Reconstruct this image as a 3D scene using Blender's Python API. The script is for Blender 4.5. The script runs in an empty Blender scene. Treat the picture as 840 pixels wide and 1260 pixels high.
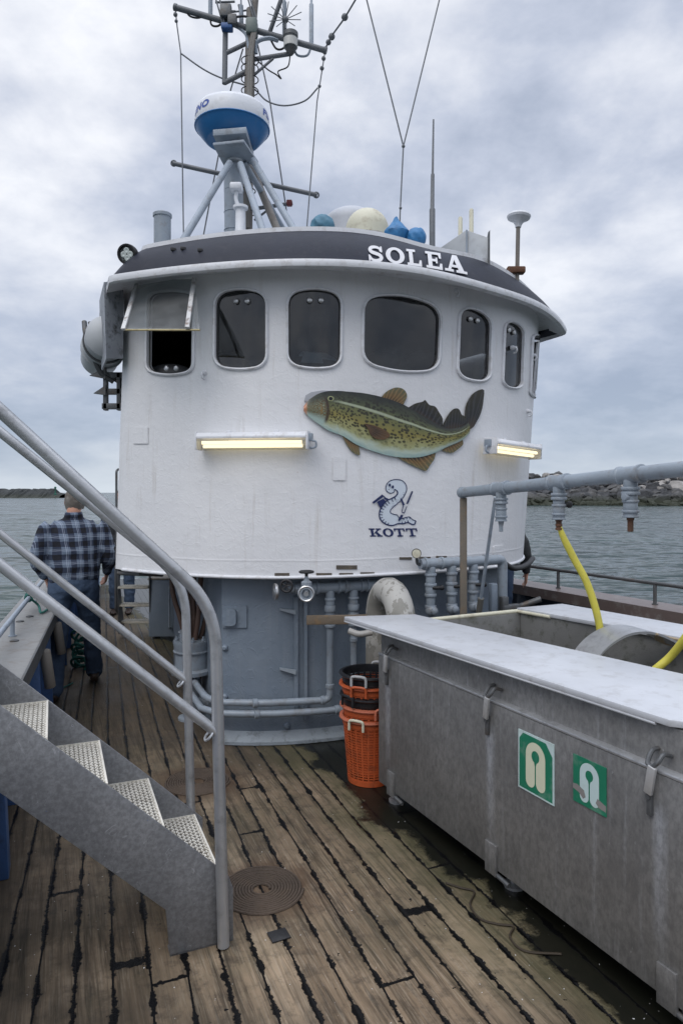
import bpy, bmesh, math, random
from mathutils import Vector, Matrix, noise
from mathutils.geometry import delaunay_2d_cdt
random.seed(7)
V = Vector
PI = math.pi
scene = bpy.context.scene
COL = scene.collection
EYE = 1.7          # camera height above the deck (m)
FPX = 840.0        # focal length in pixels of the 840x1260 photograph

# ---------------------------------------------------------------- camera, sky, sun, exposure
cam_d = bpy.data.cameras.new("camera")
cam = bpy.data.objects.new("camera", cam_d)
COL.objects.link(cam)
cam.location = (0, 0, EYE)
cam.rotation_euler = (PI / 2, 0, 0)
cam_d.sensor_width = 36
cam_d.lens = 24
cam_d.shift_y = -24 / 1260
cam_d.clip_start = 0.05
cam_d.clip_end = 20000
scene.camera = cam
scene.render.resolution_x = 682
scene.render.resolution_y = 1024
SUN_EL, SUN_AZ = math.radians(50), math.radians(205)     # azimuth clockwise from +Y
world = bpy.data.worlds.new("World")
scene.world = world
world.use_nodes = True
wt = world.node_tree
wt.nodes.clear()
def wn(t, **kw):
    n = wt.nodes.new(t)
    for k, v in kw.items():
        setattr(n, k, v)
    return n
def wmath(op, a, b=None, clamp=False):
    n = wn('ShaderNodeMath', operation=op, use_clamp=clamp)
    for i, q in enumerate((a, b)):
        if q is None: continue
        if isinstance(q, (int, float)): n.inputs[i].default_value = q
        else: wt.links.new(q, n.inputs[i])
    return n.outputs[0]
def wmix(f, a, b):
    n = wn('ShaderNodeMix', data_type='RGBA')
    for i, q in ((0, f), (6, a), (7, b)):
        if isinstance(q, (int, float, tuple)): n.inputs[i].default_value = q
        else: wt.links.new(q, n.inputs[i])
    return n.outputs[2]
tc = wn('ShaderNodeTexCoord')
sep = wn('ShaderNodeSeparateXYZ')
wt.links.new(tc.outputs['Generated'], sep.inputs[0])
zc = wmath('MAXIMUM', sep.outputs[2], 0.0)
zz = wmath('ADD', zc, 0.30)
px_ = wmath('DIVIDE', sep.outputs[0], zz)
py_ = wmath('DIVIDE', sep.outputs[1], zz)
comb = wn('ShaderNodeCombineXYZ')
wt.links.new(px_, comb.inputs[0]); wt.links.new(py_, comb.inputs[1])
def wnoise(scale, detail, rough, dist=0.0, off=(0, 0, 0)):
    m = wn('ShaderNodeMapping')
    m.inputs['Location'].default_value = off
    wt.links.new(comb.outputs[0], m.inputs[0])
    n = wn('ShaderNodeTexNoise')
    n.inputs['Scale'].default_value = scale
    n.inputs['Detail'].default_value = detail
    n.inputs['Roughness'].default_value = rough
    n.inputs['Distortion'].default_value = dist
    wt.links.new(m.outputs[0], n.inputs['Vector'])
    return n.outputs['Fac']
def wramp(fac, stops):
    r = wn('ShaderNodeValToRGB')
    e = r.color_ramp.elements
    while len(e) < len(stops): e.new(0.5)
    for i, (p, c) in enumerate(stops):
        e[i].position = p
        e[i].color = c
    wt.links.new(fac, r.inputs[0])
    return r.outputs[0]
c1 = wnoise(1.35, 7, 0.52, 0.15, (3.1, 0.4, 0))
c2 = wnoise(4.2, 8, 0.58, 0.1, (1.0, 7.0, 2))
cf = wmath('ADD', wmath('MULTIPLY', c1, 0.68), wmath('MULTIPLY', c2, 0.32))
cloud = wramp(cf, [(0.38, (.30, .345, .44, 1)), (0.46, (.44, .48, .575, 1)), (0.53, (.61, .635, .70, 1)), (0.61, (.80, .81, .84, 1))])
hz = wramp(zc, [(0.0, (.50, .56, .63, 1)), (0.045, (.34, .40, .49, 1)), (0.15, (.27, .325, .425, 1)), (0.32, (.43, .475, .57, 1))])
hf = wramp(zc, [(0.0, (.9, .9, .9, 1)), (0.07, (.62, .62, .62, 1)), (0.20, (.38, .38, .38, 1)), (0.42, (0, 0, 0, 1))])
sky_c = wmix(hf, cloud, hz)
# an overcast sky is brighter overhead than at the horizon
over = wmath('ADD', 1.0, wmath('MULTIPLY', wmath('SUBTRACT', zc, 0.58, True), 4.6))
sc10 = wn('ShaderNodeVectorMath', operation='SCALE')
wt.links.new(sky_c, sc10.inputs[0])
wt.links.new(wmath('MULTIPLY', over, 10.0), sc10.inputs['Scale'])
nish = wn('ShaderNodeTexSky', sky_type='NISHITA', sun_disc=False)
nish.sun_elevation = SUN_EL
nish.sun_rotation = SUN_AZ
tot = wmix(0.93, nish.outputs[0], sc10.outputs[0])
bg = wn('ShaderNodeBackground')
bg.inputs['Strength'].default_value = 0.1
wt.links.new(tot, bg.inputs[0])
wo = wn('ShaderNodeOutputWorld')
wt.links.new(bg.outputs[0], wo.inputs[0])
sun_d = bpy.data.lights.new("sun", 'SUN')
sun_d.energy = 0.8
sun_d.angle = math.radians(35)
sun_d.color = (1, .96, .9)
sun = bpy.data.objects.new("sun", sun_d)
COL.objects.link(sun)
sd = V((math.sin(SUN_AZ) * math.cos(SUN_EL), math.cos(SUN_AZ) * math.cos(SUN_EL), math.sin(SUN_EL)))
sun.rotation_euler = (-sd).to_track_quat('-Z', 'Y').to_euler()
sun.location = sd * 30
scene.view_settings.view_transform = 'Standard'
scene.view_settings.look = 'None'
scene.view_settings.exposure = 0.42
scene.view_settings.gamma = 1.0
scene.view_settings.use_curve_mapping = False

# ---------------------------------------------------------------- coordinates
TH = math.atan(355 / 840)                # the boat's axis is turned left of the camera's
CT, ST = math.cos(TH), math.sin(TH)
def SH(r, f, z=0.0):                     # boat axes (starboard, ahead, up) -> world
    return V((CT * r - ST * f, ST * r + CT * f, z))
def RF(p):
    return (CT * p[0] + ST * p[1], -ST * p[0] + CT * p[1])
FWD = V((-ST, CT, 0)); STB = V((CT, ST, 0)); UP = V((0, 0, 1))
def at(px, py, Y):                       # point seen at (px, py) at distance Y
    return V(((px - 420) / FPX * Y, Y, EYE + (606 - py) / FPX * Y))
def deck_at(px, py):
    return at(px, py, EYE * FPX / (py - 606))

# ---------------------------------------------------------------- mesh helpers
def newbm(): return bmesh.new()
def wloc(o):
    p = V((0, 0, 0))
    while o is not None:
        p += o.location
        o = o.parent
    return p
def fin(name, bm, mat, parent=None, local=False, smooth=True, ang=38, weld=False):
    """link bm (world coordinates unless local) as ONE mesh object"""
    if weld: bmesh.ops.remove_doubles(bm, verts=bm.verts, dist=1e-5)
    me = bpy.data.meshes.new(name)
    if parent is not None and not local:
        off = wloc(parent)
        for v in bm.verts: v.co -= off
    bm.to_mesh(me); bm.free()
    if smooth:
        for p in me.polygons: p.use_smooth = True
        me.set_sharp_from_angle(angle=math.radians(ang))
    mats = mat if isinstance(mat, (list, tuple)) else [mat]
    for m in mats: me.materials.append(m)
    o = bpy.data.objects.new(name, me)
    COL.objects.link(o)
    if parent is not None: o.parent = parent
    return o
def tag(o, label=None, cat=None, group=None, kind=None):
    if label: o['label'] = label
    if cat: o['category'] = cat
    if group: o['group'] = group
    if kind: o['kind'] = kind
    return o
def thing(name, label, cat, loc=(0, 0, 0), group=None, rz=0.0):
    o = bpy.data.objects.new(name, None)
    o.empty_display_size = 0.1
    COL.objects.link(o)
    o.location = loc
    o.rotation_euler = (0, 0, rz)
    return tag(o, label, cat, group)
def solo(name, bm, mat, label, cat, group=None, origin=None, **kw):
    """a thing that is one mesh, its origin at its base"""
    if origin is None:
        xs = [v.co for v in bm.verts]
        lo = min(p.z for p in xs)
        origin = V((sum(p.x for p in xs) / len(xs), sum(p.y for p in xs) / len(xs), lo))
    origin = V(origin)
    for v in bm.verts: v.co -= origin
    o = fin(name, bm, mat, **kw)
    o.location = origin
    return tag(o, label, cat, group)
def copy_tree(o, parent=None):
    c = o.copy()
    COL.objects.link(c)
    if parent is not None: c.parent = parent
    for ch in list(o.children): copy_tree(ch, c)
    return c

def box(bm, c, size, ax=None, bev=0.0, seg=2):
    c = V(c); hx, hy, hz_ = (s / 2 for s in size)
    if ax is None: ax = (V((1, 0, 0)), V((0, 1, 0)), V((0, 0, 1)))
    vs = [bm.verts.new(c + ax[0] * (sx * hx) + ax[1] * (sy * hy) + ax[2] * (sz * hz_))
          for sz in (-1, 1) for sy in (-1, 1) for sx in (-1, 1)]
    fs = [bm.faces.new([vs[i] for i in q]) for q in ((0, 2, 3, 1), (4, 5, 7, 6), (0, 1, 5, 4), (2, 6, 7, 3), (0, 4, 6, 2), (1, 3, 7, 5))]
    if ax[0].cross(ax[1]).dot(ax[2]) < 0:
        for f in fs: f.normal_flip()
    if bev > 0:
        es = list({e for f in fs for e in f.edges})
        bmesh.ops.bevel(bm, geom=es, offset=bev, segments=seg, affect='EDGES', profile=0.5)
SAX = (STB, FWD, UP)
def prism(bm, pts, vec, bev=0.0):
    """polygon pts (3D) extruded by vec"""
    vec = V(vec)
    a = [bm.verts.new(V(p)) for p in pts]
    b = [bm.verts.new(V(p) + vec) for p in pts]
    fs = [bm.faces.new(a), bm.faces.new(b[::-1])]
    n = len(a)
    for i in range(n):
        fs.append(bm.faces.new((a[i], b[i], b[(i + 1) % n], a[(i + 1) % n])))
    bmesh.ops.recalc_face_normals(bm, faces=fs)
    if bev > 0:
        es = list({e for f in fs for e in f.edges})
        bmesh.ops.bevel(bm, geom=es, offset=bev, segments=2, affect='EDGES', profile=0.5)
def tube(bm, pts, r, n=12, caps=True, closed=False):
    pts = [V(p) for p in pts]
    m = len(pts)
    rs = r if isinstance(r, (list, tuple)) else [r] * m
    tang = []
    for i in range(m):
        if closed: t = pts[(i + 1) % m] - pts[i - 1]
        else: t = pts[min(i + 1, m - 1)] - pts[max(i - 1, 0)]
        if t.length < 1e-9: t = V((0, 0, 1))
        tang.append(t.normalized())
    t0 = tang[0]
    ref = V((0, 0, 1)) if abs(t0.z) < 0.9 else V((1, 0, 0))
    u = t0.cross(ref).normalized()
    rings = []
    for i in range(m):
        t = tang[i]
        u = (u - t * u.dot(t))
        if u.length < 1e-6: u = t.orthogonal()
        u.normalize()
        w = t.cross(u)
        rings.append([bm.verts.new(pts[i] + (u * math.cos(2 * PI * k / n) + w * math.sin(2 * PI * k / n)) * rs[i]) for k in range(n)])
    for i in range(m if closed else m - 1):
        a, b = rings[i], rings[(i + 1) % m]
        for k in range(n):
            bm.faces.new((a[k], a[(k + 1) % n], b[(k + 1) % n], b[k]))
    if caps and not closed:
        bm.faces.new(rings[0][::-1]); bm.faces.new(rings[-1])
def lathe(bm, origin, axis, prof, n=20):
    """prof = [(h, r), ...] along axis"""
    origin = V(origin); axis = V(axis).normalized()
    tube_pts = [origin + axis * h for h, r in prof]
    u = axis.orthogonal().normalized(); w = axis.cross(u)
    rings = [[bm.verts.new(p + (u * math.cos(2 * PI * k / n) + w * math.sin(2 * PI * k / n)) * max(r, 1e-4)) for k in range(n)]
             for p, (h, r) in zip(tube_pts, prof)]
    for a, b in zip(rings, rings[1:]):
        for k in range(n): bm.faces.new((a[k], a[(k + 1) % n], b[(k + 1) % n], b[k]))
    bm.faces.new(rings[0][::-1]); bm.faces.new(rings[-1])
def cr(pts, k=6):
    """Catmull-Rom through pts (any dimension)"""
    P = [V(p) for p in pts]
    out = []
    for i in range(len(P) - 1):
        p0 = P[i - 1] if i > 0 else P[i] * 2 - P[i + 1]
        p1, p2 = P[i], P[i + 1]
        p3 = P[i + 2] if i + 2 < len(P) else P[i + 1] * 2 - P[i]
        for j in range(k):
            t = j / k
            out.append(0.5 * ((2 * p1) + (p2 - p0) * t + (2 * p0 - 5 * p1 + 4 * p2 - p3) * t * t + (3 * p1 - p0 - 3 * p2 + p3) * t ** 3))
    out.append(P[-1])
    return out
def bend(pts, rad, k=6):
    """polyline with rounded corners"""
    P = [V(p) for p in pts]
    out = [P[0]]
    for i in range(1, len(P) - 1):
        a, b, c = P[i - 1], P[i], P[i + 1]
        d1, d2 = (a - b), (c - b)
        q = min(rad, d1.length * .48, d2.length * .48)
        s, e = b + d1.normalized() * q, b + d2.normalized() * q
        for j in range(k + 1):
            t = j / k
            out.append((s * (1 - t) + b * t) * (1 - t) + (b * (1 - t) + e * t) * t)
    out.append(P[-1])
    return out
def torus(bm, c, axis, R, r, n=24, m=8, a0=0, a1=2 * PI):
    axis = V(axis).normalized(); u = axis.orthogonal().normalized(); w = axis.cross(u)
    full = abs(a1 - a0 - 2 * PI) < 1e-6
    pts = [V(c) + (u * math.cos(a0 + (a1 - a0) * i / n) + w * math.sin(a0 + (a1 - a0) * i / n)) * R for i in range(n if full else n + 1)]
    tube(bm, pts, r, m, closed=full)
def ball(bm, c, r, sx=1, sy=1, sz=1, seg=20, ring=12):
    q = bmesh.ops.create_uvsphere(bm, u_segments=seg, v_segments=ring, radius=r)
    for v in q['verts']: v.co = V((v.co.x * sx, v.co.y * sy, v.co.z * sz)) + V(c)

# ---------------------------------------------------------------- materials
class NT:
    def __init__(s, name):
        s.m = bpy.data.materials.new(name); s.m.use_nodes = True
        s.t = s.m.node_tree; s.t.nodes.clear()
        s.out = s.t.nodes.new('ShaderNodeOutputMaterial')
        s.tc = s.t.nodes.new('ShaderNodeTexCoord')
    def n(s, t, **kw):
        q = s.t.nodes.new(t)
        for k, v in kw.items(): setattr(q, k, v)
        return q
    def set(s, sock, v):
        if isinstance(v, bpy.types.NodeSocket): s.t.links.new(v, sock)
        elif v is not None:
            if isinstance(v, tuple) and len(v) == 3 and sock.type == 'RGBA': v = (*v, 1)
            sock.default_value = v
    def math(s, op, a, b=None, c=None, clamp=False):
        q = s.n('ShaderNodeMath', operation=op, use_clamp=clamp)
        for i, x in enumerate((a, b, c)): s.set(q.inputs[i], x)
        return q.outputs[0]
    def mix(s, f, a, b, mode='MIX'):
        q = s.n('ShaderNodeMix', data_type='RGBA', blend_type=mode)
        s.set(q.inputs[0], f); s.set(q.inputs[6], a); s.set(q.inputs[7], b)
        return q.outputs[2]
    def map(s, scale=(1, 1, 1), loc=(0, 0, 0), rot=(0, 0, 0), src=None):
        q = s.n('ShaderNodeMapping')
        s.set(q.inputs[0], src or s.tc.outputs['Object'])
        q.inputs['Scale'].default_value = scale; q.inputs['Location'].default_value = loc; q.inputs['Rotation'].default_value = rot
        return q.outputs[0]
    def noise(s, scale, detail=4, rough=.55, vec=None, dist=0.0):
        q = s.n('ShaderNodeTexNoise')
        s.set(q.inputs['Vector'], vec or s.tc.outputs['Object'])
        q.inputs['Scale'].default_value = scale; q.inputs['Detail'].default_value = detail
        q.inputs['Roughness'].default_value = rough; q.inputs['Distortion'].default_value = dist
        return q.outputs['Fac']
    def vor(s, scale, vec=None, feature='F1', out='Distance'):
        q = s.n('ShaderNodeTexVoronoi', feature=feature)
        s.set(q.inputs['Vector'], vec or s.tc.outputs['Object'])
        q.inputs['Scale'].default_value = scale
        return q.outputs[out]
    def ramp(s, f, stops, interp='LINEAR'):
        q = s.n('ShaderNodeValToRGB'); s.set(q.inputs[0], f)
        q.color_ramp.interpolation = interp
        e = q.color_ramp.elements
        while len(e) < len(stops): e.new(.5)
        for i, (p, c) in enumerate(stops):
            e[i].position = p
            e[i].color = (c, c, c, 1) if isinstance(c, (int, float)) else (*c, 1) if len(c) == 3 else c
        return q.outputs[0]
    def bump(s, h, strength=.3, dist=.01):
        q = s.n('ShaderNodeBump'); s.set(q.inputs['Height'], h)
        q.inputs['Strength'].default_value = strength; q.inputs['Distance'].default_value = dist
        return q.outputs[0]
    def bsdf(s, color, rough=.6, metal=0.0, normal=None, spec=None, **kw):
        q = s.n('ShaderNodeBsdfPrincipled')
        s.set(q.inputs['Base Color'], color); s.set(q.inputs['Roughness'], rough); s.set(q.inputs['Metallic'], metal)
        if normal is not None: s.set(q.inputs['Normal'], normal)
        if spec is not None: s.set(q.inputs['Specular IOR Level'], spec)
        for k, v in kw.items(): s.set(q.inputs[k], v)
        s.t.links.new(q.outputs[0], s.out.inputs[0])
        return s.m
_M = {}
def paint(name, col, rough=.5, var=.12, dirt=None, dirt_amt=.25, bscale=25, bump=.12, metal=0.0, fine=160, bdist=.01):
    """weathered paint or plain solid: uneven tone, dirt patches, small surface relief"""
    if name in _M: return _M[name]
    s = NT(name)
    big = s.noise(2.3, 5, .6)
    med = s.noise(14, 6, .65)
    dk = tuple(c * (1 - var) for c in col); lt = tuple(min(1, c * (1 + var)) for c in col)
    c = s.mix(s.ramp(big, [(.3, 0.0), (.7, 1.0)]), dk, lt)
    if dirt:
        c = s.mix(s.math('MULTIPLY', s.ramp(med, [(.52, 0.0), (.7, 1.0)]), dirt_amt), c, dirt)
    rr = s.math('ADD', rough - .08, s.math('MULTIPLY', med, .16))
    h = s.math('ADD', s.noise(bscale, 4, .6), s.math('MULTIPLY', s.noise(fine, 3, .6), .25))
    _M[name] = s.bsdf(c, rr, metal, s.bump(h, bump, bdist))
    return _M[name]

def white_hull():
    s = NT('white hull paint')
    big = s.noise(1.7, 6, .6)
    c = s.mix(s.ramp(big, [(.3, 0.0), (.7, 1.0)]), (.67, .675, .695), (.75, .752, .765))
    # dirt runs: noise stretched vertically
    run = s.noise(1.0, 6, .65, s.map((26, 26, 1.6)))
    patch = s.noise(2.2, 3, .5, s.map((1, 1, 1), (5, 2, 1)))
    c = s.mix(s.math('MULTIPLY', s.ramp(run, [(.55, 0.0), (.78, 1.0)]), s.math('MULTIPLY', s.ramp(patch, [(.40, 0.0), (.62, 1.0)]), .62)), c, (.40, .36, .31))
    spk = s.ramp(s.noise(38, 5, .75), [(.67, 0.0), (.71, 1.0)])
    szp = s.n('ShaderNodeSeparateXYZ'); s.set(szp.inputs[0], s.tc.outputs['Object'])
    weld = s.ramp(s.math('ABSOLUTE', s.math('SUBTRACT', s.math('ADD', szp.outputs[2], s.math('MULTIPLY', big, .02)), 1.265)), [(0.0, 1.0), (.010, 0.0)])
    c = s.mix(s.math('MULTIPLY', spk, .45), c, (.30, .24, .19))
    lump = s.noise(9, 3, .5, s.map((1, 1, 1.6)))
    chips = s.ramp(s.noise(34, 3, .6), [(.5, 0.0), (.62, 1.0)])
    cr_ = s.math('ABSOLUTE', s.math('SUBTRACT', s.noise(6.5, 2, .5, dist=1.2), .5))
    wr = s.ramp(cr_, [(0.0, 1.0), (.018, 0.0)])
    h = s.math('ADD', s.math('MULTIPLY', lump, 1.0), s.math('ADD', s.math('MULTIPLY', chips, .16), s.math('ADD', s.math('MULTIPLY', wr, .20), s.math('MULTIPLY', weld, .5))))
    return s.bsdf(c, s.math('ADD', .36, s.math('MULTIPLY', big, .2)), 0, s.bump(h, .24, .012))
WHITE = white_hull()
def grey_hull():
    s = NT('grey hull paint')
    big = s.noise(2.0, 6, .6)
    c = s.mix(s.ramp(big, [(.3, 0.0), (.7, 1.0)]), (.150, .190, .240), (.21, .25, .30))
    c = s.mix(s.math('MULTIPLY', s.ramp(s.noise(30, 5, .75), [(.66, 0.0), (.72, 1.0)]), .5), c, (.08, .07, .06))
    run = s.noise(1.0, 5, .6, s.map((22, 22, 1.5)))
    c = s.mix(s.math('MULTIPLY', s.ramp(run, [(.5, 0.0), (.75, 1.0)]), .35), c, (.26, .29, .32))
    cr_ = s.math('ABSOLUTE', s.math('SUBTRACT', s.noise(8, 2, .5, dist=1.4), .5))
    wr = s.ramp(cr_, [(0.0, 1.0), (.03, 0.0)])
    h = s.math('ADD', s.noise(13, 4, .55), s.math('MULTIPLY', wr, .3))
    return s.bsdf(c, s.math('ADD', .34, s.math('MULTIPLY', big, .2)), 0, s.bump(h, .30, .014))
GREYH = grey_hull()
PIPE = paint('grey pipe paint', (.25, .29, .335), .42, .14, (.14, .11, .08), .5, 30, .22)
WTRIM = paint('white trim paint', (.70, .71, .74), .42, .08, (.34, .30, .26), .45, 40, .2)
NAVY = paint('navy band paint', (.009, .012, .024), .5, .2, (.05, .05, .06), .3, 20, .15)
NAVY.node_tree.nodes['Principled BSDF'].inputs['Specular IOR Level'].default_value = .22
NAVYL = paint('navy lettering paint', (.012, .022, .09), .5, .1, None, 0, 60, .1)
LETW = paint('white lettering paint', (.60, .60, .62), .5, .05, (.5, .5, .5), .2, 60, .1)
BLACK = paint('black rubber', (.014, .014, .016), .6, .25, (.05, .05, .05), .4, 50, .2)
STEELD = paint('dark weathered steel', (.10, .105, .11), .5, .25, (.12, .075, .04), .5, 40, .25, .35)
GREYS = paint('light grey mast paint', (.27, .315, .37), .45, .14, (.13, .11, .09), .4, 40, .2)
RUST = paint('rusty iron', (.12, .055, .03), .8, .3, (.05, .03, .02), .6, 60, .5)
BROWNW = paint('brown stained timber', (.16, .125, .09), .75, .25, (.30, .17, .06), .5, 40, .4)
CHROME = paint('worn chrome', (.5, .5, .5), .3, .1, (.25, .25, .25), .4, 40, .1, .85)
BLUEP = paint('blue bulwark paint', (.045, .10, .235), .5, .22, (.03, .04, .06), .5, 30, .3)
CREAM = paint('aged cream plastic', (.58, .56, .44), .5, .08, (.25, .19, .12), .5, 30, .15)
WPLAST = paint('white plastic', (.66, .68, .72), .4, .06, (.4, .4, .4), .3, 30, .08)

def glass_mat():
    s = NT('window glass')
    fr = s.n('ShaderNodeFresnel'); fr.inputs[0].default_value = 1.52
    tr = s.n('ShaderNodeBsdfTransparent'); tr.inputs[0].default_value = (.34, .38, .42, 1)
    gl = s.n('ShaderNodeBsdfGlossy'); gl.inputs['Roughness'].default_value = .03
    h = s.noise(3, 2, .5)
    b = s.bump(h, .12, .02)
    s.t.links.new(b, gl.inputs['Normal'])
    mx = s.n('ShaderNodeMixShader')
    s.t.links.new(s.math('MULTIPLY', fr.outputs[0], 1.7, clamp=True), mx.inputs[0])
    s.t.links.new(tr.outputs[0], mx.inputs[1]); s.t.links.new(gl.outputs[0], mx.inputs[2])
    df = s.n('ShaderNodeBsdfDiffuse'); df.inputs[0].default_value = (.22, .24, .26, 1)
    m2 = s.n('ShaderNodeMixShader')
    s.t.links.new(s.math('ADD', .015, s.math('MULTIPLY', s.ramp(s.noise(5, 6, .7), [(.46, 0.0), (.8, 1.0)]), .16)), m2.inputs[0])
    s.t.links.new(mx.outputs[0], m2.inputs[1]); s.t.links.new(df.outputs[0], m2.inputs[2])
    s.t.links.new(m2.outputs[0], s.out.inputs[0])
    return s.m
GLASS = glass_mat()

# ---------------------------------------------------------------- surfaces one can draw on
def newton(S, px, py, g, dom=None):
    """parameters (a, b) of the surface point of S seen at (px, py)"""
    a, b = g
    def proj(a, b):
        p = S(a, b)
        return 420 + FPX * p.x / p.y, 606 - FPX * (p.z - EYE) / p.y
    e = 1e-4
    for _ in range(30):
        x, y = proj(a, b)
        fx, fy = px - x, py - y
        if abs(fx) + abs(fy) < 1e-3: break
        xa, ya = proj(a + e, b); xb, yb = proj(a, b + e)
        j11, j21, j12, j22 = (xa - x) / e, (ya - y) / e, (xb - x) / e, (yb - y) / e
        D = j11 * j22 - j12 * j21
        if abs(D) < 1e-6: break
        da = (fx * j22 - fy * j12) / D; db = (j11 * fy - j21 * fx) / D
        k = min(1, .35 / max(abs(da), abs(db), 1e-9))
        a += da * k; b += db * k
        if dom: a = min(max(a, dom[0]), dom[1])
    return a, b
def normal(S, a, b, e=1e-3):
    n = (S(a + e, b) - S(a - e, b)).cross(S(a, b + e) - S(a, b - e)).normalized()
    p = S(a, b)
    return n if n.dot(V((0, 0, 1.7)) - p) > 0 else -n
def triangulate(loops, step, holes=()):
    """2D polygon(s) -> verts, tris with inner points about step apart"""
    co, ed = [], []
    for lp in list(loops) + list(holes):
        k = len(co)
        co += [V((p[0], p[1])) for p in lp]
        ed += [(k + i, k + (i + 1) % len(lp)) for i in range(len(lp))]
    xs = [c[0] for c in co]; ys = [c[1] for c in co]
    def inside(p, lp):
        c = False; j = len(lp) - 1
        for i in range(len(lp)):
            xi, yi = lp[i][0], lp[i][1]; xj, yj = lp[j][0], lp[j][1]
            if (yi > p[1]) != (yj > p[1]) and p[0] < (xj - xi) * (p[1] - yi) / (yj - yi) + xi: c = not c
            j = i
        return c
    def ok(p): return any(inside(p, l) for l in loops) and not any(inside(p, l) for l in holes)
    if step:
        y = min(ys) + step / 2
        while y < max(ys):
            x = min(xs) + step / 2
            while x < max(xs):
                if ok((x, y)): co.append(V((x, y)))
                x += step
            y += step
    vo, eo, fo, _, _, _ = delaunay_2d_cdt(co, ed, [], 0, 1e-6)
    tr = [f for f in fo if ok((sum(vo[i][0] for i in f) / 3, sum(vo[i][1] for i in f) / 3))]
    return vo, tr
def dense(lp, d):
    out = []
    for i in range(len(lp)):
        a, b = V(lp[i][:2]), V(lp[(i + 1) % len(lp)][:2])
        n = max(1, int((b - a).length / d))
        out += [a + (b - a) * (k / n) for k in range(n)]
    return out
def decal(bm, S, g, polys, off=.002, step=6, th=0.0, dom=None, uv=None):
    """flat shapes given where they are seen, laid on the surface S a little proud of it"""
    for i, lp in enumerate(polys):
        lp = dense(lp, step)
        vo, tr = triangulate([lp], step)
        o = off + i * .00025
        top = []; low = []
        ga = g
        for p in vo:
            ab = newton(S, p[0], p[1], g, dom)
            P = S(*ab); N = normal(S, *ab)
            top.append(bm.verts.new(P + N * (o + th)))
            if th: low.append(bm.verts.new(P + N * o))
        for f in tr:
            q = bm.faces.new([top[k] for k in f])
            q.normal_update()
            if q.normal.dot(V((0, 0, EYE)) - q.calc_center_median()) < 0: q.normal_flip()
        if th:
            from collections import Counter
            ce = Counter()
            for f in tr:
                for k in range(3): ce[tuple(sorted((f[k], f[(k + 1) % 3])))] += 1
            for (x, y), c in ce.items():
                if c == 1: bm.faces.new((top[x], top[y], low[y], low[x]))
def ribbon(pts, w):
    """a stroke: polyline -> polygon of width w (w may be a list)"""
    P = [V(p[:2]) for p in pts]; L, R = [], []
    for i, p in enumerate(P):
        t = (P[min(i + 1, len(P) - 1)] - P[max(i - 1, 0)]).normalized()
        nrm = V((-t.y, t.x)); ww = (w[i] if isinstance(w, (list, tuple)) else w) / 2
        L.append(p + nrm * ww); R.append(p - nrm * ww)
    return L + R[::-1]
def cr2(pts, k=6): return [V((p.x, p.y)) for p in cr([(a[0], a[1], 0) for a in pts], k)]

# ================================================================ SETTING
# sea
s = NT('harbour water')
pos = s.map((1, 1, 1))
w1 = s.noise(1.0, 3, .5, s.map((.35, .8, 1), rot=(0, 0, .35)), .3)
w2 = s.noise(1.0, 4, .6, s.map((1.5, 3.4, 1), rot=(0, 0, .2)), .4)
w3 = s.noise(1.0, 2, .5, s.map((.05, .16, 1)))
h = s.math('ADD', s.math('MULTIPLY', w1, .55), s.math('MULTIPLY', w2, .32))
wc = s.mix(s.ramp(w3, [(.35, 0.0), (.65, 1.0)]), (.016, .032, .030), (.030, .052, .048))
def nvec(scale, detail, amp, mp, rz):
    q = s.n('ShaderNodeTexNoise'); s.set(q.inputs['Vector'], s.map(mp, rot=(0, 0, rz)))
    q.inputs['Scale'].default_value = scale; q.inputs['Detail'].default_value = detail; q.inputs['Roughness'].default_value = .6; q.inputs['Distortion'].default_value = .3
    a = s.n('ShaderNodeVectorMath', operation='SUBTRACT'); s.set(a.inputs[0], q.outputs['Color']); a.inputs[1].default_value = (.5, .5, .5)
    b = s.n('ShaderNodeVectorMath', operation='MULTIPLY'); s.set(b.inputs[0], a.outputs[0]); b.inputs[1].default_value = amp
    return b.outputs[0]
va = s.n('ShaderNodeVectorMath', operation='ADD'); s.set(va.inputs[0], nvec(1.0, 3, (.75, 1.1, 0), (.30, .75, 1), .3)); s.set(va.inputs[1], nvec(1.0, 4, (.8, 1.2, 0), (1.5, 3.6, 1), .15))
vb = s.n('ShaderNodeVectorMath', operation='ADD'); s.set(vb.inputs[0], va.outputs[0]); vb.inputs[1].default_value = (0, -.10, 1)
vc = s.n('ShaderNodeVectorMath', operation='NORMALIZE'); s.set(vc.inputs[0], vb.outputs[0])
WATER = s.bsdf(wc, .14, 0, vc.outputs[0], IOR=1.33)
bm = newbm()
R_ = 9000
vs = [bm.verts.new((x, y, -1.1)) for x, y in ((-R_, -R_), (R_, -R_), (R_, R_), (-R_, R_))]
bm.faces.new(vs)
tag(fin('water', bm, WATER, smooth=False), kind='structure')

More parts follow.
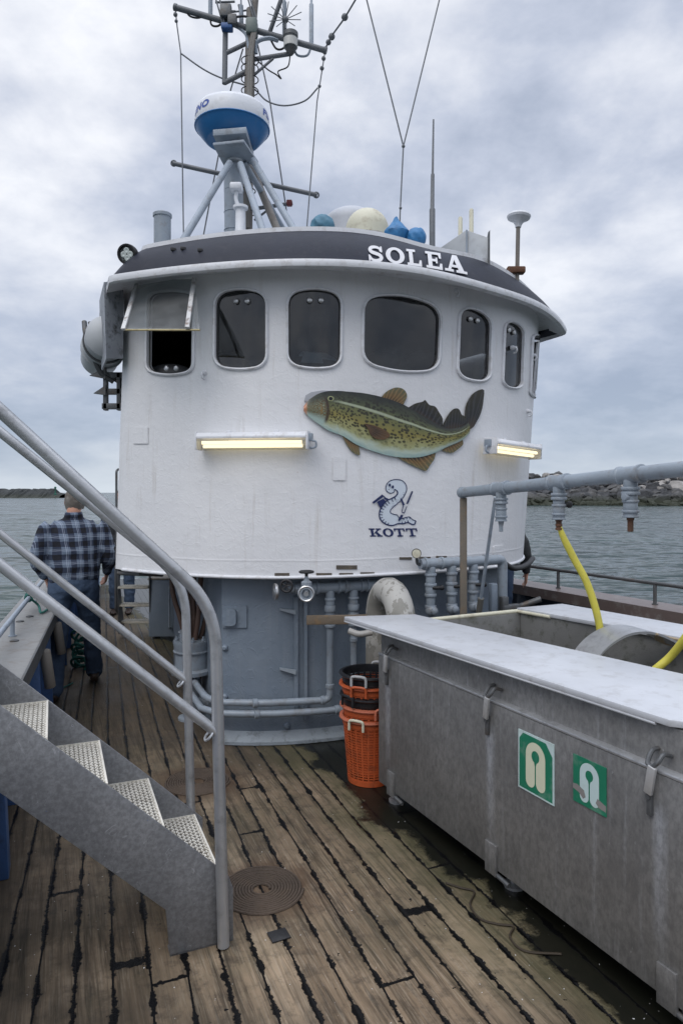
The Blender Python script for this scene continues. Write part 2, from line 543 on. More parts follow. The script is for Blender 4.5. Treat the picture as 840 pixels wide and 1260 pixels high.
# deck of caulked planks (planks draw together towards the bow)
def deck_mat():
    s = NT('wet planked deck')
    sp = s.n('ShaderNodeSeparateXYZ'); s.set(sp.inputs[0], s.map((1, 1, 1), rot=(0, 0, -TH)))
    r, f = sp.outputs[0], sp.outputs[1]
    u = s.math('SUBTRACT', r, 2.2)
    c = s.math('DIVIDE', u, s.math('SUBTRACT', 1.0, s.math('MULTIPLY', f, .03)))
    wob = s.math('MULTIPLY', s.math('SUBTRACT', s.noise(1.3, 3, .5), .5), .035)
    c = s.math('ADD', c, s.math('ADD', 1.234 + .1335 * 40, wob))
    k = s.math('DIVIDE', c, .1335)
    idx = s.math('FLOOR', k)
    fr = s.math('SUBTRACT', k, idx)
    edge = s.math('MINIMUM', fr, s.math('SUBTRACT', 1.0, fr))           # 0 at a seam
    # butt joints: offset per plank
    wnz = s.n('ShaderNodeTexWhiteNoise', noise_dimensions='1D'); s.set(wnz.inputs['W'], idx)
    rnd = wnz.outputs['Value']
    ff = s.math('ADD', s.math('DIVIDE', f, 4.4), s.math('MULTIPLY', rnd, 7.0))
    bf = s.math('SUBTRACT', ff, s.math('FLOOR', ff))
    bed = s.math('MULTIPLY', s.math('ABSOLUTE', s.math('SUBTRACT', bf, .5)), 33.0)
    rag = s.noise(34, 6, .75)
    rag2 = s.noise(7, 3, .6)
    blot = s.noise(4.0, 3, .5, s.map((1, 1, 1), (3, 1, 0)))
    wdt = s.math('ADD', s.math('MULTIPLY', s.math('SUBTRACT', rag, .42), .40), s.math('ADD', .004, s.math('MULTIPLY', s.math('SUBTRACT', rag2, .45), .42)))
    wdt = s.math('MAXIMUM', wdt, .028)
    seam = s.math('LESS_THAN', edge, wdt)
    seam2 = s.math('LESS_THAN', bed, s.math('MULTIPLY', wdt, 1.6))
    tar = s.math('MAXIMUM', seam, seam2)
    spots = s.ramp(s.noise(30, 2, .5), [(.735, 0.0), (.75, 1.0)])
    tar = s.math('MAXIMUM', tar, spots)
    # timber
    co = s.n('ShaderNodeCombineXYZ')
    s.set(co.inputs[0], s.math('ADD', s.math('MULTIPLY', r, 30.0), s.math('MULTIPLY', rnd, 30.0)))
    s.set(co.inputs[1], s.math('ADD', s.math('MULTIPLY', f, 1.6), s.math('MULTIPLY', rnd, 11.0)))
    grain = s.noise(1.0, 8, .68, co.outputs[0], .6)
    co2 = s.n('ShaderNodeCombineXYZ')
    s.set(co2.inputs[0], s.math('MULTIPLY', r, 150.0)); s.set(co2.inputs[1], s.math('MULTIPLY', f, 5.0))
    fine = s.noise(1.0, 5, .7, co2.outputs[0], .4)
    base = s.ramp(rnd, [(0.0, (.175, .126, .082)), (.5, (.275, .204, .136)), (1.0, (.37, .28, .19))])
    base = s.mix(s.ramp(grain, [(.36, .9), (.56, 0.0)]), base, (.045, .034, .024))
    base = s.mix(s.ramp(fine, [(.50, 0.0), (.70, .62)]), base, (.40, .34, .26))
    green = s.ramp(s.noise(1.4, 5, .65, s.map((1, 1, 1), (9, 4, 0))), [(.45, 0.0), (.7, 1.0)])
    base = s.mix(s.math('MULTIPLY', green, .45), base, (.075, .075, .042))
    damp = s.ramp(s.noise(.9, 6, .65, s.map((1, 1, 1), (2, 8, 0))), [(.42, 0.0), (.60, 1.0)])
    # wet strip under and beside the tank, darker deck to port and farther ahead
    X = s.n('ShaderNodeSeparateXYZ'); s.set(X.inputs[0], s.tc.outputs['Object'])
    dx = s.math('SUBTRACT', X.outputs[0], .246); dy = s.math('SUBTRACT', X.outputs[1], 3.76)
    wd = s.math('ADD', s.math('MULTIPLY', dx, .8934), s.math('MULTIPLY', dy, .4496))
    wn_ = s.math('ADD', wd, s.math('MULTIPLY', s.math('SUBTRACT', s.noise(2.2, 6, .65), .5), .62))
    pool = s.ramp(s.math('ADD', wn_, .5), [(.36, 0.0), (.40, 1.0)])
    mossy = s.ramp(s.math('ADD', wn_, .5), [(.08, 0.0), (.34, 1.0)])
    port = s.ramp(s.math('ADD', s.math('MULTIPLY', s.math('SUBTRACT', .95, r), .5), s.math('MULTIPLY', s.math('SUBTRACT', rag2, .5), .5)), [(.15, 0.0), (.6, 1.0)])
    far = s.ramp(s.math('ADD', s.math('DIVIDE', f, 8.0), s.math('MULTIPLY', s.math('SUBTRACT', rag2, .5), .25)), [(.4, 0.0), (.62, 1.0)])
    dark_amt = s.math('MAXIMUM', s.math('MULTIPLY', port, .80), s.math('MULTIPLY', far, .68))
    base = s.mix(dark_amt, base, (.036, .030, .022))
    base = s.mix(s.math('MULTIPLY', damp, .55), base, (.045, .035, .025))
    scuff = s.ramp(s.noise(11, 8, .75, s.map((1, 1, 1), (5, 5, 0))), [(.50, 0.0), (.66, 1.0)])
    base = s.mix(s.math('MULTIPLY', scuff, .62), base, (.04, .033, .026))
    base = s.mix(s.math('MULTIPLY', mossy, .62), base, (.058, .060, .028))
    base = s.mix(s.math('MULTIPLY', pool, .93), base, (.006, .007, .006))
    # rust stained ring areas where coils of rope lie
    for cx, cy, rr in ((-.335, 2.92, .27), (-.84, 4.0, .32)):
        q = s.math('SQRT', s.math('ADD', s.math('POWER', s.math('SUBTRACT', X.outputs[0], cx), 2.0), s.math('POWER', s.math('SUBTRACT', X.outputs[1], cy), 2.0)))
        q = s.math('ADD', q, s.math('MULTIPLY', s.math('SUBTRACT', rag2, .5), .25))
        base = s.mix(s.ramp(s.math('DIVIDE', q, rr), [(.6, .7), (1.0, 0.0)]), base, (.06, .035, .022))
    specks = s.ramp(s.noise(60, 2, .5, s.map((1, 1, 1), (1, 1, 3))), [(.745, 0.0), (.755, 1.0)])
    base = s.mix(s.math('MULTIPLY', specks, .95), base, (.6, .6, .6))
    base = s.mix(tar, base, (.0035, .0035, .004))
    wet = s.math('MAXIMUM', s.math('MULTIPLY', damp, .5), pool)
    ro = s.math('SUBTRACT', .72, s.math('MULTIPLY', wet, .42))
    ro = s.mix(tar, ro, (.38, .38, .38))
    ro2 = s.n('ShaderNodeSeparateColor'); s.set(ro2.inputs[0], ro)
    hh = s.math('ADD', s.math('MULTIPLY', s.ramp(edge, [(0.0, 0.0), (.12, 1.0)]), .8), s.math('ADD', s.math('MULTIPLY', grain, .35), s.math('MULTIPLY', fine, .22)))
    hh = s.math('ADD', hh, s.math('MULTIPLY', tar, s.math('MULTIPLY', rag, .7)))
    hh = s.math('MULTIPLY', hh, s.math('SUBTRACT', 1.0, s.math('MULTIPLY', pool, .85)))
    return s.bsdf(base, ro2.outputs[0], 0, s.bump(hh, .75, .008), s.math('ADD', .16, s.math('MULTIPLY', wet, .14)))
DECK = deck_mat()
def port_r(f): return -.22 + .079 * (f - 2.9)           # inner face of the port bulwark
def stbd_r(f): return 4.62 - .079 * (f - 2.9) + .0      # inner face of the starboard bulwark
bm = newbm()
F0_, F1_ = -4.0, 14.0
fs_ = [F0_ + (F1_ - F0_) * i / 12 for i in range(13)]
def pr(f): return -.22 + .079 * (max(f, 0) - 2.9) * 1.0 + (.02 * (f - 9) ** 2 if f > 9 else 0)
def sr(f): return 4.62 - .079 * (max(f, 0) - 2.9) - (.02 * (f - 9) ** 2 if f > 9 else 0)
top = [[bm.verts.new(SH(rr, f, 0)) for rr in (pr(f) - .15, sr(f) + .15)] for f in fs_]
for a, b in zip(top, top[1:]): bm.faces.new((a[0], a[1], b[1], b[0]))
tag(fin('deck', bm, DECK, smooth=False), kind='structure')

# hull below the deck
bm = newbm()
for side in (0, 1):
    A = [SH((pr(f) - .36) if side == 0 else (sr(f) + .36), f, 0) for f in fs_]
    t = [bm.verts.new(p + V((0, 0, .68))) for p in A]; l = [bm.verts.new(p + V((0, 0, -1.3))) for p in A]
    for i in range(len(A) - 1): bm.faces.new((t[i], t[i + 1], l[i + 1], l[i]))
solo('boat_hull', bm, paint('dark blue hull paint', (.02, .045, .11), .4, .15), 'dark blue hull of the boat falling from the bulwarks to the water', 'hull')

# ---- bulwarks
CAPM = paint('worn cap rail paint', (.21, .21, .205), .5, .14, (.15, .12, .10), .6, 30, .25)
CAPR = paint('brown cap rail paint', (.15, .115, .105), .4, .16, (.28, .27, .26), .5, 30, .25)
DARKB = paint('dark blue inner bulwark paint', (.018, .03, .055), .5, .2, (.05, .05, .05), .4, 30, .3)
def bulwark(side, label, capmat, wallmat, staymat):
    edge = pr if side < 0 else sr
    t = thing('bulwark', label, 'bulwark', SH(edge(3), 3, 0))
    F = [-3 + i * .5 for i in range(33)]
    def strip(name, mat, o0, o1, z0, z1, parent=t, f0=-3):
        bm = newbm()
        rows = []
        for f in F:
            if f < f0: continue
            e = edge(f)
            rows.append([bm.verts.new(SH(e + side * a, f, z)) for a, z in ((o0, z0), (o1, z0), (o1, z1), (o0, z1))])
        for a, b in zip(rows, rows[1:]):
            for k in range(4): bm.faces.new((a[k], a[(k + 1) % 4], b[(k + 1) % 4], b[k]))
        bm.faces.new(rows[0][::-1]); bm.faces.new(rows[-1])
        bmesh.ops.recalc_face_normals(bm, faces=bm.faces)
        return fin(name, bm, mat, parent)
    strip('plating', wallmat, .12, .16, -.02, .70)
    cap = strip('cap_rail', capmat, 0, .34, .702, .75)
    strip('cap_edge', STEELD if side < 0 else capmat, -.012, 0, .66, .756, cap)
    f = -1.35
    i = 0
    while f < 12:
        bm = newbm()
        e = edge(f)
        pts = [SH(e + side * .118, f, 0), SH(e - side * .01, f, 0), SH(e + side * .005, f, .35), SH(e + side * .02, f, .70), SH(e + side * .118, f, .70)]
        prism(bm, pts, FWD * .13, .006)
        fin('stay', bm, staymat, t)
        f += .78; i += 1
    # guard rail on short posts
    zr = .87 if side < 0 else .93
    off = .19
    bm = newbm()
    tube(bm, [SH(edge(f) + side * off, f, zr) for f in F], .017, 10)
    rail = fin('guard_rail', bm, STEELD if side > 0 else GREYS, t)
    f = -1.2
    while f < 12.5:
        bm = newbm()
        tube(bm, [SH(edge(f) + side * off, f, .752), SH(edge(f) + side * off, f, zr)], .016, 8)
        lathe(bm, SH(edge(f) + side * off, f, .7515), UP, [(0, .026), (.006, .026)], 12)
        fin('post', bm, STEELD if side > 0 else GREYS, rail)
        f += 1.55 if side < 0 else 1.1
    return t
bl = bulwark(-1, 'pale worn cap rail over blue bulwark on the left, beside the walking man', CAPM, BLUEP, BLUEP)
br = bulwark(1, 'brown cap rail with low dark guard rail on the right, beyond the metal tank', CAPR, DARKB, DARKB)
# cleats / screws on the port cap rail
for (px, py) in ((18, 789), (37, 759), (25, 765)):
    Y = .95 * FPX / (py - 606)
    p = at(px, py, Y)
    bm = newbm(); lathe(bm, V((p.x, p.y, .7505)), UP, [(0, .028), (.006, .028), (.010, .015)], 14)
    fin('deck_filler_cap', bm, STEELD, bl)
# short drab tubes slung under the port cap rail
for i, (f, lab) in enumerate(((4.95, 'nearer short drab tube slung under the left cap rail against the blue bulwark'), (5.95, 'farther short drab tube slung under the left cap rail, next to the man'))):
    bm = newbm()
    e = pr(f)
    a = SH(e + .045, f, .40); b = SH(e + .010, f - .02, .655)
    tube(bm, [a, a.lerp(b, .03), b.lerp(a, .03), b], [.03, .036, .036, .03], 14)
    solo('slung_tube', bm, paint('drab pipe paint', (.20, .18, .155), .6, .2, (.1, .06, .03), .4), lab, 'tube', origin=a)

# ---- breakwaters
def rockmesh(seed, amp=.35):
    bm = newbm()
    bmesh.ops.create_icosphere(bm, subdivisions=2, radius=1)
    rs = random.Random(seed)
    off = V((rs.uniform(0, 50), rs.uniform(0, 50), rs.uniform(0, 50)))
    sx, sy, sz = rs.uniform(.9, 1.4), rs.uniform(.8, 1.1), rs.uniform(.6, .9)
    planes = [(V((rs.uniform(-1, 1), rs.uniform(-1, 1), rs.uniform(-.6, 1))).normalized(), rs.uniform(.55, .85)) for _ in range(9)]
    for v in bm.verts:
        p = v.co.copy()
        for n, d in planes:
            k = p.dot(n) - d
            if k > 0: p -= n * k
        p *= 1 + amp * .3 * noise.noise(p * 1.6 + off)
        v.co = V((p.x * sx, p.y * sy, p.z * sz))
    return bm
def rockmat(name, a, b, alg):
    s = NT(name)
    n1 = s.noise(1.4, 6, .7); n2 = s.noise(6, 6, .7)
    c = s.mix(s.ramp(n1, [(.35, 0.0), (.65, 1.0)]), a, b)
    c = s.mix(s.ramp(n2, [(.5, 0.0), (.7, .5)]), c, tuple(x * .4 for x in a))
    g = s.n('ShaderNodeNewGeometry'); sp = s.n('ShaderNodeSeparateXYZ'); s.set(sp.inputs[0], g.outputs['Position'])
    wl = s.ramp(s.math('DIVIDE', s.math('ADD', sp.outputs[2], s.math('ADD', 1.1, s.math('MULTIPLY', n1, 1.2))), 4.0), [(.40, alg), (.75, 0.0)])
    c = s.mix(wl, c, (.02, .024, .012))
    return s.bsdf(c, .8, 0, s.bump(n2, .8, .1))
RKD = rockmat('dark wet rock', (.014, .015, .017), (.060, .062, .068), 1.0)
RKM = rockmat('grey rock', (.045, .045, .048), (.11, .108, .105), 1.0)
RKL = rockmat('pale rock', (.20, .19, .18), (.36, .34, .32), .8)
protos = []
for i in range(6):
    for mt, kind in ((RKD, 'dark'), (RKM, 'grey'), (RKL, 'pale')):
        if kind == 'pale' and i > 2: continue
        protos.append((kind, i, mt))
meshes = {}
for kind, i, mt in protos:
    bm = rockmesh(i * 13 + 5)
    me = bpy.data.meshes.new('boulder'); bm.to_mesh(me); bm.free(); me.materials.append(mt)
    meshes.setdefault(kind, []).append(me)
# mound under the boulders, running from far left behind the wheelhouse to the right
def mound_profile(x): return 7.9 + .9 * noise.noise(V((x * .05, 3, 1)))
MX0, MX1 = 22.0, 108.0
def mound_y(x): return 150 - (x - 40) * .16
bm = newbm()
rows = []
for i in range(60):
    x = MX0 + (MX1 - MX0) * i / 59
    y = mound_y(x); hgt = mound_profile(x)
    rows.append([bm.verts.new((x, y + a, -1.2 + b)) for a, b in ((-1, -.5), (2.2, hgt * .26), (6.2, hgt * .55), (10.2, hgt * .78), (12, hgt * .8), (26, -.5))])
for a, b in zip(rows, rows[1:]):
    for k in range(5): bm.faces.new((a[k], b[k], b[k + 1], a[k + 1]))
tag(fin('embankment', bm, RKD), kind='structure')
rr = random.Random(11)
NR = 0
x = 40.0
while x < 82 and NR < 296:
    for lev in range(8):
        h0 = lev / 7
        xx = x + rr.uniform(-.8, .8) + (lev % 2) * .7
        y = mound_y(xx) + h0 * 10.2 + rr.uniform(-.4, .4)
        hgt = mound_profile(xx) * .92
        z = -1.15 + h0 * hgt * .87
        top_lvl = lev >= 4 and xx > 62
        kind = 'pale' if (top_lvl and rr.random() < .42) or (lev >= 6 and rr.random() < .12) else ('grey' if rr.random() < .42 else 'dark')
        me = rr.choice(meshes[kind])
        o = bpy.data.objects.new('boulder', me)
        COL.objects.link(o)
        sc_ = rr.uniform(1.0, 1.9) * (1.2 if kind == 'pale' else 1.0)
        o.location = (xx, y, z); o.scale = (sc_, sc_, sc_ * rr.uniform(.8, 1.1))
        o.rotation_euler = (rr.uniform(-.4, .4), rr.uniform(-.4, .4), rr.uniform(0, 6.28))
        lab = {'dark': 'dark wet boulder in the rock breakwater on the right', 'grey': 'mid grey boulder in the rock breakwater on the right',
               'pale': 'pale sandy boulder in the upper rock breakwater on the right'}[kind]
        tag(o, lab, 'boulder', 'boulders of the rock breakwater on the right')
        NR += 1
    x += 1.26
# far breakwater on the left, reads as one dark mass
bm = newbm()
rl = random.Random(4)
x = -320.0
rows = []
while x < -143:
    y = 345 + (x + 200) * .05
    hh_ = 3.4 if x < -150 else 1.4
    rows.append([bm.verts.new((x, y, -1.3)), bm.verts.new((x, y + 3 + rl.uniform(-1, 1), -.1 + rl.uniform(-.4, .4))),
                 bm.verts.new((x, y + 6 + rl.uniform(-1, 1), hh_ * .55 + rl.uniform(-.35, .35))), bm.verts.new((x, y + 9, hh_ + rl.uniform(-.7, .5))),
                 bm.verts.new((x, y + 13, hh_ + rl.uniform(-.5, .5))), bm.verts.new((x, y + 24, -1.3))])
    x += 1.1
for a, b in zip(rows, rows[1:]):
    for k in range(5): bm.faces.new((a[k], b[k], b[k + 1], a[k + 1]))
tag(fin('far_breakwater', bm, rockmat('far dark rock', (.012, .015, .016), (.035, .04, .04), .6), smooth=False),
    'low dark stone breakwater along the horizon at far left', 'breakwater', kind='stuff')
bm = newbm()
pb = V((-144, 344, 0))
lathe(bm, pb + V((0, 0, .5)), UP, [(0, .8), (.6, .8), (.7, .3), (3.2, .25), (3.25, .55), (4.0, .55), (4.2, .1)], 10)
solo('beacon', bm, paint('green beacon paint', (.02, .12, .08), .5), 'small green harbour beacon at the end of the far left breakwater', 'beacon')

# ================================================================ WHEELHOUSE
ZB, ZT = 1.143, 3.17
def wall(u, z):
    """front of the upper house: u across, z up; leans slightly to starboard"""
    k = (z - ZB)
    r = 2.2 + u * (1 + .012 * k) + .052 * k
    f = 4.13 + .19 * abs(u) ** 3 - .015 * k
    # corner turned smoothly into the side
    return SH(r, f, z)
WALLG = (0.0, 2.0)
wh = thing('wheelhouse', 'white curved wheelhouse with navy name band and seven front windows, standing on a grey base', 'wheelhouse', SH(2.2, 4.6, 0))

def quadshape(tl, tr_, br_, bl_, tb, bb, rad):
    """rounded four-sided window seen with these corners; tb/bb bulge the top/bottom edge"""
    def arcpts(a, b, k, sgn, n=10):
        return [V((a[0] + (b[0] - a[0]) * i / n, a[1] + (b[1] - a[1]) * i / n + sgn * k * 4 * (i / n) * (1 - i / n))) for i in range(n + 1)]
    T = arcpts(tl, tr_, tb, -1); B = arcpts(br_, bl_, bb, 1)
    loop = T + B
    # round the four corners
    out = []
    corners = {0, len(T) - 1, len(T), len(loop) - 1}
    n = len(loop)
    for i in range(n):
        if i in corners:
            p = loop[i]
            def walk(dirn):
                rem = rad; cur = p; j = i
                while rem > 0:
                    q = loop[(j + dirn) % n]
                    d = (q - cur).length
                    if d >= rem: return cur + (q - cur) * (rem / d)
                    rem -= d; cur = q; j += dirn
            a, b = walk(-1), walk(1)
            for k in range(7):
                t = k / 6
                out.append((a * (1 - t) + p * t) * (1 - t) + (p * (1 - t) + b * t) * t)
        else:
            if all((loop[i] - loop[c]).length > rad * .98 for c in corners): out.append(loop[i])
    return out
def grow(lp, d):
    c = sum((V(p) for p in lp), V((0, 0))) / len(lp)
    out = []
    n = len(lp)
    area = sum(lp[i][0] * lp[(i + 1) % n][1] - lp[(i + 1) % n][0] * lp[i][1] for i in range(n))
    sg = 1 if area > 0 else -1
    for i in range(n):
        t = (lp[(i + 1) % n] - lp[i - 1])
        t = t.normalized() if t.length > 0 else V((1, 0))
        out.append(lp[i] + V((t.y, -t.x)) * d * sg)
    return out
WIN = [quadshape((183, 363), (238, 363), (237, 455), (182, 455), 4, 5, 9),
       quadshape((266, 364), (327, 364), (327, 448), (265, 448), 7, 5, 13),
       quadshape((355, 363), (419, 364), (418, 448), (355, 446), 7, 5, 13),
       quadshape((448, 369), (541, 381), (538, 453), (447, 444), 10, 7, 15),
       quadshape((566, 382), (603, 394), (601, 466), (563, 460), 6, 4, 10),
       quadshape((621, 398), (643, 406), (641, 475), (618, 472), 4, 3, 7),
       quadshape((655, 413), (666, 420), (663, 486), (652, 485), 3, 2, 4)]
LABW = ['half open hinged window under a clear raised flap', None, None, 'widest window in the middle', None, 'narrow bright window', 'narrowest window near the right edge']
win_uz = []
for lp in WIN:
    L = []
    for p in lp:
        ab = newton(wall, p[0], p[1], (0.0, 2.7), dom=(-1.8, 1.68))
        L.append(V(ab))
    win_uz.append(L)
UL, UR = -1.738, 1.75
outer = [V((UL + (UR - UL) * i / 60, ZB)) for i in range(61)] + [V((UR, ZB + (ZT - ZB) * i / 30)) for i in range(1, 31)] \
    + [V((UR - (UR - UL) * i / 60, ZT)) for i in range(1, 61)] + [V((UL, ZT - (ZT - ZB) * i / 30)) for i in range(1, 30)]
vo, tr = triangulate([outer], .07, win_uz)
bm = newbm()
vv = [bm.verts.new(wall(p[0], p[1])) for p in vo]
for f in tr: bm.faces.new([vv[i] for i in f])
# sides running ahead, drawing in slightly
for sg in (-1, 1):
    cols = []
    for j, df in enumerate((0, .12, .4, 1.0, 1.8, 2.6, 3.3)):
        col_ = []
        for i in range(31):
            z = ZB + (ZT - ZB) * i / 30
            p = wall(UL if sg < 0 else UR, z)
            inw = .015 * j if j < 2 else .1 * df - .0
            col_.append(bm.verts.new(p + FWD * df + STB * (-sg * (.1 * df) + sg * .05 * min(1, df / .12))))
        cols.append(col_)
    for a, b in zip(cols, cols[1:]):
        for i in range(30): bm.faces.new((a[i], b[i], b[i + 1], a[i + 1]))
    if sg == -1: endL = cols[-1]
    else: endR = cols[-1]
for i in range(30): bm.faces.new((endL[i], endL[i + 1], endR[i + 1], endR[i]))
bmesh.ops.remove_doubles(bm, verts=bm.verts, dist=.0005)
bmesh.ops.recalc_face_normals(bm, faces=bm.faces)
front_wall = fin('wall', bm, WHITE, wh, ang=50)
# floor of the upper house (closes it from below) and bottom bead
bm = newbm()
def plan(z, inset=0.0):
    pts = [wall(-1.738, z) + FWD * 3.3 + STB * .28]
    pts += [wall(u, z) for u in [-1.738 + 3.488 * i / 40 for i in range(41)]]
    pts += [wall(1.75, z) + FWD * 3.3 - STB * .28]
    return pts
P = plan(ZB + .004)
prism(bm, [p + FWD * .012 if 0 < i < len(P) - 1 else p for i, p in enumerate(P)], V((0, 0, .05)))
fin('floor', bm, paint('grey underside paint', (.2, .22, .25), .6), wh)
bm = newbm()
tube(bm, [wall(u, ZB + .004) - FWD * .004 for u in [-1.738 + 3.488 * i / 50 for i in range(51)]], .011, 8)
fin('bottom_bead', bm, WTRIM, wh)

# windows: frame ring, reveal, pane, chrome knobs
KNOBS = [[(204, 453), (216, 453)], [(290, 370), (304, 370)], [(381, 369), (395, 369)], [], [(579, 392), (588, 394)], [(627, 406), (633, 409)], []]
for i, lp in enumerate(WIN):
    uz = win_uz[i]
    out_uz = [V(newton(wall, p[0], p[1], tuple(q), dom=(-1.8, 1.71))) for p, q in zip(grow(lp, 3.2 if i < 5 else 2.2), uz)]
    bm = newbm()
    rows = []
    n = len(lp)
    for a, b in zip(uz, out_uz):
        Pi, Ni = wall(*a), normal(wall, *a); Po, No = wall(*b), normal(wall, *b)
        mid = (Pi + Po) / 2
        rows.append([bm.verts.new(q) for q in (Po - No * .002, Po + No * .012, mid + No * .02, Pi + Ni * .014, Pi - Ni * .035)])
    for k in range(n):
        a, b = rows[k], rows[(k + 1) % n]
        for j in range(4): bm.faces.new((a[j], b[j], b[j + 1], a[j + 1]))
    bmesh.ops.recalc_face_normals(bm, faces=bm.faces)
    w = fin('window', bm, WTRIM, wh)
    if LABW[i]: w['label'] = LABW[i]
    # dark rubber gasket
    bm = newbm()
    gi = [V(newton(wall, p[0], p[1], tuple(q), dom=(-1.8, 1.68))) for p, q in zip(grow(lp, -1.3 if i < 5 else -.7), uz)]
    pts = [wall(*a) - normal(wall, *a) * .008 for a in uz]; pin = [wall(*a) - normal(wall, *a) * .014 for a in gi]
    A = [bm.verts.new(p) for p in pts]; B = [bm.verts.new(p) for p in pin]
    for k in range(n): bm.faces.new((A[k], A[(k + 1) % n], B[(k + 1) % n], B[k]))
    fin('gasket', bm, BLACK, w)
    if i != 0:
        bm = newbm()
        vo, tr = triangulate([gi], .06)
        vv = [bm.verts.new(wall(p[0], p[1]) - normal(wall, p[0], p[1]) * .018) for p in vo]
        for f in tr:
            q = bm.faces.new([vv[k] for k in f]); q.normal_update()
            if q.normal.dot(V((0, 0, 1.7)) - q.calc_center_median()) < 0: q.normal_flip()
        fin('pane', bm, GLASS, w)
    for (kx, ky) in KNOBS[i]:
        ab = newton(wall, kx, ky, tuple(sum(uz, V((0, 0))) / len(uz)), dom=(-1.8, 1.68))
        bm = newbm()
        lathe(bm, wall(*ab) - normal(wall, *ab) * .016, normal(wall, *ab), [(0, .017), (.008, .02), (.016, .016), (.02, .006)], 14)
        fin('knob', bm, CHROME, w)

# things seen dimly inside
bm = newbm()
DARKIN = paint('dark interior', (.03, .028, .026), .7, .2)
P = [SH(.8, 5.6, 2.2), SH(1.2, 4.75, 2.2), SH(2.2, 4.6, 2.2), SH(3.2, 4.85, 2.2), SH(3.5, 5.6, 2.2)]
prism(bm, [p - V((0, 0, .6)) for p in P], V((0, 0, .78)))
fin('console', bm, DARKIN, wh)
bm = newbm(); P = plan(ZT - .05)
prism(bm, [p + FWD * .03 if 0 < i < len(P) - 1 else p - FWD * .03 for i, p in enumerate(P)], V((0, 0, .03)))
fin('ceiling', bm, paint('dark ceiling', (.08, .08, .085), .8), wh)
bm = newbm()
box(bm, SH(2.2, 7.2, 2.2), (2.6, .05, 1.85), SAX)
fin('bulkhead', bm, DARKIN, wh)

bm = newbm()
ball(bm, at(209, 462, 4.95), .20, .9, .35, .42, 24, 14)
fin('seat_back', bm, paint('dark seat', (.06, .062, .068), .5, .15), wh)
bm = newbm()
prism(bm, [at(368, 436, 4.62), at(372, 432, 4.75), at(400, 434, 4.75), at(414, 442, 4.62)], -UP * .012)
prism(bm, [at(370, 446, 4.55), at(374, 434, 4.62), at(395, 435, 4.62), at(398, 447, 4.55)], FWD * .01)
fin('chart', bm, paint('paper', (.7, .74, .72), .7, .05), wh)
bm = newbm()
for cx_ in (276, 470, 520):
    ball(bm, at(cx_, 446, 5.0), .11, 1.2, .5, .8, 16, 10)
fin('instrument', bm, paint('dark instrument', (.045, .05, .055), .5, .2), wh)

# open first window: raised clear flap on two white arms
bm = newbm()
A = wall(*newton(wall, 176, 346, (-1.5, 3)))
N1 = normal(wall, -1.35, 2.8)
def ofs(px, py, d):
    ab = newton(wall, px, py, (-1.4, 2.8), dom=(-1.9, 1.6))
    return wall(*ab) + normal(wall, *ab) * d
# the flap hangs outwards from its top edge
tl, tr1 = ofs(175, 347, .03), ofs(243, 345, .03)
d_ = N1 * .28
blp, brp = at(152.5, 406, 4.30), at(246, 406, 4.12)
s = NT('scratched clear plastic')
tp = s.n('ShaderNodeBsdfTransparent'); tp.inputs[0].default_value = (.84, .86, .87, 1)
df = s.n('ShaderNodeBsdfDiffuse'); df.inputs[0].default_value = (.42, .43, .43, 1)
gl = s.n('ShaderNodeBsdfGlossy'); gl.inputs['Roughness'].default_value = .15
m1 = s.n('ShaderNodeMixShader'); s.set(m1.inputs[0], s.math('ADD', .0, s.math('MULTIPLY', s.noise(9, 6, .7), .32)))
s.t.links.new(tp.outputs[0], m1.inputs[1]); s.t.links.new(df.outputs[0], m1.inputs[2])
m2 = s.n('ShaderNodeMixShader'); m2.inputs[0].default_value = .08
s.t.links.new(m1.outputs[0], m2.inputs[1]); s.t.links.new(gl.outputs[0], m2.inputs[2]); s.t.links.new(m2.outputs[0], s.out.inputs[0])
PLEX = s.m
prism(bm, [tl, tr1, brp, blp], V((0, .004, .002)))
flap = fin('window_flap', bm, PLEX, wh); flap['label'] = 'raised scratched clear flap over the first window'
for (a, b) in ((tl, blp), (tr1, at(231, 404, 4.14))):
    bm = newbm()
    q = (b - a)
    ax2 = q.normalized(); ax0 = (brp - blp).normalized(); ax1 = ax2.cross(ax0).normalized()
    box(bm, a + q * .5 - V((0, .012, 0)), (.030, .016, q.length), (ax0, ax1, ax2), .002)
    for k in range(4):
        ball(bm, a + q * (.15 + .23 * k) - V((0, .022, 0)), .0065, seg=8, ring=6)
    fin('flap_arm', bm, paint('rust streaked white', (.6, .6, .6), .5, .1, (.13, .07, .04), .9, 30, .3), flap)
bm = newbm(); tube(bm, [blp, brp], .006, 8)
fin('flap_edge', bm, paint('yellowed edge', (.45, .38, .2), .6, .2, (.1, .06, .03), .6), flap)
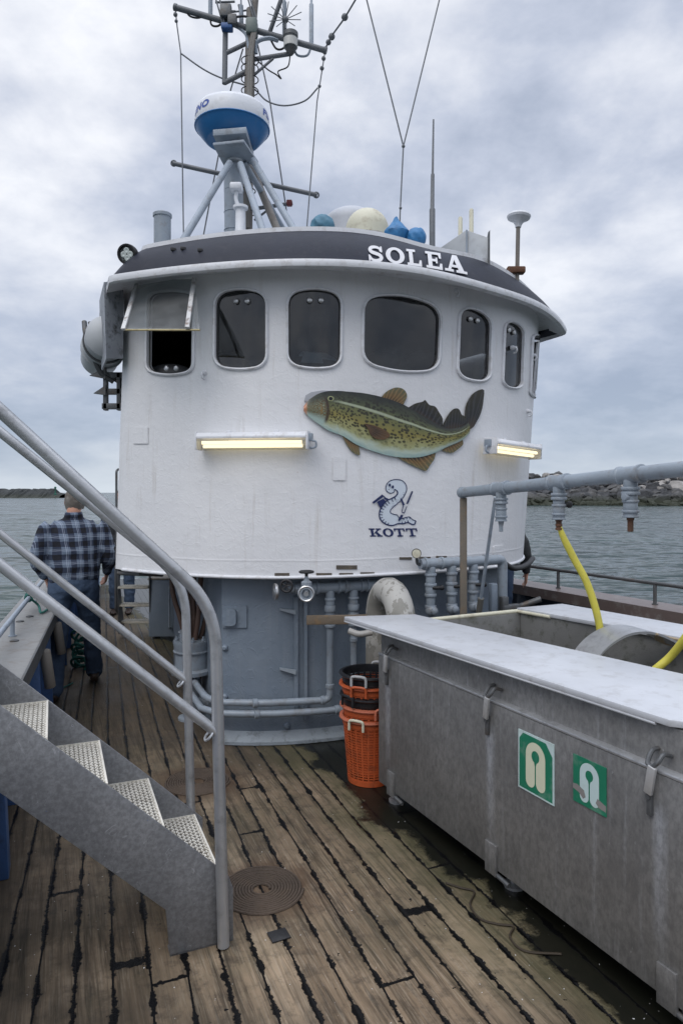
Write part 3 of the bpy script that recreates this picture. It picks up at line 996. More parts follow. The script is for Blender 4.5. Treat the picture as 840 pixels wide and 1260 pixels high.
# small weld pads and hooks on the wall
def pad(poly, name='wall_pad', mat=WHITE, th=.006):
    bm = newbm(); decal(bm, wall, (0.0, 1.6), [poly], .001, 8, th, dom=(-1.74, 1.62)); return fin(name, bm, mat, wh)
pad([(165, 526), (183, 526), (183, 546), (165, 546)])
pad(quadshape((409, 562), (425, 562), (425, 591), (409, 591), 0, 0, 2))
pad(quadshape((606, 672), (619, 671), (619, 683), (606, 684), 0, 0, 2))
for px, py in ((252, 459), (561, 358), (630, 428), (648, 506), (654, 437)):
    ab = newton(wall, px, py, (0.0, 2.3), dom=(-1.8, 1.6)); Pp, Nn = wall(*ab), normal(wall, *ab)
    bm = newbm(); lathe(bm, Pp - Nn * .01, Nn, [(0, .018), (.02, .017), (.03, .012), (.045, .010)], 12)
    tube(bm, bend([Pp + Nn * .03, Pp + Nn * .04 - UP * .015, Pp + Nn * .03 - UP * .04, Pp + Nn * .01 - UP * .04], .01), .006, 8)
    fin('wall_hook', bm, WTRIM, wh)
# brass and dark name plates over the pipes
PLATE = paint('tarnished plate', (.09, .075, .06), .5, .2, (.3, .24, .16), .5, 60, .2)
for q in ((338, 705, 356, 708.5), (389, 705, 408, 708.5), (413.5, 695.5, 439, 700.5), (417, 705, 434, 709), (443, 704, 460, 708)):
    pad([(q[0], q[1]), (q[2], q[1]), (q[2], q[3]), (q[0], q[3])], 'name_plate', PLATE, .004)
for q in ((491, 685.5, 506, 688.5), (515, 685, 529, 688), (536, 684, 549, 687)):
    pad([(q[0], q[1]), (q[2], q[1]), (q[2], q[3]), (q[0], q[3])], 'name_plate', PLATE, .004)
# thin conduits / welds
for pts in ([(566, 660), (560, 684)],):
    pass

# ---- visor with the navy name band
def lipz(u): return 3.12 - .03 * (u / 1.88) ** 2
def edge_curve(u, k, f0, c, z, w=1.88):
    """u beyond +-w runs straight ahead"""
    uu = max(-w, min(w, u))
    ex = abs(u) - w if abs(u) > w else 0
    return SH(2.2 + .02 + uu * k, f0 + c * uu * uu + ex, z)
def band(u, t):
    a = edge_curve(u, 1.0, 3.82, .25, lipz(min(abs(u), 1.88)) - .034 * math.exp(-((u - .55) / .6) ** 2))
    b = edge_curve(u, .885, 4.10, .175, 3.435 - (.052 if u > 0 else .030) * min(abs(u), 1.88) ** 2 - .050 * math.exp(-((u - .22) / .42) ** 2))
    p = a.lerp(b, t)
    return p + (V((0, 0, .02)) - FWD * .02) * (4 * t * (1 - t))
US = [-2.9 + 5.8 * i / 116 for i in range(117)]
US = [u for u in US]
def sweep(name, mat, prof, parent=wh, us=US, closed=True, **kw):
    """prof(u) -> list of points; swept along the visor"""
    bm = newbm(); rows = [[bm.verts.new(p) for p in prof(u)] for u in us]
    for a, b in zip(rows, rows[1:]):
        for k in range(len(a) if closed else len(a) - 1):
            bm.faces.new((a[k], a[(k + 1) % len(a)], b[(k + 1) % len(b)], b[k]))
    if closed: bm.faces.new(rows[0][::-1]); bm.faces.new(rows[-1])
    bmesh.ops.recalc_face_normals(bm, faces=bm.faces)
    return fin(name, bm, mat, parent, **kw)
vis = sweep('name_band', NAVY, lambda u: [band(u, t / 6) for t in range(7)] + [band(u, 1) + FWD * .03, band(u, 0) + FWD * .03])
def lip_prof(u):
    p = band(u, 0); o = -FWD
    return [p + UP * .028 + o * .012, p + UP * .004 + o * .020, p - UP * .016 + o * .012, p - UP * .02 + FWD * .03, p + UP * .0 + FWD * .035]
sweep('visor_lip', WTRIM, lip_prof, ang=60)
def top_prof(u):
    p = band(u, 1); o = -FWD
    return [p - UP * .02 + o * .010, p + UP * .022 + o * .010, p + UP * .026 + FWD * .06, p - UP * .01 + FWD * .06]
sweep('roof_rim', WTRIM, top_prof, ang=60)
# soffit between lip and wall
def soff(u):
    a = band(u, 0) - UP * .012 + FWD * .02
    uw = max(-1.75, min(1.75, u * .935))
    b = wall(uw, ZT - .02) + FWD * (max(0, abs(u) - 1.88) * 1.0 + .01) - STB * ((.05 + .16 * max(0, abs(u) - 1.88)) * (1 if u > 0 else -1) if abs(u) > 1.8 else 0)
    return [a, a.lerp(b, .5) + UP * .03, b]
sweep('soffit', WTRIM, soff, closed=False)
# roof skin
bm = newbm(); rows = []
for u in US:
    a = band(u, 1) + UP * .02
    e = SH(2.22 + u * .3, max(5.0, 4.6 + abs(u) * .5), 3.50)
    g = SH(2.22 + max(-1.6, min(1.6, u)) * .95, 8.2, 3.34)
    rows.append([bm.verts.new(p) for p in (a, a.lerp(g, .25) - UP * .03, a.lerp(g, .6) - UP * .02, g)])
for a, b in zip(rows, rows[1:]):
    for k in range(3): bm.faces.new((a[k], a[k + 1], b[k + 1], b[k]))
bmesh.ops.recalc_face_normals(bm, faces=bm.faces)
roof = fin('roof', bm, paint('grey roof paint', (.3, .32, .34), .6), wh)
# stained side screens under both visor ends
SCR = paint('stained grey screen', (.27, .29, .32), .6, .25, (.05, .05, .05), .9, 12, .3)
bm = newbm()
prism(bm, [at(128, 347, 4.70), at(152, 344, 4.86), at(152, 441, 4.86), at(131, 441, 4.72), at(129, 380, 4.70)], FWD * .016, .002)
fin('side_screen', bm, SCR, wh)
bm = newbm()
prism(bm, [at(128, 347, 4.72), at(131, 441, 4.74), at(131, 441, 4.74) + FWD * .5, at(128, 347, 4.72) + FWD * .5], STB * .012)
fin('side_screen', bm, SCR, wh)

# ---- lettering
def glyph(ch):
    R = lambda x0, y0, x1, y1: [(x0, y0), (x1, y0), (x1, y1), (x0, y1)]
    def ring(cx, cy, ax, ay, bx, by, n=28):
        # thick-sided ring as quads
        o = [(cx + ax * math.cos(2 * PI * i / n), cy + ay * math.sin(2 * PI * i / n)) for i in range(n)]
        q = [(cx + bx * math.cos(2 * PI * i / n), cy + by * math.sin(2 * PI * i / n)) for i in range(n)]
        h1 = o[:n // 2 + 1] + q[:n // 2 + 1][::-1]
        h2 = o[n // 2:] + [o[0]] + [q[0]] + q[n // 2:][::-1]
        return [h1, h2]
    if ch == 'K':
        return [R(.14, 0, .36, 1), R(0, 0, .50, .15), R(0, .85, .50, 1), [(.34, .36), (.72, .9), (.92, .9), (.50, .40)],
                [(.42, .52), (.60, .66), (.96, .1), (.70, .1)], R(.56, .85, 1.0, 1), R(.58, 0, 1.04, .15)]
    if ch == 'O': return ring(.5, .5, .5, .52, .26, .36)
    if ch == 'T': return [R(.39, 0, .61, 1), R(0, .84, 1, 1), [(0, .62), (.10, .62), (.15, .88), (0, .88)], [(1, .62), (.90, .62), (.85, .88), (1, .88)], R(.22, 0, .78, .15)]
    if ch == 'L': return [R(.14, 0, .38, 1), R(0, .86, .55, 1), R(0, 0, .92, .15), [(.92, .38), (.80, .38), (.72, .1), (.92, .1)]]
    if ch == 'E': return [R(.14, 0, .38, 1), R(0, .86, .94, 1), R(0, 0, .98, .15), [(.94, .66), (.83, .66), (.76, .9), (.94, .9)], [(.98, .36), (.86, .36), (.78, .1), (.98, .1)], R(.36, .44, .66, .58), R(.60, .34, .70, .68)]
    if ch == 'A': return [[(.40, 1), (.62, 1), (.94, .08), (.68, .08)], [(.40, 1), (.52, .86), (.26, .08), (.12, .08)], R(.26, .28, .72, .42), R(-.02, 0, .40, .14), R(.54, 0, 1.06, .14), ]
    if ch == 'S':
        sp = cr2([(.84, .66), (.80, .84), (.62, .93), (.42, .94), (.24, .88), (.17, .74), (.28, .60), (.52, .52), (.76, .43), (.86, .27), (.76, .12), (.54, .05), (.32, .07), (.18, .18), (.13, .34)], 4)
        n = len(sp)
        w = [.10 + .13 * math.sin(PI * min(1, i / (n - 1))) ** .8 for i in range(n)]
        return [[(p[0], p[1]) for p in ribbon(sp, w)], R(.84, .62, .94, 1.0), R(.04, 0, .14, .40)]
def place_glyphs(quads, mapf):
    out = []
    for ch, q in quads:
        for poly in glyph(ch):
            P2 = []
            for x, y in poly:
                bl_, br_, tr_, tl = q
                a = V(bl_) * (1 - x) + V(br_) * x; b = V(tl) * (1 - x) + V(tr_) * x
                P2.append(a * (1 - y) + b * y)
            out.append(P2)
    return out
# SOLEA on the band: corners of each letter as seen
def arc_letters(word, xs, topf, botf):
    out = []
    for ch, (x0, x1) in zip(word, xs):
        out.append((ch, ((x0 + 1, botf(x0)), (x1 + 1, botf(x1)), (x1 - 1, topf(x1)), (x0 - 1, topf(x0)))))
    return out
tf = lambda x: 303 + .062 * (x - 450) + .00050 * (x - 450) ** 2
bf = lambda x: 321 + .092 * (x - 450) + .00046 * (x - 450) ** 2
sq = arc_letters('SOLEA', [(452, 471), (474, 497), (500, 519), (523, 543), (546, 571)], tf, bf)
bm = newbm()
decal(bm, band, (0.1, .5), place_glyphs(sq, None), .003, 5, 0.003)
lt = fin('lettering', bm, LETW, wh, smooth=False); lt['label'] = 'white ship name on the navy band'
# KOTT and the navy line drawing above it
kq = arc_letters('KOTT', [(454, 469), (470.5, 483.5), (484.5, 497.5), (499, 513)], lambda x: 650.2 - .004 * (x - 454), lambda x: 660.3 - .004 * (x - 454))
bm = newbm()
decal(bm, wall, (0.2, 1.5), place_glyphs(kq, None), .002, 5)
lt = fin('lettering', bm, NAVYL, wh, smooth=False); lt['label'] = 'small navy lettering under the line drawing'
def L(pts, k=5):     # crop coordinates (x7 zoom of 440,580) -> photograph
    return cr2([(440 + x / 7, 580 + y / 7) for x, y in pts], k)
outl = L([(335, 165), (315, 155), (312, 175), (285, 188), (255, 178), (240, 150), (248, 110), (280, 80), (330, 70), (380, 80), (412, 115), (418, 160), (400, 205), (375, 245)])
bodyr = L([(375, 245), (330, 285), (285, 325), (280, 355), (310, 370), (335, 375), (350, 395), (360, 410), (400, 400), (440, 392), (465, 412), (480, 420), (497, 425)])
bodyl = L([(335, 165), (340, 190), (320, 215), (285, 235), (250, 250), (215, 290), (188, 340), (185, 390), (205, 430), (250, 458), (300, 465), (345, 450), (390, 450), (430, 440), (460, 455), (485, 455), (497, 425)])
fill = outl + bodyr[1:] + bodyl[::-1][1:-1]
bm = newbm(); decal(bm, wall, (0.2, 1.6), [fill], .0015, 4)
em = fin('emblem', bm, paint('pale blue emblem paint', (.58, .64, .71), .5, .05), wh, smooth=False)
em['label'] = 'line drawn lugworm emblem holding a brush'
strokes = [ribbon(outl, 1.0), ribbon(bodyr, 1.0), ribbon(bodyl, 1.5)]
for a, b in (((250, 250), (272, 278)), ((232, 268), (255, 295)), ((215, 292), (238, 310)), ((200, 318), (222, 328)), ((190, 345), (214, 352)),
             ((185, 372), (210, 375)), ((190, 402), (212, 396)), ((205, 428), (224, 414)), ((228, 448), (240, 430)), ((256, 459), (262, 442)),
             ((290, 236), (298, 262)), ((312, 220), (322, 246)), ((376, 448), (380, 432)), ((405, 446), (402, 428)), ((430, 440), (424, 420)),
             ((388, 404), (392, 418)), ((415, 398), (418, 412)), ((440, 395), (444, 410))):
    strokes.append(ribbon([(440 + a[0] / 7, 580 + a[1] / 7), (440 + b[0] / 7, 580 + b[1] / 7)], .95))
def disc(cx, cy, r, ry=None, n=12): return [(440 + (cx + r * math.cos(2 * PI * i / n)) / 7, 580 + (cy + (ry or r) * math.sin(2 * PI * i / n)) / 7) for i in range(n)]
strokes += [disc(270, 118, 10, 14), disc(296, 134, 10, 14), disc(262, 155, 4)]
C7 = lambda pts: [(440 + x / 7, 580 + y / 7) for x, y in pts]
strokes += [C7([(120, 265), (205, 198), (222, 215), (130, 280)]), C7([(160, 262), (215, 235), (240, 262), (185, 315)]), C7([(215, 205), (235, 225), (268, 240), (250, 250), (222, 240)]),
            C7([(458, 168), (470, 174), (425, 282), (410, 278)]), C7([(358, 236), (372, 232), (400, 290), (380, 292)]), C7([(365, 372), (385, 378), (375, 402), (350, 430), (340, 420)])]
strokes += [ribbon(C7([(385, 292), (372, 350)]), 1.0), ribbon(C7([(415, 300), (392, 360)]), 1.0), ribbon(C7([(372, 350), (392, 360)]), 1.2)]
rs_ = random.Random(5)
for _ in range(26):
    t = rs_.random(); cx = 400 - 110 * t + rs_.uniform(-18, 10); cy = 190 + 110 * t + rs_.uniform(-12, 12)
    strokes.append(disc(cx, cy, 2.6, n=6))
bm = newbm(); decal(bm, wall, (0.2, 1.6), strokes, .0035, 4)
fin('emblem_outline', bm, NAVYL, em, smooth=False)

# ---- grey base of the house
def low(u, z):
    return SH(2.2 + u, 4.36 + .16 * abs(u) ** 3, z)
bm = newbm()
us = [-1.14 + 2.36 * i / 40 for i in range(41)]
rows = [[bm.verts.new(low(u, z)) for z in (-.02, .4, .8, ZB - .002)] for u in us]
lft = [[bm.verts.new(low(-1.14, z) + FWD * d) for z in (-.02, .4, .8, ZB - .002)] for d in (2.0, 1.4, .7)]
rgt = [[bm.verts.new(low(1.22, z) + FWD * d) for z in (-.02, .4, .8, ZB - .002)] for d in (.7, 1.4, 2.0)]
rows = lft + rows + rgt
for a, b in zip(rows, rows[1:]):
    for k in range(3): bm.faces.new((a[k], b[k], b[k + 1], a[k + 1]))
for k in range(3): bm.faces.new((rows[-1][k], rows[0][k], rows[0][k + 1], rows[-1][k + 1]))
bmesh.ops.recalc_face_normals(bm, faces=bm.faces)
base = fin('base_wall', bm, GREYH, wh); base['label'] = 'blue grey lower wall'
def lowoff(u, z, d): return low(u, z) + normal(low, u, z) * d
bm = newbm()
rows = [[bm.verts.new(lowoff(u, z, d)) for z, d in ((.004, .002), (.004, .055), (.025, .055), (.085, .006))] for u in us]
for a, b in zip(rows, rows[1:]):
    for k in range(3): bm.faces.new((a[k], b[k], b[k + 1], a[k + 1]))
fin('plinth', bm, paint('worn grey plinth', (.27, .31, .35), .6, .2, (.08, .09, .08), .7, 20, .5), base)
def lowat(px, py, d=0.0):
    ab = newton(low, px, py, (-.8, .6), dom=(-1.14, 1.22))
    return lowoff(ab[0], ab[1], d), normal(low, *ab)
# square plate with a raised boss
bm = newbm(); decal(bm, low, (-.9, .8), [[(274, 745), (304, 745), (304, 772), (274, 772)]], .001, 8, .012)
pl = fin('access_plate', bm, GREYH, base)
bm = newbm(); decal(bm, low, (-.9, .8), [quadshape((276, 749), (292, 749), (292, 768), (276, 768), 1, 1, 4)], .012, 8, .03)
fin('boss', bm, GREYH, pl)
# ribs and gussets
for (x0, x1, y0, y1, th) in ((361, 366, 734, 872, .03), (373, 377, 735, 884, .035)):
    bm = newbm(); decal(bm, low, (-.6, .8), [[(x0, y0), (x1, y0), (x1, y1), (x0, y1)]], .001, 12, th); fin('rib', bm, GREYH, base)
for y in (749.5, 822.5):
    p, n_ = lowat(363, y, 0); q, _ = lowat(344, y - 1.5, 0)
    bm = newbm(); prism(bm, [p + n_ * .03, q + n_ * .004, q - UP * .012 + n_ * .004, p + n_ * .03 - UP * .03], n_ * .02)
    fin('gusset', bm, paint('light grey gusset', (.27, .31, .35), .5), base)
for px, py in ((277, 797), (277, 857), (353, 893)):
    p, n_ = lowat(px, py, 0)
    bm = newbm(); lathe(bm, p - n_ * .005, n_, [(0, .022), (.02, .02), (.03, .01)], 12)
    fin('stud', bm, GREYH, base)
# vertical grab rail at the left corner, rubber fender at the right corner
bm = newbm()
p0 = at(143, 700, 5.15)
tube(bm, bend([at(149, 577, 5.15), at(143.5, 578, 5.1), at(143.5, 640, 5.1), at(143.5, 688, 5.1), at(149, 690, 5.15)], .04), .009, 10)
fin('grab_rail', bm, STEELD, wh)
bm = newbm()
tube(bm, cr([at(621, 694, 5.14), at(630, 699, 5.22), at(641, 698, 5.45), at(650, 693, 5.75), at(655, 687, 6.1)], 6), .022, 12)
fin('corner_fender', bm, BLACK, wh)

# ================================================================ OBJECTS ON DECK
ALU = paint('weathered aluminium', (.43, .44, .455), .32, .16, (.15, .15, .15), .5, 45, .12, .55)
ALUP = paint('grey stair plate', (.215, .22, .235), .46, .16, (.30, .30, .30), .35, 45, .14, .35)
TREADM = paint('pale perforated tread', (.68, .65, .58), .55, .15, (.30, .26, .2), .5, 60, .25, .2)
def collar(bm, p, ax, r, h=.02, g=1.25):
    lathe(bm, V(p) - V(ax).normalized() * h / 2, ax, [(0, r * 1.02), (h * .12, r * g), (h * .88, r * g), (h, r * 1.02)], 16)

def stair_mat():
    s = NT('scratched stair plate')
    n1 = s.noise(2.5, 6, .65); n2 = s.noise(60, 5, .7); n3 = s.noise(13, 6, .7)
    c = s.mix(s.ramp(n1, [(.3, 0.0), (.7, 1.0)]), (.19, .195, .205), (.29, .295, .305))
    c = s.mix(s.ramp(n2, [(.4, .45), (.6, 0.0)]), c, (.09, .09, .095))
    c = s.mix(s.ramp(n2, [(.62, 0.0), (.75, .5)]), c, (.34, .35, .37))
    scr = s.math('ABSOLUTE', s.math('SUBTRACT', s.noise(5, 2, .5, dist=3.0), .5))
    c = s.mix(s.math('MULTIPLY', s.ramp(scr, [(.0, .6), (.006, 0.0)]), s.ramp(n3, [(.5, 0.0), (.6, 1.0)])), c, (.5, .51, .53))
    bl = s.ramp(s.noise(16, 3, .6, s.map((1, 1, 1), (7, 3, 2))), [(.735, 0.0), (.75, .7)])
    c = s.mix(bl, c, (.06, .16, .42))
    return s.bsdf(c, s.math('ADD', .36, s.math('MULTIPLY', n3, .2)), .4, s.bump(s.math('ADD', n1, s.math('MULTIPLY', n2, .12)), .3, .01))
ALUP = stair_mat()
# ---- stair: runs athwartships, up to port
SO = V((-.41, 2.59, 0))
def ST_(s_, w, z): return SO - STB * s_ + FWD * w + UP * z
st = thing('metal_stair', 'grey aluminium stair with perforated treads and pipe handrails at the lower left', 'stair', SO)
WD = .47
for w, name in ((0, 'stringer'), (WD, 'stringer')):
    bm = newbm()
    if w == 0:
        pts = [(0.0, 0), (.235, 0), (.25, .175), (1.5, 1.375), (1.5, 1.66), (.06, .292), (.02, .255), (0.0, .2)]
    else:
        pts = [(.02, 0), (.235, 0), (.25, .175), (1.5, 1.375), (1.5, 1.66), (.30, .53), (.052, .292), (.02, .26)]
    prism(bm, [ST_(a, w, b) for a, b in pts], FWD * .012, .002)
    o = fin(name, bm, ALUP, st)
    # folded foot flange
    bm = newbm()
    box(bm, ST_(.12, w + .03, .005), (.23, .06, .009), SAX, .002)
    fin('foot_flange', bm, ALUP, o)
# one perforated tread (local frame: x towards port/back, y ahead), real diamond openings
def tread_bm():
    bm = newbm()
    L_, W_ = .205, WD - .014
    nx, ny = 12, 17
    for i in range(nx + 1):
        pass
    # expanded-metal lattice: strands zigzag across
    for i in range(nx):
        y0 = 0
        x = .004 + (L_ - .008) * (i + .5) / nx
        pts = []
        for j in range(ny * 2 + 1):
            yy = W_ * j / (ny * 2)
            off = (L_ - .008) / nx * .46 * (1 if j % 2 else -1) * (1 if i % 2 else -1)
            pts.append(V((x + off, yy, -.004)))
        a = [(bm.verts.new(p + V((-.0042, 0, 0))), bm.verts.new(p + V((.0042, 0, 0)))) for p in pts]
        b = [(bm.verts.new(p + V((-.0042, 0, -.005))), bm.verts.new(p + V((.0042, 0, -.005)))) for p in pts]
        for k in range(len(a) - 1):
            bm.faces.new((a[k][0], a[k][1], a[k + 1][1], a[k + 1][0]))
            bm.faces.new((a[k][0], a[k + 1][0], b[k + 1][0], b[k][0]))
            bm.faces.new((a[k][1], b[k][1], b[k + 1][1], a[k + 1][1]))
    return bm
def frame_bm():
    bm = newbm()
    L_, W_ = .205, WD - .014
    box(bm, (.004, W_ / 2, -.014), (.008, W_, .030), None, .001)
    box(bm, (L_ - .004, W_ / 2, -.012), (.008, W_, .024), None, .001)
    box(bm, (L_ / 2, .0025, -.012), (L_ - .018, .005, .024))
    box(bm, (L_ / 2, W_ - .0025, -.012), (L_ - .018, .005, .024))
    return bm
Rm = Matrix((-STB, FWD, UP)).transposed()
treadproto = None
for i in range(6):
    s0, z0 = .055 + .197 * i, .287 + .19 * i
    org = ST_(s0, .013, z0)
    bms = []
    for nm, bmf in (('tread', frame_bm()), ('tread_grating', tread_bm())):
        for v in bmf.verts: v.co = org + Rm @ v.co
        bmesh.ops.recalc_face_normals(bmf, faces=bmf.faces)
        bms.append(bmf)
    o = fin('tread', bms[0], TREADM, st)
    fin('grating', bms[1], TREADM, o, smooth=False)
# handrails: outer posts and two rails on each side
def rails(w, zc_, sl, zl, sp, rp, s_end):
    # main: from far left top down to the bend and down the post
    top = [ST_(s_end, w, zc_ + sl * (s_end - sp))]
    bm = newbm(); tube(bm, bend([top[0], ST_(sp, w, zc_), ST_(sp - .032, w, .006)], .16, 10), rp, 16)
    o = fin('handrail', bm, ALU, st)
    bm = newbm()
    tube(bm, [ST_(s_end, w, zl + .915 * (s_end - sp)), ST_(sp - .014, w, zl)], rp * .86, 14)
    p = ST_(sp, w, zl)
    fin('mid_rail', bm, ALU, o)
    bm = newbm(); torus(bm, p - STB * (rp * 1.0), (STB * -1 + UP * .9), rp * .95, .005, 16, 6)
    fin('weld_bead', bm, ALU, o)
rails(-.024, 1.278, .97, .80, .075, .0225, 1.5)
rails(WD + .03, 1.312, .862, .86, .092, .0195, 1.5)

# ---- long metal tank with white lids
E_ = V((.4496, -.8934, 0)); IN = V((.8934, .4496, 0)); TO = V((.246, 3.76, 0))
def TK(s_, w, z): return TO + E_ * s_ + IN * w + UP * z
TAX = (E_, IN, UP)
def tank_mat():
    s = NT('weathered stainless tank')
    big = s.noise(2.2, 6, .65); med = s.noise(16, 6, .7)
    c = s.mix(s.ramp(big, [(.3, 0.0), (.72, 1.0)]), (.185, .182, .178), (.30, .296, .29))
    c = s.mix(s.ramp(med, [(.5, 0.0), (.8, .5)]), c, (.10, .10, .10))
    run = s.noise(1.0, 6, .7, s.map((30, 30, 1.3)))
    c = s.mix(s.ramp(run, [(.55, 0.0), (.80, .55)]), c, (.42, .43, .45))
    c = s.mix(s.ramp(run, [(.22, .35), (.42, 0.0)]), c, (.09, .085, .08))
    sp = s.ramp(s.noise(70, 3, .6, s.map((1, 1, .45))), [(.70, 0.0), (.76, 1.0)])
    c = s.mix(s.math('MULTIPLY', sp, .5), c, (.55, .56, .58))
    bl = s.ramp(s.noise(24, 5, .7, s.map((1, 1, .3), (4, 4, 1))), [(.66, 0.0), (.74, 1.0)])
    c = s.mix(s.math('MULTIPLY', bl, .35), c, (.07, .045, .03))
    # salt streaks below the three latches (own shape, stays with the panel)
    S_ = s.n('ShaderNodeSeparateXYZ'); s.set(S_.inputs[0], s.tc.outputs['Object'])
    e = s.math('ADD', s.math('MULTIPLY', S_.outputs[0], E_.x), s.math('MULTIPLY', S_.outputs[1], E_.y))
    for q in (.07, .93, 1.765):
        d = s.math('ABSOLUTE', s.math('SUBTRACT', s.math('ADD', e, s.math('MULTIPLY', s.math('SUBTRACT', med, .5), .02)), q))
        m1 = s.ramp(d, [(.006, .62), (.035, 0.0)])
        m2 = s.ramp(S_.outputs[2], [(.20, 0.0), (.35, .75), (.66, 1.0), (.72, 0.0)])
        c = s.mix(s.math('MULTIPLY', s.math('MULTIPLY', m1, m2), s.ramp(run, [(.2, .5), (.6, 1.0)])), c, (.52, .54, .58))
    mot = s.noise(55, 4, .7, s.map((1, 1, .55)))
    c = s.mix(s.ramp(mot, [(.35, .45), (.6, 0.0)]), c, (.085, .085, .088))
    brush = s.noise(1.0, 4, .6, s.map((140, 140, 4)))
    h = s.math('ADD', s.math('MULTIPLY', big, 1.2), s.math('ADD', s.math('MULTIPLY', med, .2), s.math('MULTIPLY', brush, .15)))
    return s.bsdf(c, s.math('ADD', .38, s.math('MULTIPLY', med, .22)), .45, s.bump(h, .3, .01))
TANK = tank_mat()
INNER = paint('stained inner tank metal', (.19, .19, .185), .6, .2, (.05, .055, .03), .8, 20, .3, .2)
LIDM = paint('scuffed white lid', (.47, .485, .515), .42, .12, (.30, .295, .29), .5, 30, .1)
LT = 1.87
def wi(s_): return .965 + (s_ + .06) * .17          # inner side wall of the far lid
tk = thing('holding_tank', 'long grey metal tank with white lids and hinged front panel, right of the deck', 'tank', TO)
bm = newbm()
box(bm, TK(LT / 2 - .03, .02, .52), (LT + .06, .035, .87), TAX, .004)
fin('front_wall', bm, TANK, tk)
bm = newbm()
box(bm, TK(-.04, .70, .52), (.03, 1.28, .87), TAX, .004)
fin('end_wall', bm, INNER, tk)
bm = newbm()
prism(bm, [TK(-.02, wi(-.02), .1), TK(LT, wi(LT), .1), TK(LT, wi(LT) + .03, .1), TK(-.02, wi(-.02) + .03, .1)], UP * .86)
fin('side_wall', bm, INNER, tk)
bm = newbm()
prism(bm, [TK(-.055, 1.34, .08), TK(LT, 1.62, .08), TK(LT, 1.65, .08), TK(-.055, 1.37, .08)], UP * .88)
fin('outer_wall', bm, TANK, tk)
bm = newbm()
prism(bm, [TK(-.02, .04, .28), TK(LT, .04, .28), TK(LT, 1.6, .28), TK(-.02, 1.34, .28)], UP * .02)
fin('tank_floor', bm, INNER, tk)
bm = newbm()
box(bm, TK(LT + .012, .82, .52), (.02, 1.66, .86), TAX, .003)
fin('end_wall', bm, TANK, tk)
# rims
bm = newbm(); tube(bm, [TK(-.04, .30, .965), TK(-.04, .96, .965)], .013, 10)
tube(bm, [TK(-.04, .96, .965), TK(.2, 1.0, .965)], .010, 10)
fin('rim_pipe', bm, CREAM, tk)
# front panel hinged below
bm = newbm()
box(bm, TK(.92, -.018, .455), (1.90, .028, .70), TAX, .005)
pan = fin('front_panel', bm, TANK, tk)
bm = newbm(); box(bm, TK(.92, -.010, .812), (1.90, .05, .012), TAX, .003)
fin('panel_ledge', bm, ALU, pan)
# latches: hook on an eye, hanging tag
def latch(s_):
    t = TK(s_, -.034, .80)
    bm = newbm()
    tube(bm, cr([TK(s_ + .035, -.001, .862), TK(s_ + .035, -.035, .872), TK(s_ + .03, -.055, .850), TK(s_ + .012, -.058, .832), TK(s_ - .008, -.055, .836), TK(s_ - .012, -.03, .868), TK(s_ - .012, .0, .872)], 5), .0075, 8)
    o = fin('latch', bm, STEELD, tk)
    bm = newbm()
    ax2 = (UP * 1 + E_ * .25 - IN * .10).normalized(); ax0 = (E_ - ax2 * E_.dot(ax2)).normalized(); ax1 = ax0.cross(ax2)
    box(bm, TK(s_ + .004, -.058, .785), (.028, .012, .098), (ax0, ax1, ax2), .002)
    fin('latch_bar', bm, paint('bright latch metal', (.5, .5, .5), .4, .1, (.2, .2, .2), .4, 40, .1, .4), o)
    bm = newbm()
    box(bm, TK(s_ - .012, -.040, .705), (.018, .014, .085), TAX, .003)
    lathe(bm, TK(s_ - .012, -.033, .725), -IN, [(0, .009), (.02, .009)], 10)
    fin('latch_catch', bm, STEELD, o)
for q in (.085, .93, 1.745): latch(q)
def hinge(s_):
    bm = newbm()
    box(bm, TK(s_, -.037, .145), (.065, .010, .13), TAX, .002)
    box(bm, TK(s_ + .034, -.036, .145), (.010, .014, .13), TAX, .002)
    o = fin('hinge', bm, TANK, tk)
    bm = newbm(); tube(bm, [TK(s_ + .035, -.03, .085), TK(s_ + .11, -.03, .078)], .010, 10)
    fin('hinge_pin', bm, STEELD, o)
for q in (.105, .935, 1.79): hinge(q)
for s_, w in ((.03, .05), (.03, 1.3), (1.8, .1), (1.8, 1.5), (.95, .08)):
    bm = newbm()
    tube(bm, [TK(s_, w, .012), TK(s_, w, .1)], .016, 10)
    lathe(bm, TK(s_, w, .001), UP, [(0, .045), (.012, .045), (.018, .02)], 14)
    fin('foot', bm, ALU, tk)
# lids
def lid(pts, z, name='lid', label=None):
    bm = newbm()
    prism(bm, [V((p[0], p[1], z - .022)) for p in pts], UP * .024, .005)
    o = fin(name, bm, LIDM, tk)
    if label: o['label'] = label
    return o
l1 = lid([(.014, 3.94), (1.03, 2.15), (1.085, 2.125), (1.62, 2.30), (1.58, 2.36), (.43, 4.015)], .983, label='near white lid running to a pointed far corner')
bm = newbm()
a, b = V((.014, 3.94, .957)), V((1.03, 2.15, .957))
tube(bm, [a + IN * .006, a.lerp(b, .975) + IN * .006], .006, 8)
fin('lid_edge', bm, LIDM, l1)
l2 = lid([(1.085, 4.24), (1.42, 4.396), (2.25, 2.95), (1.88, 2.75), (1.73, 3.46)][:0] or [(1.085, 4.24), (1.42, 4.396), (2.25, 3.06), (1.98, 2.94)], .983, label='far white lid on the outer side of the tank')
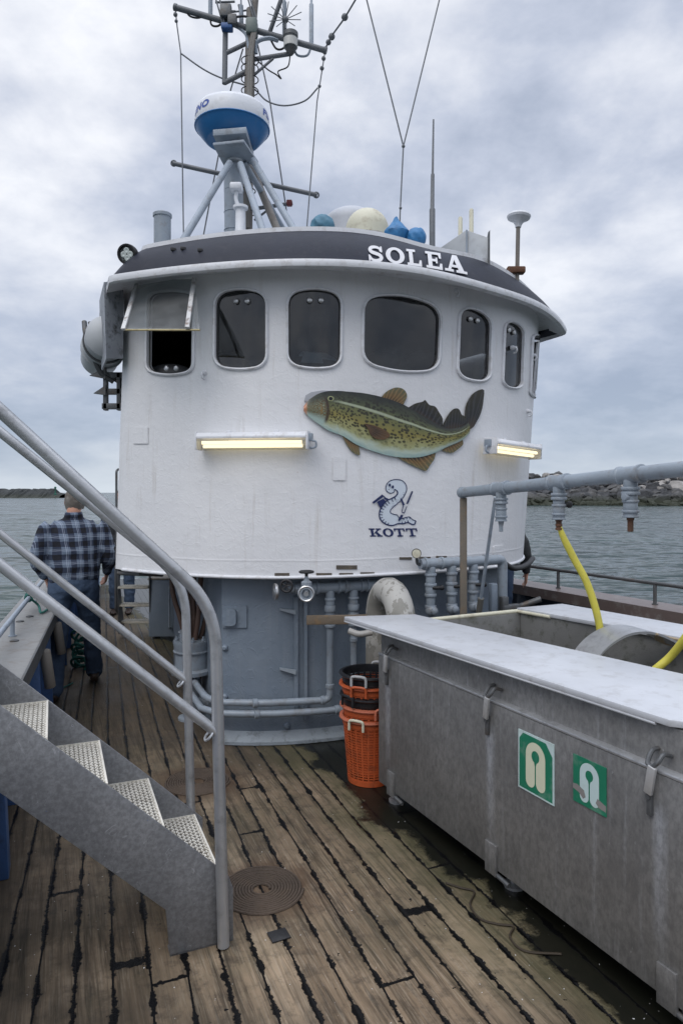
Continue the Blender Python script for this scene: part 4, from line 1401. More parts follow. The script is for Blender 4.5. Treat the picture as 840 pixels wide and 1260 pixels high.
# curved metal chute inside the tank
bm = newbm()
ch = cr([at(700, 872, 3.3), at(722, 832, 3.3), at(742, 801, 3.3), at(766, 783, 3.3), at(790, 777, 3.3), at(815, 781, 3.3), at(845, 796, 3.3)], 6)
A = [bm.verts.new(p) for p in ch]; B = [bm.verts.new(p + FWD * .16 + V((0, 0, .005))) for p in ch]
A2 = [bm.verts.new(p - UP * .012) for p in ch]; B2 = [bm.verts.new(p + FWD * .16 - UP * .007) for p in ch]
for k in range(len(ch) - 1):
    bm.faces.new((A[k], A[k + 1], B[k + 1], B[k])); bm.faces.new((A2[k], B2[k], B2[k + 1], A2[k + 1]))
    bm.faces.new((A[k], A2[k], A2[k + 1], A[k + 1])); bm.faces.new((B[k], B[k + 1], B2[k + 1], B2[k]))
for v in bm.verts: v.co.z += 0
c_ = fin('chute', bm, ALU, tk); c_['label'] = 'arched grey metal chute inside the tank'
bm = newbm()
q0 = [TK(.75, .80, .80), TK(.90, .86, .86), TK(1.15, .9, .885), TK(1.5, .98, .84)]
rs_ = random.Random(3)
pt = at(832, 789, 3.38)
for k in range(7):
    tube(bm, cr([at(806, 780 + k, 3.30 + .02 * k), at(820, 784 + k * 1.4, 3.32 + .02 * k), at(845, 790 + k * 1.3, 3.30 + .02 * k), at(880, 806 + k, 3.2)], 4), .007, 6)
solo('net_bundle', bm, paint('tan netting', (.38, .30, .2), .8, .3), 'strip of tan netting lying on the arched chute in the tank', 'netting', origin=at(832, 796, 3.32))

# ---- evacuation signs (stuck on the front panel)
GREEN = paint('faded green sign', (.012, .17, .095), .45, .12, (.25, .33, .28), .4, 40, .05)
SIGNC = paint('cream sign print', (.60, .61, .46), .5, .06, (.45, .42, .3), .3, 40, .05)
SIGNW = paint('pale blue sign print', (.48, .60, .60), .5, .06, (.3, .3, .26), .35, 40, .05)
BARE = paint('torn sticker patch', (.22, .21, .20), .6, .1)
def FP(a, b): return TK(a, -.033, b)
def horseshoe(cx, cy, w, h, g):
    """life jacket: tall rounded shape, keyhole opening and a slit"""
    R = w / 2
    o = [(cx + R * math.cos(t), cy + h / 2 - R + R * math.sin(t)) for t in [PI * i / 18 for i in range(19)]]
    # left leg down, rounded, slit
    k = g
    leg = lambda x0, x1: [( (x0 + x1) / 2 + (x0 - x1) / 2 * math.cos(t), cy - h / 2 + abs(x1 - x0) / 2 - abs(x1 - x0) / 2 * math.sin(t)) for t in [PI * i / 10 for i in range(11)]]
    lp = o + leg(cx - R, cx - k)
    hr = R * .40; hy = cy + h / 2 - R * 1.02
    hole = [(cx + hr * math.cos(t) , hy + hr * 1.1 * math.sin(t)) for t in [(-PI / 2 - .35) - (2 * PI - .7) * i / 20 for i in range(21)]]
    hole = [(cx - k, hy - hr * 1.7)] + hole + [(cx + k, hy - hr * 1.7)]
    lp += hole
    lp += leg(cx + k, cx + R)
    return lp
def sign(label, s0, s1, z0, z1, base, figure, mats, parts):
    o = V(FP((s0 + s1) / 2, z0))
    t = thing('safety_sign', label, 'sign', o)
    bm = newbm(); prism(bm, [FP(s0, z0), FP(s1, z0), FP(s1, z1), FP(s0, z1)], -IN * .003)
    fin('plate', bm, base, t)
    for name, mt, lp, d in parts:
        bm = newbm(); vo, tr = triangulate([[V(p) for p in lp]], 0)
        vv = [bm.verts.new(FP(p[0], p[1]) - IN * d) for p in vo]
        for f in tr:
            q = bm.faces.new([vv[k] for k in f]); q.normal_update()
            if q.normal.dot(-IN) < 0: q.normal_flip()
        fin(name, bm, mt, t, smooth=False)
    return t
sign('larger green life jacket sign with cream symbol and torn white corners, on the tank panel', 1.108, 1.306, .515, .748, SIGNW, None, None, [
    ('field', GREEN, [(1.115, .522), (1.298, .522), (1.298, .695), (1.263, .738), (1.136, .741), (1.115, .715)], .0036),
    ('symbol', SIGNC, horseshoe(1.207, .630, .108, .182, .003), .0042)])
sign('smaller green life jacket sign with pale blue scratched symbol, right of the larger one', 1.402, 1.553, .578, .748, GREEN, None, None, [
    ('symbol', SIGNW, horseshoe(1.478, .664, .088, .146, .003), .0036),
    ('torn_patch', BARE, [(1.402, .642), (1.422, .645), (1.454, .634), (1.462, .612), (1.450, .602), (1.430, .618), (1.402, .624)], .0042),
    ('torn_patch', BARE, [(1.516, .628), (1.553, .616), (1.553, .594), (1.520, .598), (1.508, .610)], .0042)])

# ---- baskets stacked between house and tank
def basket(col, mat, rimmat, hmat, h=.385):
    def mk(label, z, rimlab=None):
        pass
def basket_mesh():
    bm = newbm()
    H, rb, rt = .385, .128, .160
    rows, cols = 21, 52
    g = []
    for i in range(rows * 2 + 1):
        z = .03 + (H - .07) * i / (rows * 2)
        r = rb + (rt - rb) * z / H
        g.append([bm.verts.new((r * math.cos(2 * PI * k / (cols * 2)), r * math.sin(2 * PI * k / (cols * 2)), z)) for k in range(cols * 2)])
    for i in range(rows * 2):
        for k in range(cols * 2):
            if i % 2 == 1 and k % 4 != 0 : continue
            bm.faces.new((g[i][k], g[i][(k + 1) % (cols * 2)], g[i + 1][(k + 1) % (cols * 2)], g[i + 1][k]))
    geo = bmesh.ops.extrude_face_region(bm, geom=bm.faces[:])
    for v in [q for q in geo['geom'] if isinstance(q, bmesh.types.BMVert)]:
        l = math.hypot(v.co.x, v.co.y); v.co.x *= (l - .004) / l; v.co.y *= (l - .004) / l
    # solid foot and shoulder bands, rim
    n = 48
    def ringprof(prof):
        rr = [[bm.verts.new((r * math.cos(2 * PI * k / n), r * math.sin(2 * PI * k / n), z)) for k in range(n)] for r, z in prof]
        for a, b in zip(rr, rr[1:] + rr[:1]):
            for k in range(n): bm.faces.new((a[k], a[(k + 1) % n], b[(k + 1) % n], b[k]))
    ringprof([(rb - .004, .001), (rb + .001, .001), (rb + .004, .032), (rb - .001, .032)])
    ringprof([(rt - .004, H - .045), (rt + .001, H - .045), (rt + .003, H - .01), (rt - .003, H - .01)])
    fl = [bm.verts.new(((rb - .003) * math.cos(2 * PI * k / n), (rb - .003) * math.sin(2 * PI * k / n), .004)) for k in range(n)]
    bm.faces.new(fl)
    bmesh.ops.recalc_face_normals(bm, faces=bm.faces)
    return bm
def rim_mesh():
    bm = newbm(); H, rt, n = .385, .160, 48
    prof = [(rt - .003, H - .012), (rt + .012, H - .016), (rt + .020, H - .008), (rt + .018, H + .001), (rt - .002, H + .002)]
    rr = [[bm.verts.new((r * math.cos(2 * PI * k / n), r * math.sin(2 * PI * k / n), z)) for k in range(n)] for r, z in prof]
    for a, b in zip(rr, rr[1:] + rr[:1]):
        for k in range(n): bm.faces.new((a[k], a[(k + 1) % n], b[(k + 1) % n], b[k]))
    bmesh.ops.recalc_face_normals(bm, faces=bm.faces)
    return bm
def handle_mesh(a):
    bm = newbm(); H, r = .385, .186
    pts = []
    for da, z in ((-.24, H - .035), (-.23, H + .012), (-.15, H + .022), (0, H + .024), (.15, H + .022), (.23, H + .012), (.24, H - .035)):
        rr_ = r
        pts.append((rr_ * math.cos(a + da), rr_ * math.sin(a + da), z - .012))
    tube(bm, cr(pts, 4), .008, 8)
    return bm
ORG = paint('orange plastic', (.46, .090, .026), .5, .18, (.12, .045, .025), .75, 40, .08)
ORG2 = paint('faded salmon plastic', (.50, .15, .085), .5, .1, (.25, .10, .06), .5, 40, .08)
BLKP = paint('black plastic', (.012, .013, .016), .4, .2, (.05, .05, .05), .4, 40, .08)
GRYH = paint('grey rope handle', (.40, .41, .42), .6, .15)
bx0 = V((.168, 4.055, .002))
specs = [(0.0, ORG, ORG2, CREAM, 'orange basket at the bottom of the stack by the tank', -2.05),
         (.068, ORG, ORG2, ORG2, 'faded salmon rimmed basket, second from the bottom of the stack', -1.2),
         (.128, BLKP, BLKP, BLKP, 'black basket in the middle of the stack between two orange ones', -2.4),
         (.190, ORG, ORG, ORG, 'orange basket second from the top, just under the topmost black one', -1.95),
         (.252, BLKP, BLKP, GRYH, 'black basket with grey handle on top of the basket stack', -1.95)]
bmeshes = {}
for z, bmat, rmat, hm, lab, ang in specs:
    t = thing('basket', lab, 'basket', bx0 + V((random.uniform(-.004, .004), random.uniform(-.004, .004), z)), 'baskets stacked beside the tank')
    fin('body', basket_mesh(), bmat, t, local=True, smooth=False)
    fin('rim', rim_mesh(), rmat, t, local=True)
    for a in (ang, ang + PI):
        o = fin('handle', handle_mesh(a), hm, t, local=True)

# ---- pipework on the grey base
def L0(px, py, d):           # point d in front of the grey wall seen at px,py
    P, N = lowat(px, py, 0)
    return P + N * d
def stub_valve(bm, p, down, r, plan_):
    """vertical run of fittings: plan_ = [(len, radius factor)...]"""
    q = V(p)
    for ln, k in plan_:
        lathe(bm, q, down, [(0, r * k * .96), (.004, r * k), (ln - .004, r * k), (ln, r * k * .96)], 16)
        q = q + V(down) * ln
    return q
MA = [L0(341, 719, .12), L0(360, 718, .12), L0(400, 718, .12), L0(427, 718, .12), L0(452, 718, .12), L0(470, 717.5, .12)]
zavg = 1.06
for p in MA: p.z = 1.062 if p.z > 0 else p.z
m1_ = thing('pipe_manifold', 'grey pipe manifold with gate valve and three downpipes, left of the gooseneck vent', 'pipes', V((MA[2].x, MA[2].y, .05)))
bm = newbm(); tube(bm, MA[1:], .036, 18)
for px in (385, 410, 418, 436, 443, 461):
    p = L0(px, 718, .12); p.z = 1.062
    collar(bm, p, STB, .036, .02, 1.2)
header = fin('header_pipe', bm, PIPE, m1_)
# flange end, black hand wheel, gate valve
d = (MA[0] - MA[1]).normalized()
bm = newbm(); lathe(bm, MA[1], d, [(0, .03), (.03, .03), (.035, .022), (.05, .022)], 16)
fin('valve_neck', bm, PIPE, header)
bm = newbm()
e0 = at(341, 720, 4.40); e0.z = 1.06
lathe(bm, e0, (V((-.95, -.3, 0))), [(0, .052), (.008, .056), (.02, .056), (.024, .03), (.026, .028)], 20)
fin('end_flange', bm, CHROME, header)
bm = newbm()
cw = at(352.5, 721, 4.36); ax = V((-.15, -1, 0)).normalized()
torus(bm, cw, ax, .037, .008, 20, 8)
uu_ = ax.orthogonal().normalized(); ww_ = ax.cross(uu_)
for k in range(5):
    a = 2 * PI * k / 5
    tube(bm, [cw, cw + (uu_ * math.cos(a) + ww_ * math.sin(a)) * .037], .005, 6)
tube(bm, [cw, cw - ax * .06], .009, 8)
fin('hand_wheel', bm, BLACK, header)
vp = at(377, 719, 4.33); vp.z = 1.062
bm = newbm(); lathe(bm, V((vp.x, vp.y + .05, vp.z)), V((0, -1, 0)), [(0, .035), (.05, .035), (.055, .052), (.075, .054), (.08, .044), (.079, .030), (.06, .028)], 22)
tube(bm, [vp, vp + UP * .075], .022, 12)
lathe(bm, vp + UP * .05, UP, [(0, .034), (.02, .034), (.03, .018), (.06, .009), (.09, .007)], 14)
gv = fin('gate_valve', bm, PIPE, m1_)
bm = newbm(); tube(bm, [vp + V((0, -.026, 0)), vp + V((0, -.034, 0))], .016, 14); torus(bm, vp + V((0, -.028, 0)), V((0, 1, 0)), .046, .007, 22, 6)
fin('valve_flange', bm, CHROME, gv)
bm = newbm(); hw = vp + UP * .135
torus(bm, hw, UP, .042, .008, 20, 8)
for k in range(3):
    a = PI * k / 3
    tube(bm, [hw + V((math.cos(a), math.sin(a), 0)) * .042, hw - V((math.cos(a), math.sin(a), 0)) * .042], .005, 6)
lathe(bm, hw - UP * .03, UP, [(0, .01), (.035, .012)], 10)
fin('hand_wheel', bm, BLACK, gv)
DOWN = V((0, 0, -1))
runs = {400: .40, 427: .30, 452: .30}
for px in (400, 427, 452):
    p = L0(px, 718, .12); p.z = 1.062
    bm = newbm()
    q = stub_valve(bm, p - UP * .02, DOWN, .03, [(.05, 1.0), (.016, 1.25), (.035, 1.0), (.04, 1.28), (.02, .95), (.016, 1.2), (.05, .98), (.02, 1.2)])
    # lower pipe
    if px == 400:
        e = L0(402, 866, .12)
        lowp = L0(272, 870, .12); lowp.z = e.z = .305
        a = V((q.x, q.y, q.z))
        midp = V((e.x, e.y, .305))
        tube(bm, bend([a, V((a.x, a.y, .305)), L0(350, 868, .12).lerp(L0(350, 868, .12), 0)], .05) if False else bend([a, V((a.x, a.y, .305)), V((L0(330, 868, .11).x, L0(330, 868, .11).y, .305)), V((L0(275, 869, .11).x, L0(275, 869, .11).y, .305)), low(-1.14, .305) - STB * .1 + FWD * .05, low(-1.14, .305) - STB * .10 + FWD * .6], .05), .0235, 14)
        collar(bm, V((a.x, a.y, .40)), UP, .0235, .03, 1.25)
        for px2 in (316, 392):
            c = L0(px2, 868, .112); c.z = .305
            collar(bm, c, STB, .0235, .035, 1.3)
    else:
        tube(bm, [q, V((q.x, q.y, .12))], .022, 14)
        collar(bm, V((q.x, q.y, .70)), UP, .022, .03, 1.2)
    fin('downpipe', bm, PIPE, m1_)
bm = newbm()
pts = [L0(px, 884, .115) for px in (275, 300, 340, 380, 400)]
e_ = V((.02, 4.50, 0))
pts = pts + [L0(424, 882, .115)]
for p in pts: p.z = .235
tube(bm, [low(-1.14, .235) - STB * .13 + FWD * .5, low(-1.14, .235) - STB * .13 + FWD * .04] + pts, .0235, 14)
for px2 in (318, 408):
    c = L0(px2, 884, .115); c.z = .235
    collar(bm, c, STB, .0235, .035, 1.3)
solo('deck_pipe', bm, PIPE, 'lower of the two grey horizontal pipes along the foot of the grey wall', 'pipe', origin=(pts[2].x, pts[2].y, .2))
# brown board held in front of the pipes
bm = newbm()
a, b = at(377, 763, 4.36), at(470, 761.5, 4.40)
ax0 = (b - a).normalized(); ax1 = UP.cross(ax0)
box(bm, (a + b) / 2, ((b - a).length, .028, .058), (ax0, ax1, UP), .004)
solo('timber_batten', bm, BROWNW, 'brown stained board fixed across the vertical pipes', 'board')

# second manifold, to the right
NA = [at(483, 694, 4.55), at(600, 693, 4.98)]
def N_(px, py, dd=.12):
    return L0(px, py, dd)
m2_ = thing('pipe_manifold', 'grey pipe manifold with pressure gauge and black valve levers, behind the tank', 'pipes', V((N_(525, 700).x, N_(525, 700).y, .3)))
zz2 = 1.215
def NP(px, z=zz2, dd=.31):
    P, N = lowat(px, 720, 0); q = P + N * dd; return V((q.x, q.y, z))
bm = newbm(); hp = [NP(px) for px in (490, 510, 530, 552, 578)]
tube(bm, bend(hp + [V((hp[-1].x, hp[-1].y, .6))], .05), .036, 18)
for px in (496, 514, 536, 560):
    collar(bm, NP(px), STB, .036, .022, 1.22)
hd = fin('header_pipe', bm, PIPE, m2_)
bm = newbm(); gp = NP(487, zz2 + .062); gp = gp - FWD * .02 - STB * .02
tube(bm, bend([NP(492), NP(487) , gp], .02), .011, 10)
lathe(bm, gp + V((0, .012, .012)), V((0, -1, .1)), [(0, .030), (.02, .033), (.028, .033), (.026, .028)], 20)
g_ = fin('gauge', bm, STEELD, m2_)
bm = newbm(); lathe(bm, gp + V((0, -.013, .014)), V((0, -1, .1)), [(0, .028), (.002, .028)], 20)
fin('gauge_dial', bm, CREAM, g_)
for px in (502, 525, 548):
    p = NP(px)
    bm = newbm()
    q = stub_valve(bm, p - UP * .02, DOWN, .032, [(.045, 1.05), (.018, 1.3), (.05, 1.05), (.02, 1.3), (.05, 1.12), (.02, 1.3), (.06, .95), (.02, 1.25)])
    ball(bm, q - UP * .015 - FWD * .01, .042, seg=14, ring=8)
    lathe(bm, q - UP * .015 - FWD * .04, -FWD, [(0, .026), (.02, .026), (.03, .012)], 8)
    dp = fin('downpipe', bm, PIPE, m2_)
    bm = newbm(); hq = p - UP * .16
    tube(bm, bend([hq - FWD * .03, hq - FWD * .055 + STB * .03, hq - FWD * .055 + STB * .055], .02), .013, 10)
    ball(bm, hq - FWD * .055 + STB * .055, .018, seg=10, ring=8)
    fin('lever', bm, BLACK, dp)

# ---- gooseneck vent
GOOSE = None
s = NT('flaking gooseneck paint')
pk = s.ramp(s.noise(5.5, 6, .72, s.map((1, 1, .6), (1, 2, 0))), [(.485, 0.0), (.505, 1.0)])
c = s.mix(pk, s.mix(s.noise(20, 5, .6), (.15, .145, .13), (.27, .26, .23)), (.38, .37, .345))
S2 = s.n('ShaderNodeSeparateXYZ'); s.set(S2.inputs[0], s.tc.outputs['Object'])
c = s.mix(s.ramp(S2.outputs[2], [(.55, 1.0), (.8, 0.0)]), c, (.21, .195, .165))
GOOSE = s.bsdf(c, .6, 0, s.bump(s.math('ADD', pk, s.noise(30, 4, .6)), .35, .006))
bm = newbm()
g0 = at(466, 800, 4.42); g0.z = 0
g1 = at(494, 760, 4.08)
zc_ = 1.085
q_ = []
for k in range(13):
    t_ = PI * k / 12
    m_ = V((g0.x, g0.y, 0)).lerp(V((g1.x, g1.y, 0)), (1 - math.cos(t_)) / 2)
    q_.append(V((m_.x, m_.y, zc_ - .19 + .19 * math.sin(t_))))
pts = [V((g0.x, g0.y, .002)), V((g0.x, g0.y, .5))] + q_ + [V((g1.x + .01, g1.y - .012, .80)), V((g1.x + .012, g1.y - .014, .72))]
tube(bm, pts, .086, 26)
lathe(bm, V((g0.x, g0.y, .001)), UP, [(0, .13), (.015, .13), (.02, .08)], 20)
solo('gooseneck_vent', bm, GOOSE, 'thick gooseneck vent pipe with flaking white paint behind the tank end', 'vent', origin=(g0.x, g0.y, 0))
bm = newbm()
tube(bm, bend([at(429, 776, 4.22), at(441, 781, 4.20), at(458, 778, 4.20)], .03), .020, 12)
solo('pipe_elbow', bm, paint('bare elbow', (.35, .34, .32), .5, .15, (.15, .1, .06), .5), 'short bare metal elbow pipe above the baskets', 'pipe')

# ---- pillar with hoses, left of the grey base
bp = deck_at(236, 884)
pl_ = thing('hose_standpipe', 'grey flanged standpipe with a bundle of brown hoses rising from it, behind the stair posts', 'standpipe', V((bp.x, bp.y, 0)))
bm = newbm()
lathe(bm, V((bp.x, bp.y, .001)), UP, [(0, .10), (.015, .10), (.018, .065), (.31, .062), (.325, .075), (.345, .152), (.372, .155), (.376, .14), (.385, .125), (.50, .122), (.505, .135), (.515, .137), (.520, .128), (.545, .130), (.575, .138), (.592, .136), (.596, .05)], 30)
fin('standpipe_body', bm, PIPE, pl_)
for k in range(8):
    a = 2 * PI * k / 8 + .3
    bm = newbm(); q = V((bp.x + .11 * math.cos(a), bp.y + .11 * math.sin(a), .596))
    lathe(bm, q, UP, [(0, .016), (.014, .016), (.016, .008), (.032, .008)], 6)
    fin('bolt', bm, PIPE, pl_)
bm = newbm()
tube(bm, [V((bp.x - .06, bp.y - .06, .59)), V((bp.x - .06, bp.y - .06, .68))], .014, 10)
tube(bm, [V((bp.x - .085, bp.y - .06, .66)), V((bp.x - .035, bp.y - .06, .66))], .010, 8)
fin('valve_stub', bm, PIPE, pl_)
HOSE = paint('brown rubber hose', (.105, .062, .045), .6, .25, (.2, .14, .1), .4, 30, .2)
for k, (dx, dy) in enumerate(((-.075, .02), (-.03, -.03), (.01, .03), (.045, -.03), (.085, .02), (-.01, .08))):
    bm = newbm()
    q = V((bp.x + dx * .7, bp.y + dy, .597))
    tube(bm, cr([q, q + V((dx * .5, 0, .15)), q + V((dx * 1.1 - .02, .03, .35)), q + V((dx * 1.3 - .02, .06, .545))], 5), .019, 10)
    fin('hose', bm, HOSE, pl_)
bm = newbm(); q = V((bp.x, bp.y, 0))
tube(bm, bend([q + V((0, 0, .13)), q + V((.12, -.02, .13)), q + V((.26, -.05, .12))], .03), .045, 14)
collar(bm, q + V((.15, -.025, .13)), V((1, -.2, 0)), .045, .03, 1.25)
fin('side_branch', bm, PIPE, pl_)
bm = newbm()
tube(bm, cr([V((bp.x + .03, bp.y + .2, .56)), V((bp.x + .06, bp.y + .14, .35)), V((bp.x + .03, bp.y + .1, .25)), V((bp.x + .08, bp.y + .15, .05))], 6), .018, 10)
solo('loose_hose', bm, HOSE, 'dark brown hose hanging behind the grey flanged standpipe', 'hose')

# ---- flat coils of rope
def coil(c, R, r0, label):
    bm = newbm(); n = int((R - r0) / .0125)
    pts = []
    for i in range(n * 40 + 1):
        a = 2 * PI * i / 40
        rr_ = r0 + (R - r0) * i / (n * 40)
        rr_ *= 1 + .02 * noise.noise(V((math.cos(a) * 2, math.sin(a) * 2, i * .004)))
        pts.append((c.x + rr_ * math.cos(a), c.y + rr_ * math.sin(a), .004 + .002 * noise.noise(V((i * .05, 1, 2)))))
    tube(bm, pts, .0062, 6)
    return solo('rope_coil', bm, paint('brown old rope', (.070, .050, .036), .85, .35, (.10, .07, .045), .5, 90, .6), label, 'rope', 'flat rope coils on the deck', origin=(c.x, c.y, 0))
c1_ = deck_at(322, 1095); coil(V((c1_.x, c1_.y, 0)), .178, .035, 'flat coil of brown rope on the deck at the foot of the stair')
c2_ = deck_at(243, 962); coil(V((c2_.x, c2_.y, 0)), .19, .04, 'flat coil of brown rope farther back, between the stair posts and the house')
bm = newbm(); q = deck_at(343, 1152)
box(bm, (q.x, q.y, .004), (.075, .065, .006), (V((.9, .43, 0)), V((-.43, .9, 0)), UP), .002)
solo('deck_patch', bm, BLACK, 'small square black patch on the planks below the nearer rope coil', 'patch')

bm = newbm()
tube(bm, cr([deck_at(*q) + UP * .006 for q in ((548, 1088), (566, 1094), (583, 1099), (578, 1115), (590, 1132), (612, 1139), (631, 1142), (627, 1155), (645, 1172), (690, 1176))], 6), .0045, 6)
solo('thin_cord', bm, paint('dark cord', (.035, .025, .015), .7, .2), 'thin dark cord curling over the planks at the wet edge beside the tank', 'cord')
# ---- overhead water pipe with hose taps
PA, PB = at(569, 606, 4.40), at(840, 577, 2.80)
dirp = (PB - PA).normalized()
PE = PA + (PB - PA) * 1.12
oh = thing('overhead_pipe', 'grey overhead water pipe with three hanging taps, carried on a brown post above the tank', 'pipe', V((PA.x, PA.y, .96)))
bm = newbm(); tube(bm, [PA, PE], .033, 20)
hpipe = fin('main_pipe', bm, PIPE, oh)
bm = newbm(); lathe(bm, PA - dirp * .02, dirp, [(0, .02), (.004, .036), (.035, .037), (.04, .034)], 18)
fin('end_cap', bm, PIPE, hpipe)
def on_pipe(px):
    lo, hi = 0, 1.2
    for _ in range(40):
        m = (lo + hi) / 2; p = PA + (PB - PA) * m
        if 420 + FPX * p.x / p.y < px: lo = m
        else: hi = m
    return PA + (PB - PA) * lo
taps = []
for px, kind in ((616, 0), (687, 1), (775, 2)):
    p = on_pipe(px)
    bm = newbm()
    lathe(bm, p - dirp * .07, dirp, [(0, .034), (.003, .042), (.016, .042), (.02, .038), (.12, .038), (.124, .042), (.137, .042), (.14, .034)], 20)
    q = stub_valve(bm, p - UP * .02, DOWN, .027, [(.035, 1.15), (.014, 1.5), (.008, 1.3), (.014, 1.5), (.022, 1.1), (.012, 1.35), (.034, 1.15), (.012, 1.4), (.012, 1.15), (.01, 1.3)])
    tp_ = fin('tap', bm, PIPE, oh)
    bm = newbm()
    if kind == 0:
        lathe(bm, q, DOWN, [(0, .018), (.03, .012), (.06, .011), (.062, .006)], 12)
        fin('nozzle', bm, PIPE, tp_)
    elif kind == 2:
        lathe(bm, q, DOWN, [(0, .017), (.012, .016), (.013, .013), (.062, .013), (.064, .009)], 12)
        fin('nozzle', bm, RUST, tp_)
        bm = newbm(); m = p - UP * .10
        lathe(bm, m, V((-.9, -.4, 0)), [(0, .02), (.034, .02), (.04, .016), (.041, .011)], 14)
        fin('valve_stem', bm, PIPE, tp_)
    else:
        lathe(bm, q, DOWN, [(0, .018), (.008, .018), (.01, .014), (.05, .014)], 12)
        fin('nozzle', bm, RUST, tp_)
        bm = newbm(); m = p - UP * .115
        lathe(bm, m + V((.03, 0, 0)), V((1, -.1, 0)), [(0, .012), (.012, .014), (.02, .019), (.032, .018), (.036, .01)], 12)
        fin('lever', bm, BLACK, tp_)
    taps.append((p, q))
# brown flat-bar post
bm = newbm(); pp_ = V((PA.x + .004, PA.y, 0))
box(bm, (pp_.x, pp_.y, (1.665 + .96) / 2 - .48), (.044, .02, 1.665), None, .003)
fin('post', bm, paint('brown post paint', (.135, .115, .09), .6, .2, (.2, .12, .06), .5, 40, .3), oh)
for p_, q_ in taps[:0]: pass
# thin pole leaning on the pipe
bm = newbm()
a, b = at(589, 752, 4.62), at(609, 612, 4.35)
tube(bm, [a, b], .011, 10)
pole_ = solo('boat_hook', bm, GREYS, 'thin grey pole leaning from the tank end up to the overhead pipe', 'pole', origin=a - (b - a) * .0)
bm = newbm(); tube(bm, [a - (b - a) * .28, a + (b - a) * .12], .021, 12)
fin('grip', bm, paint('dull grip', (.14, .135, .12), .6), pole_)

# yellow hoses
YEL = paint('yellow flat hose', (.56, .50, .07), .5, .08, (.35, .32, .08), .4, 30, .15)
q = taps[1][1]
Yh = q.y
path = cr([q - UP * .03, at(693, 662, Yh), at(706, 688, Yh), at(721, 716, Yh - .02), at(733, 752, Yh - .04), at(738, 782, Yh - .05), at(733, 803, Yh - .05), at(722, 830, Yh), at(700, 850, Yh + .05)], 7)
bm = newbm(); n_ = len(path)
tube(bm, path, [.012 + .0065 * min(1, i / 10) for i in range(n_)], 14)
for v in bm.verts: pass
yh = solo('yellow_hose', bm, YEL, 'yellow hose hanging from the middle tap of the overhead pipe into the tank', 'hose')
bm = newbm()
for k in range(2):
    lathe(bm, q - UP * (.022 + .02 * k), DOWN, [(0, .017), (.006, .018), (.012, .017)], 14)
fin('hose_clamp', bm, RUST, yh)
bm = newbm()
tube(bm, cr([at(770, 852, 3.05), at(788, 838, 3.02), at(808, 822, 3.0), at(826, 806, 2.98), at(846, 780, 2.9), at(872, 740, 2.8)], 6), .0175, 14)
solo('yellow_hose', bm, YEL, 'yellow hose curving out of the tank at the right edge of the picture', 'hose')

# ---- starboard bits behind the tank: small winch arm
bm = newbm()
a = at(628, 748, 4.9)
box(bm, a, (.16, .06, .05), SAX, .006)
box(bm, a - STB * .06 + UP * .03, (.05, .05, .11), SAX, .004)
tube(bm, [a + STB * .06, at(665, 737, 4.9)], .022, 12)
tube(bm, [V((a.x, a.y, .0)), a], .03, 10)
solo('mooring_bracket', bm, STEELD, 'grey steel bracket with a stub arm between the house and the right bulwark', 'bracket')
bm = newbm()
box(bm, at(606, 735, 4.86), (.05, .05, .20), SAX, .008)
bm2 = None
solo('wall_cleat', bm, GREYH, 'narrow upright grey cleat on the right part of the grey base wall', 'cleat')

# ---- port passage: step ladder and grey locker
lk = at(205, 776, 8.0)
lt_ = thing('deck_locker', 'grey locker with tread plate top beside the small steps in the port passage', 'locker', V((lk.x + .0, 8.0, 0)))
bm = newbm()
x0, x1 = at(186, 0, 8.0).x, at(236, 0, 8.0).x
box(bm, ((x0 + x1) / 2, 8.2, .36), (x1 - x0, .6, .66), None, .01)
fin('box', bm, GREYH, lt_)
bm = newbm(); box(bm, ((x0 + x1) / 2, 8.2, .699), (x1 - x0 + .02, .62, .016), None, .003)
fin('top', bm, paint('worn tread plate', (.28, .24, .19), .6, .2, (.1, .08, .06), .6), lt_)
bm = newbm()
for dx in (.26, .33):
    tube(bm, bend([V((x0 + dx, 7.88, .62)), V((x0 + dx, 7.82, .62)), V((x0 + dx, 7.82, .14)), V((x0 + dx, 7.88, .14))], .05), .012, 8)
fin('handle', bm, GREYS, lt_)
sl_ = thing('step_ladder', 'three small perforated metal steps hanging in the port passage', 'steps', V((at(168, 0, 8).x, 8.0, .0)))
xa, xb = at(148.5, 0, 8).x, at(187, 0, 8).x
STEPM = paint('ribbed step metal', (.42, .40, .35), .5, .2, (.2, .17, .12), .6)
for k, z in enumerate((.60, .385, .18)):
    bm = newbm()
    box(bm, ((xa + xb) / 2, 8.0 + .05 * k - .05, z), (xb - xa - .02, .17, .022), None, .003)
    for j in range(14):
        tube(bm, [V((xa + .02 + (xb - xa - .04) * j / 13, 7.87 + .05 * k, z + .013)), V((xa + .03 + (xb - xa - .04) * j / 13, 8.03 + .05 * k, z + .013))], .006, 6)
    fin('step', bm, STEPM, sl_)
for xx in (xa, xb):
    bm = newbm()
    prism(bm, [(xx, 7.86, .82), (xx, 7.90, .82), (xx, 8.12, .06), (xx, 7.92, .06)], V((.012, 0, 0)))
    if xx == xa:
        tube(bm, bend([V((xx - .02, 7.9, 1.12)), V((xx - .02, 7.9, .35)), V((xx, 7.94, .3))], .05), .017, 10)
    fin('side_rail', bm, STEELD, sl_)
bm = newbm()
z_ = 1.11
a, b = at(146, 705, 5.0), at(200, 707, 5.0)
tube(bm, [a, at(172, 706, 4.85), b], .016, 10)
solo('safety_bar', bm, STEELD, 'dark bar with rings just below the left bottom edge of the white wall', 'bar')
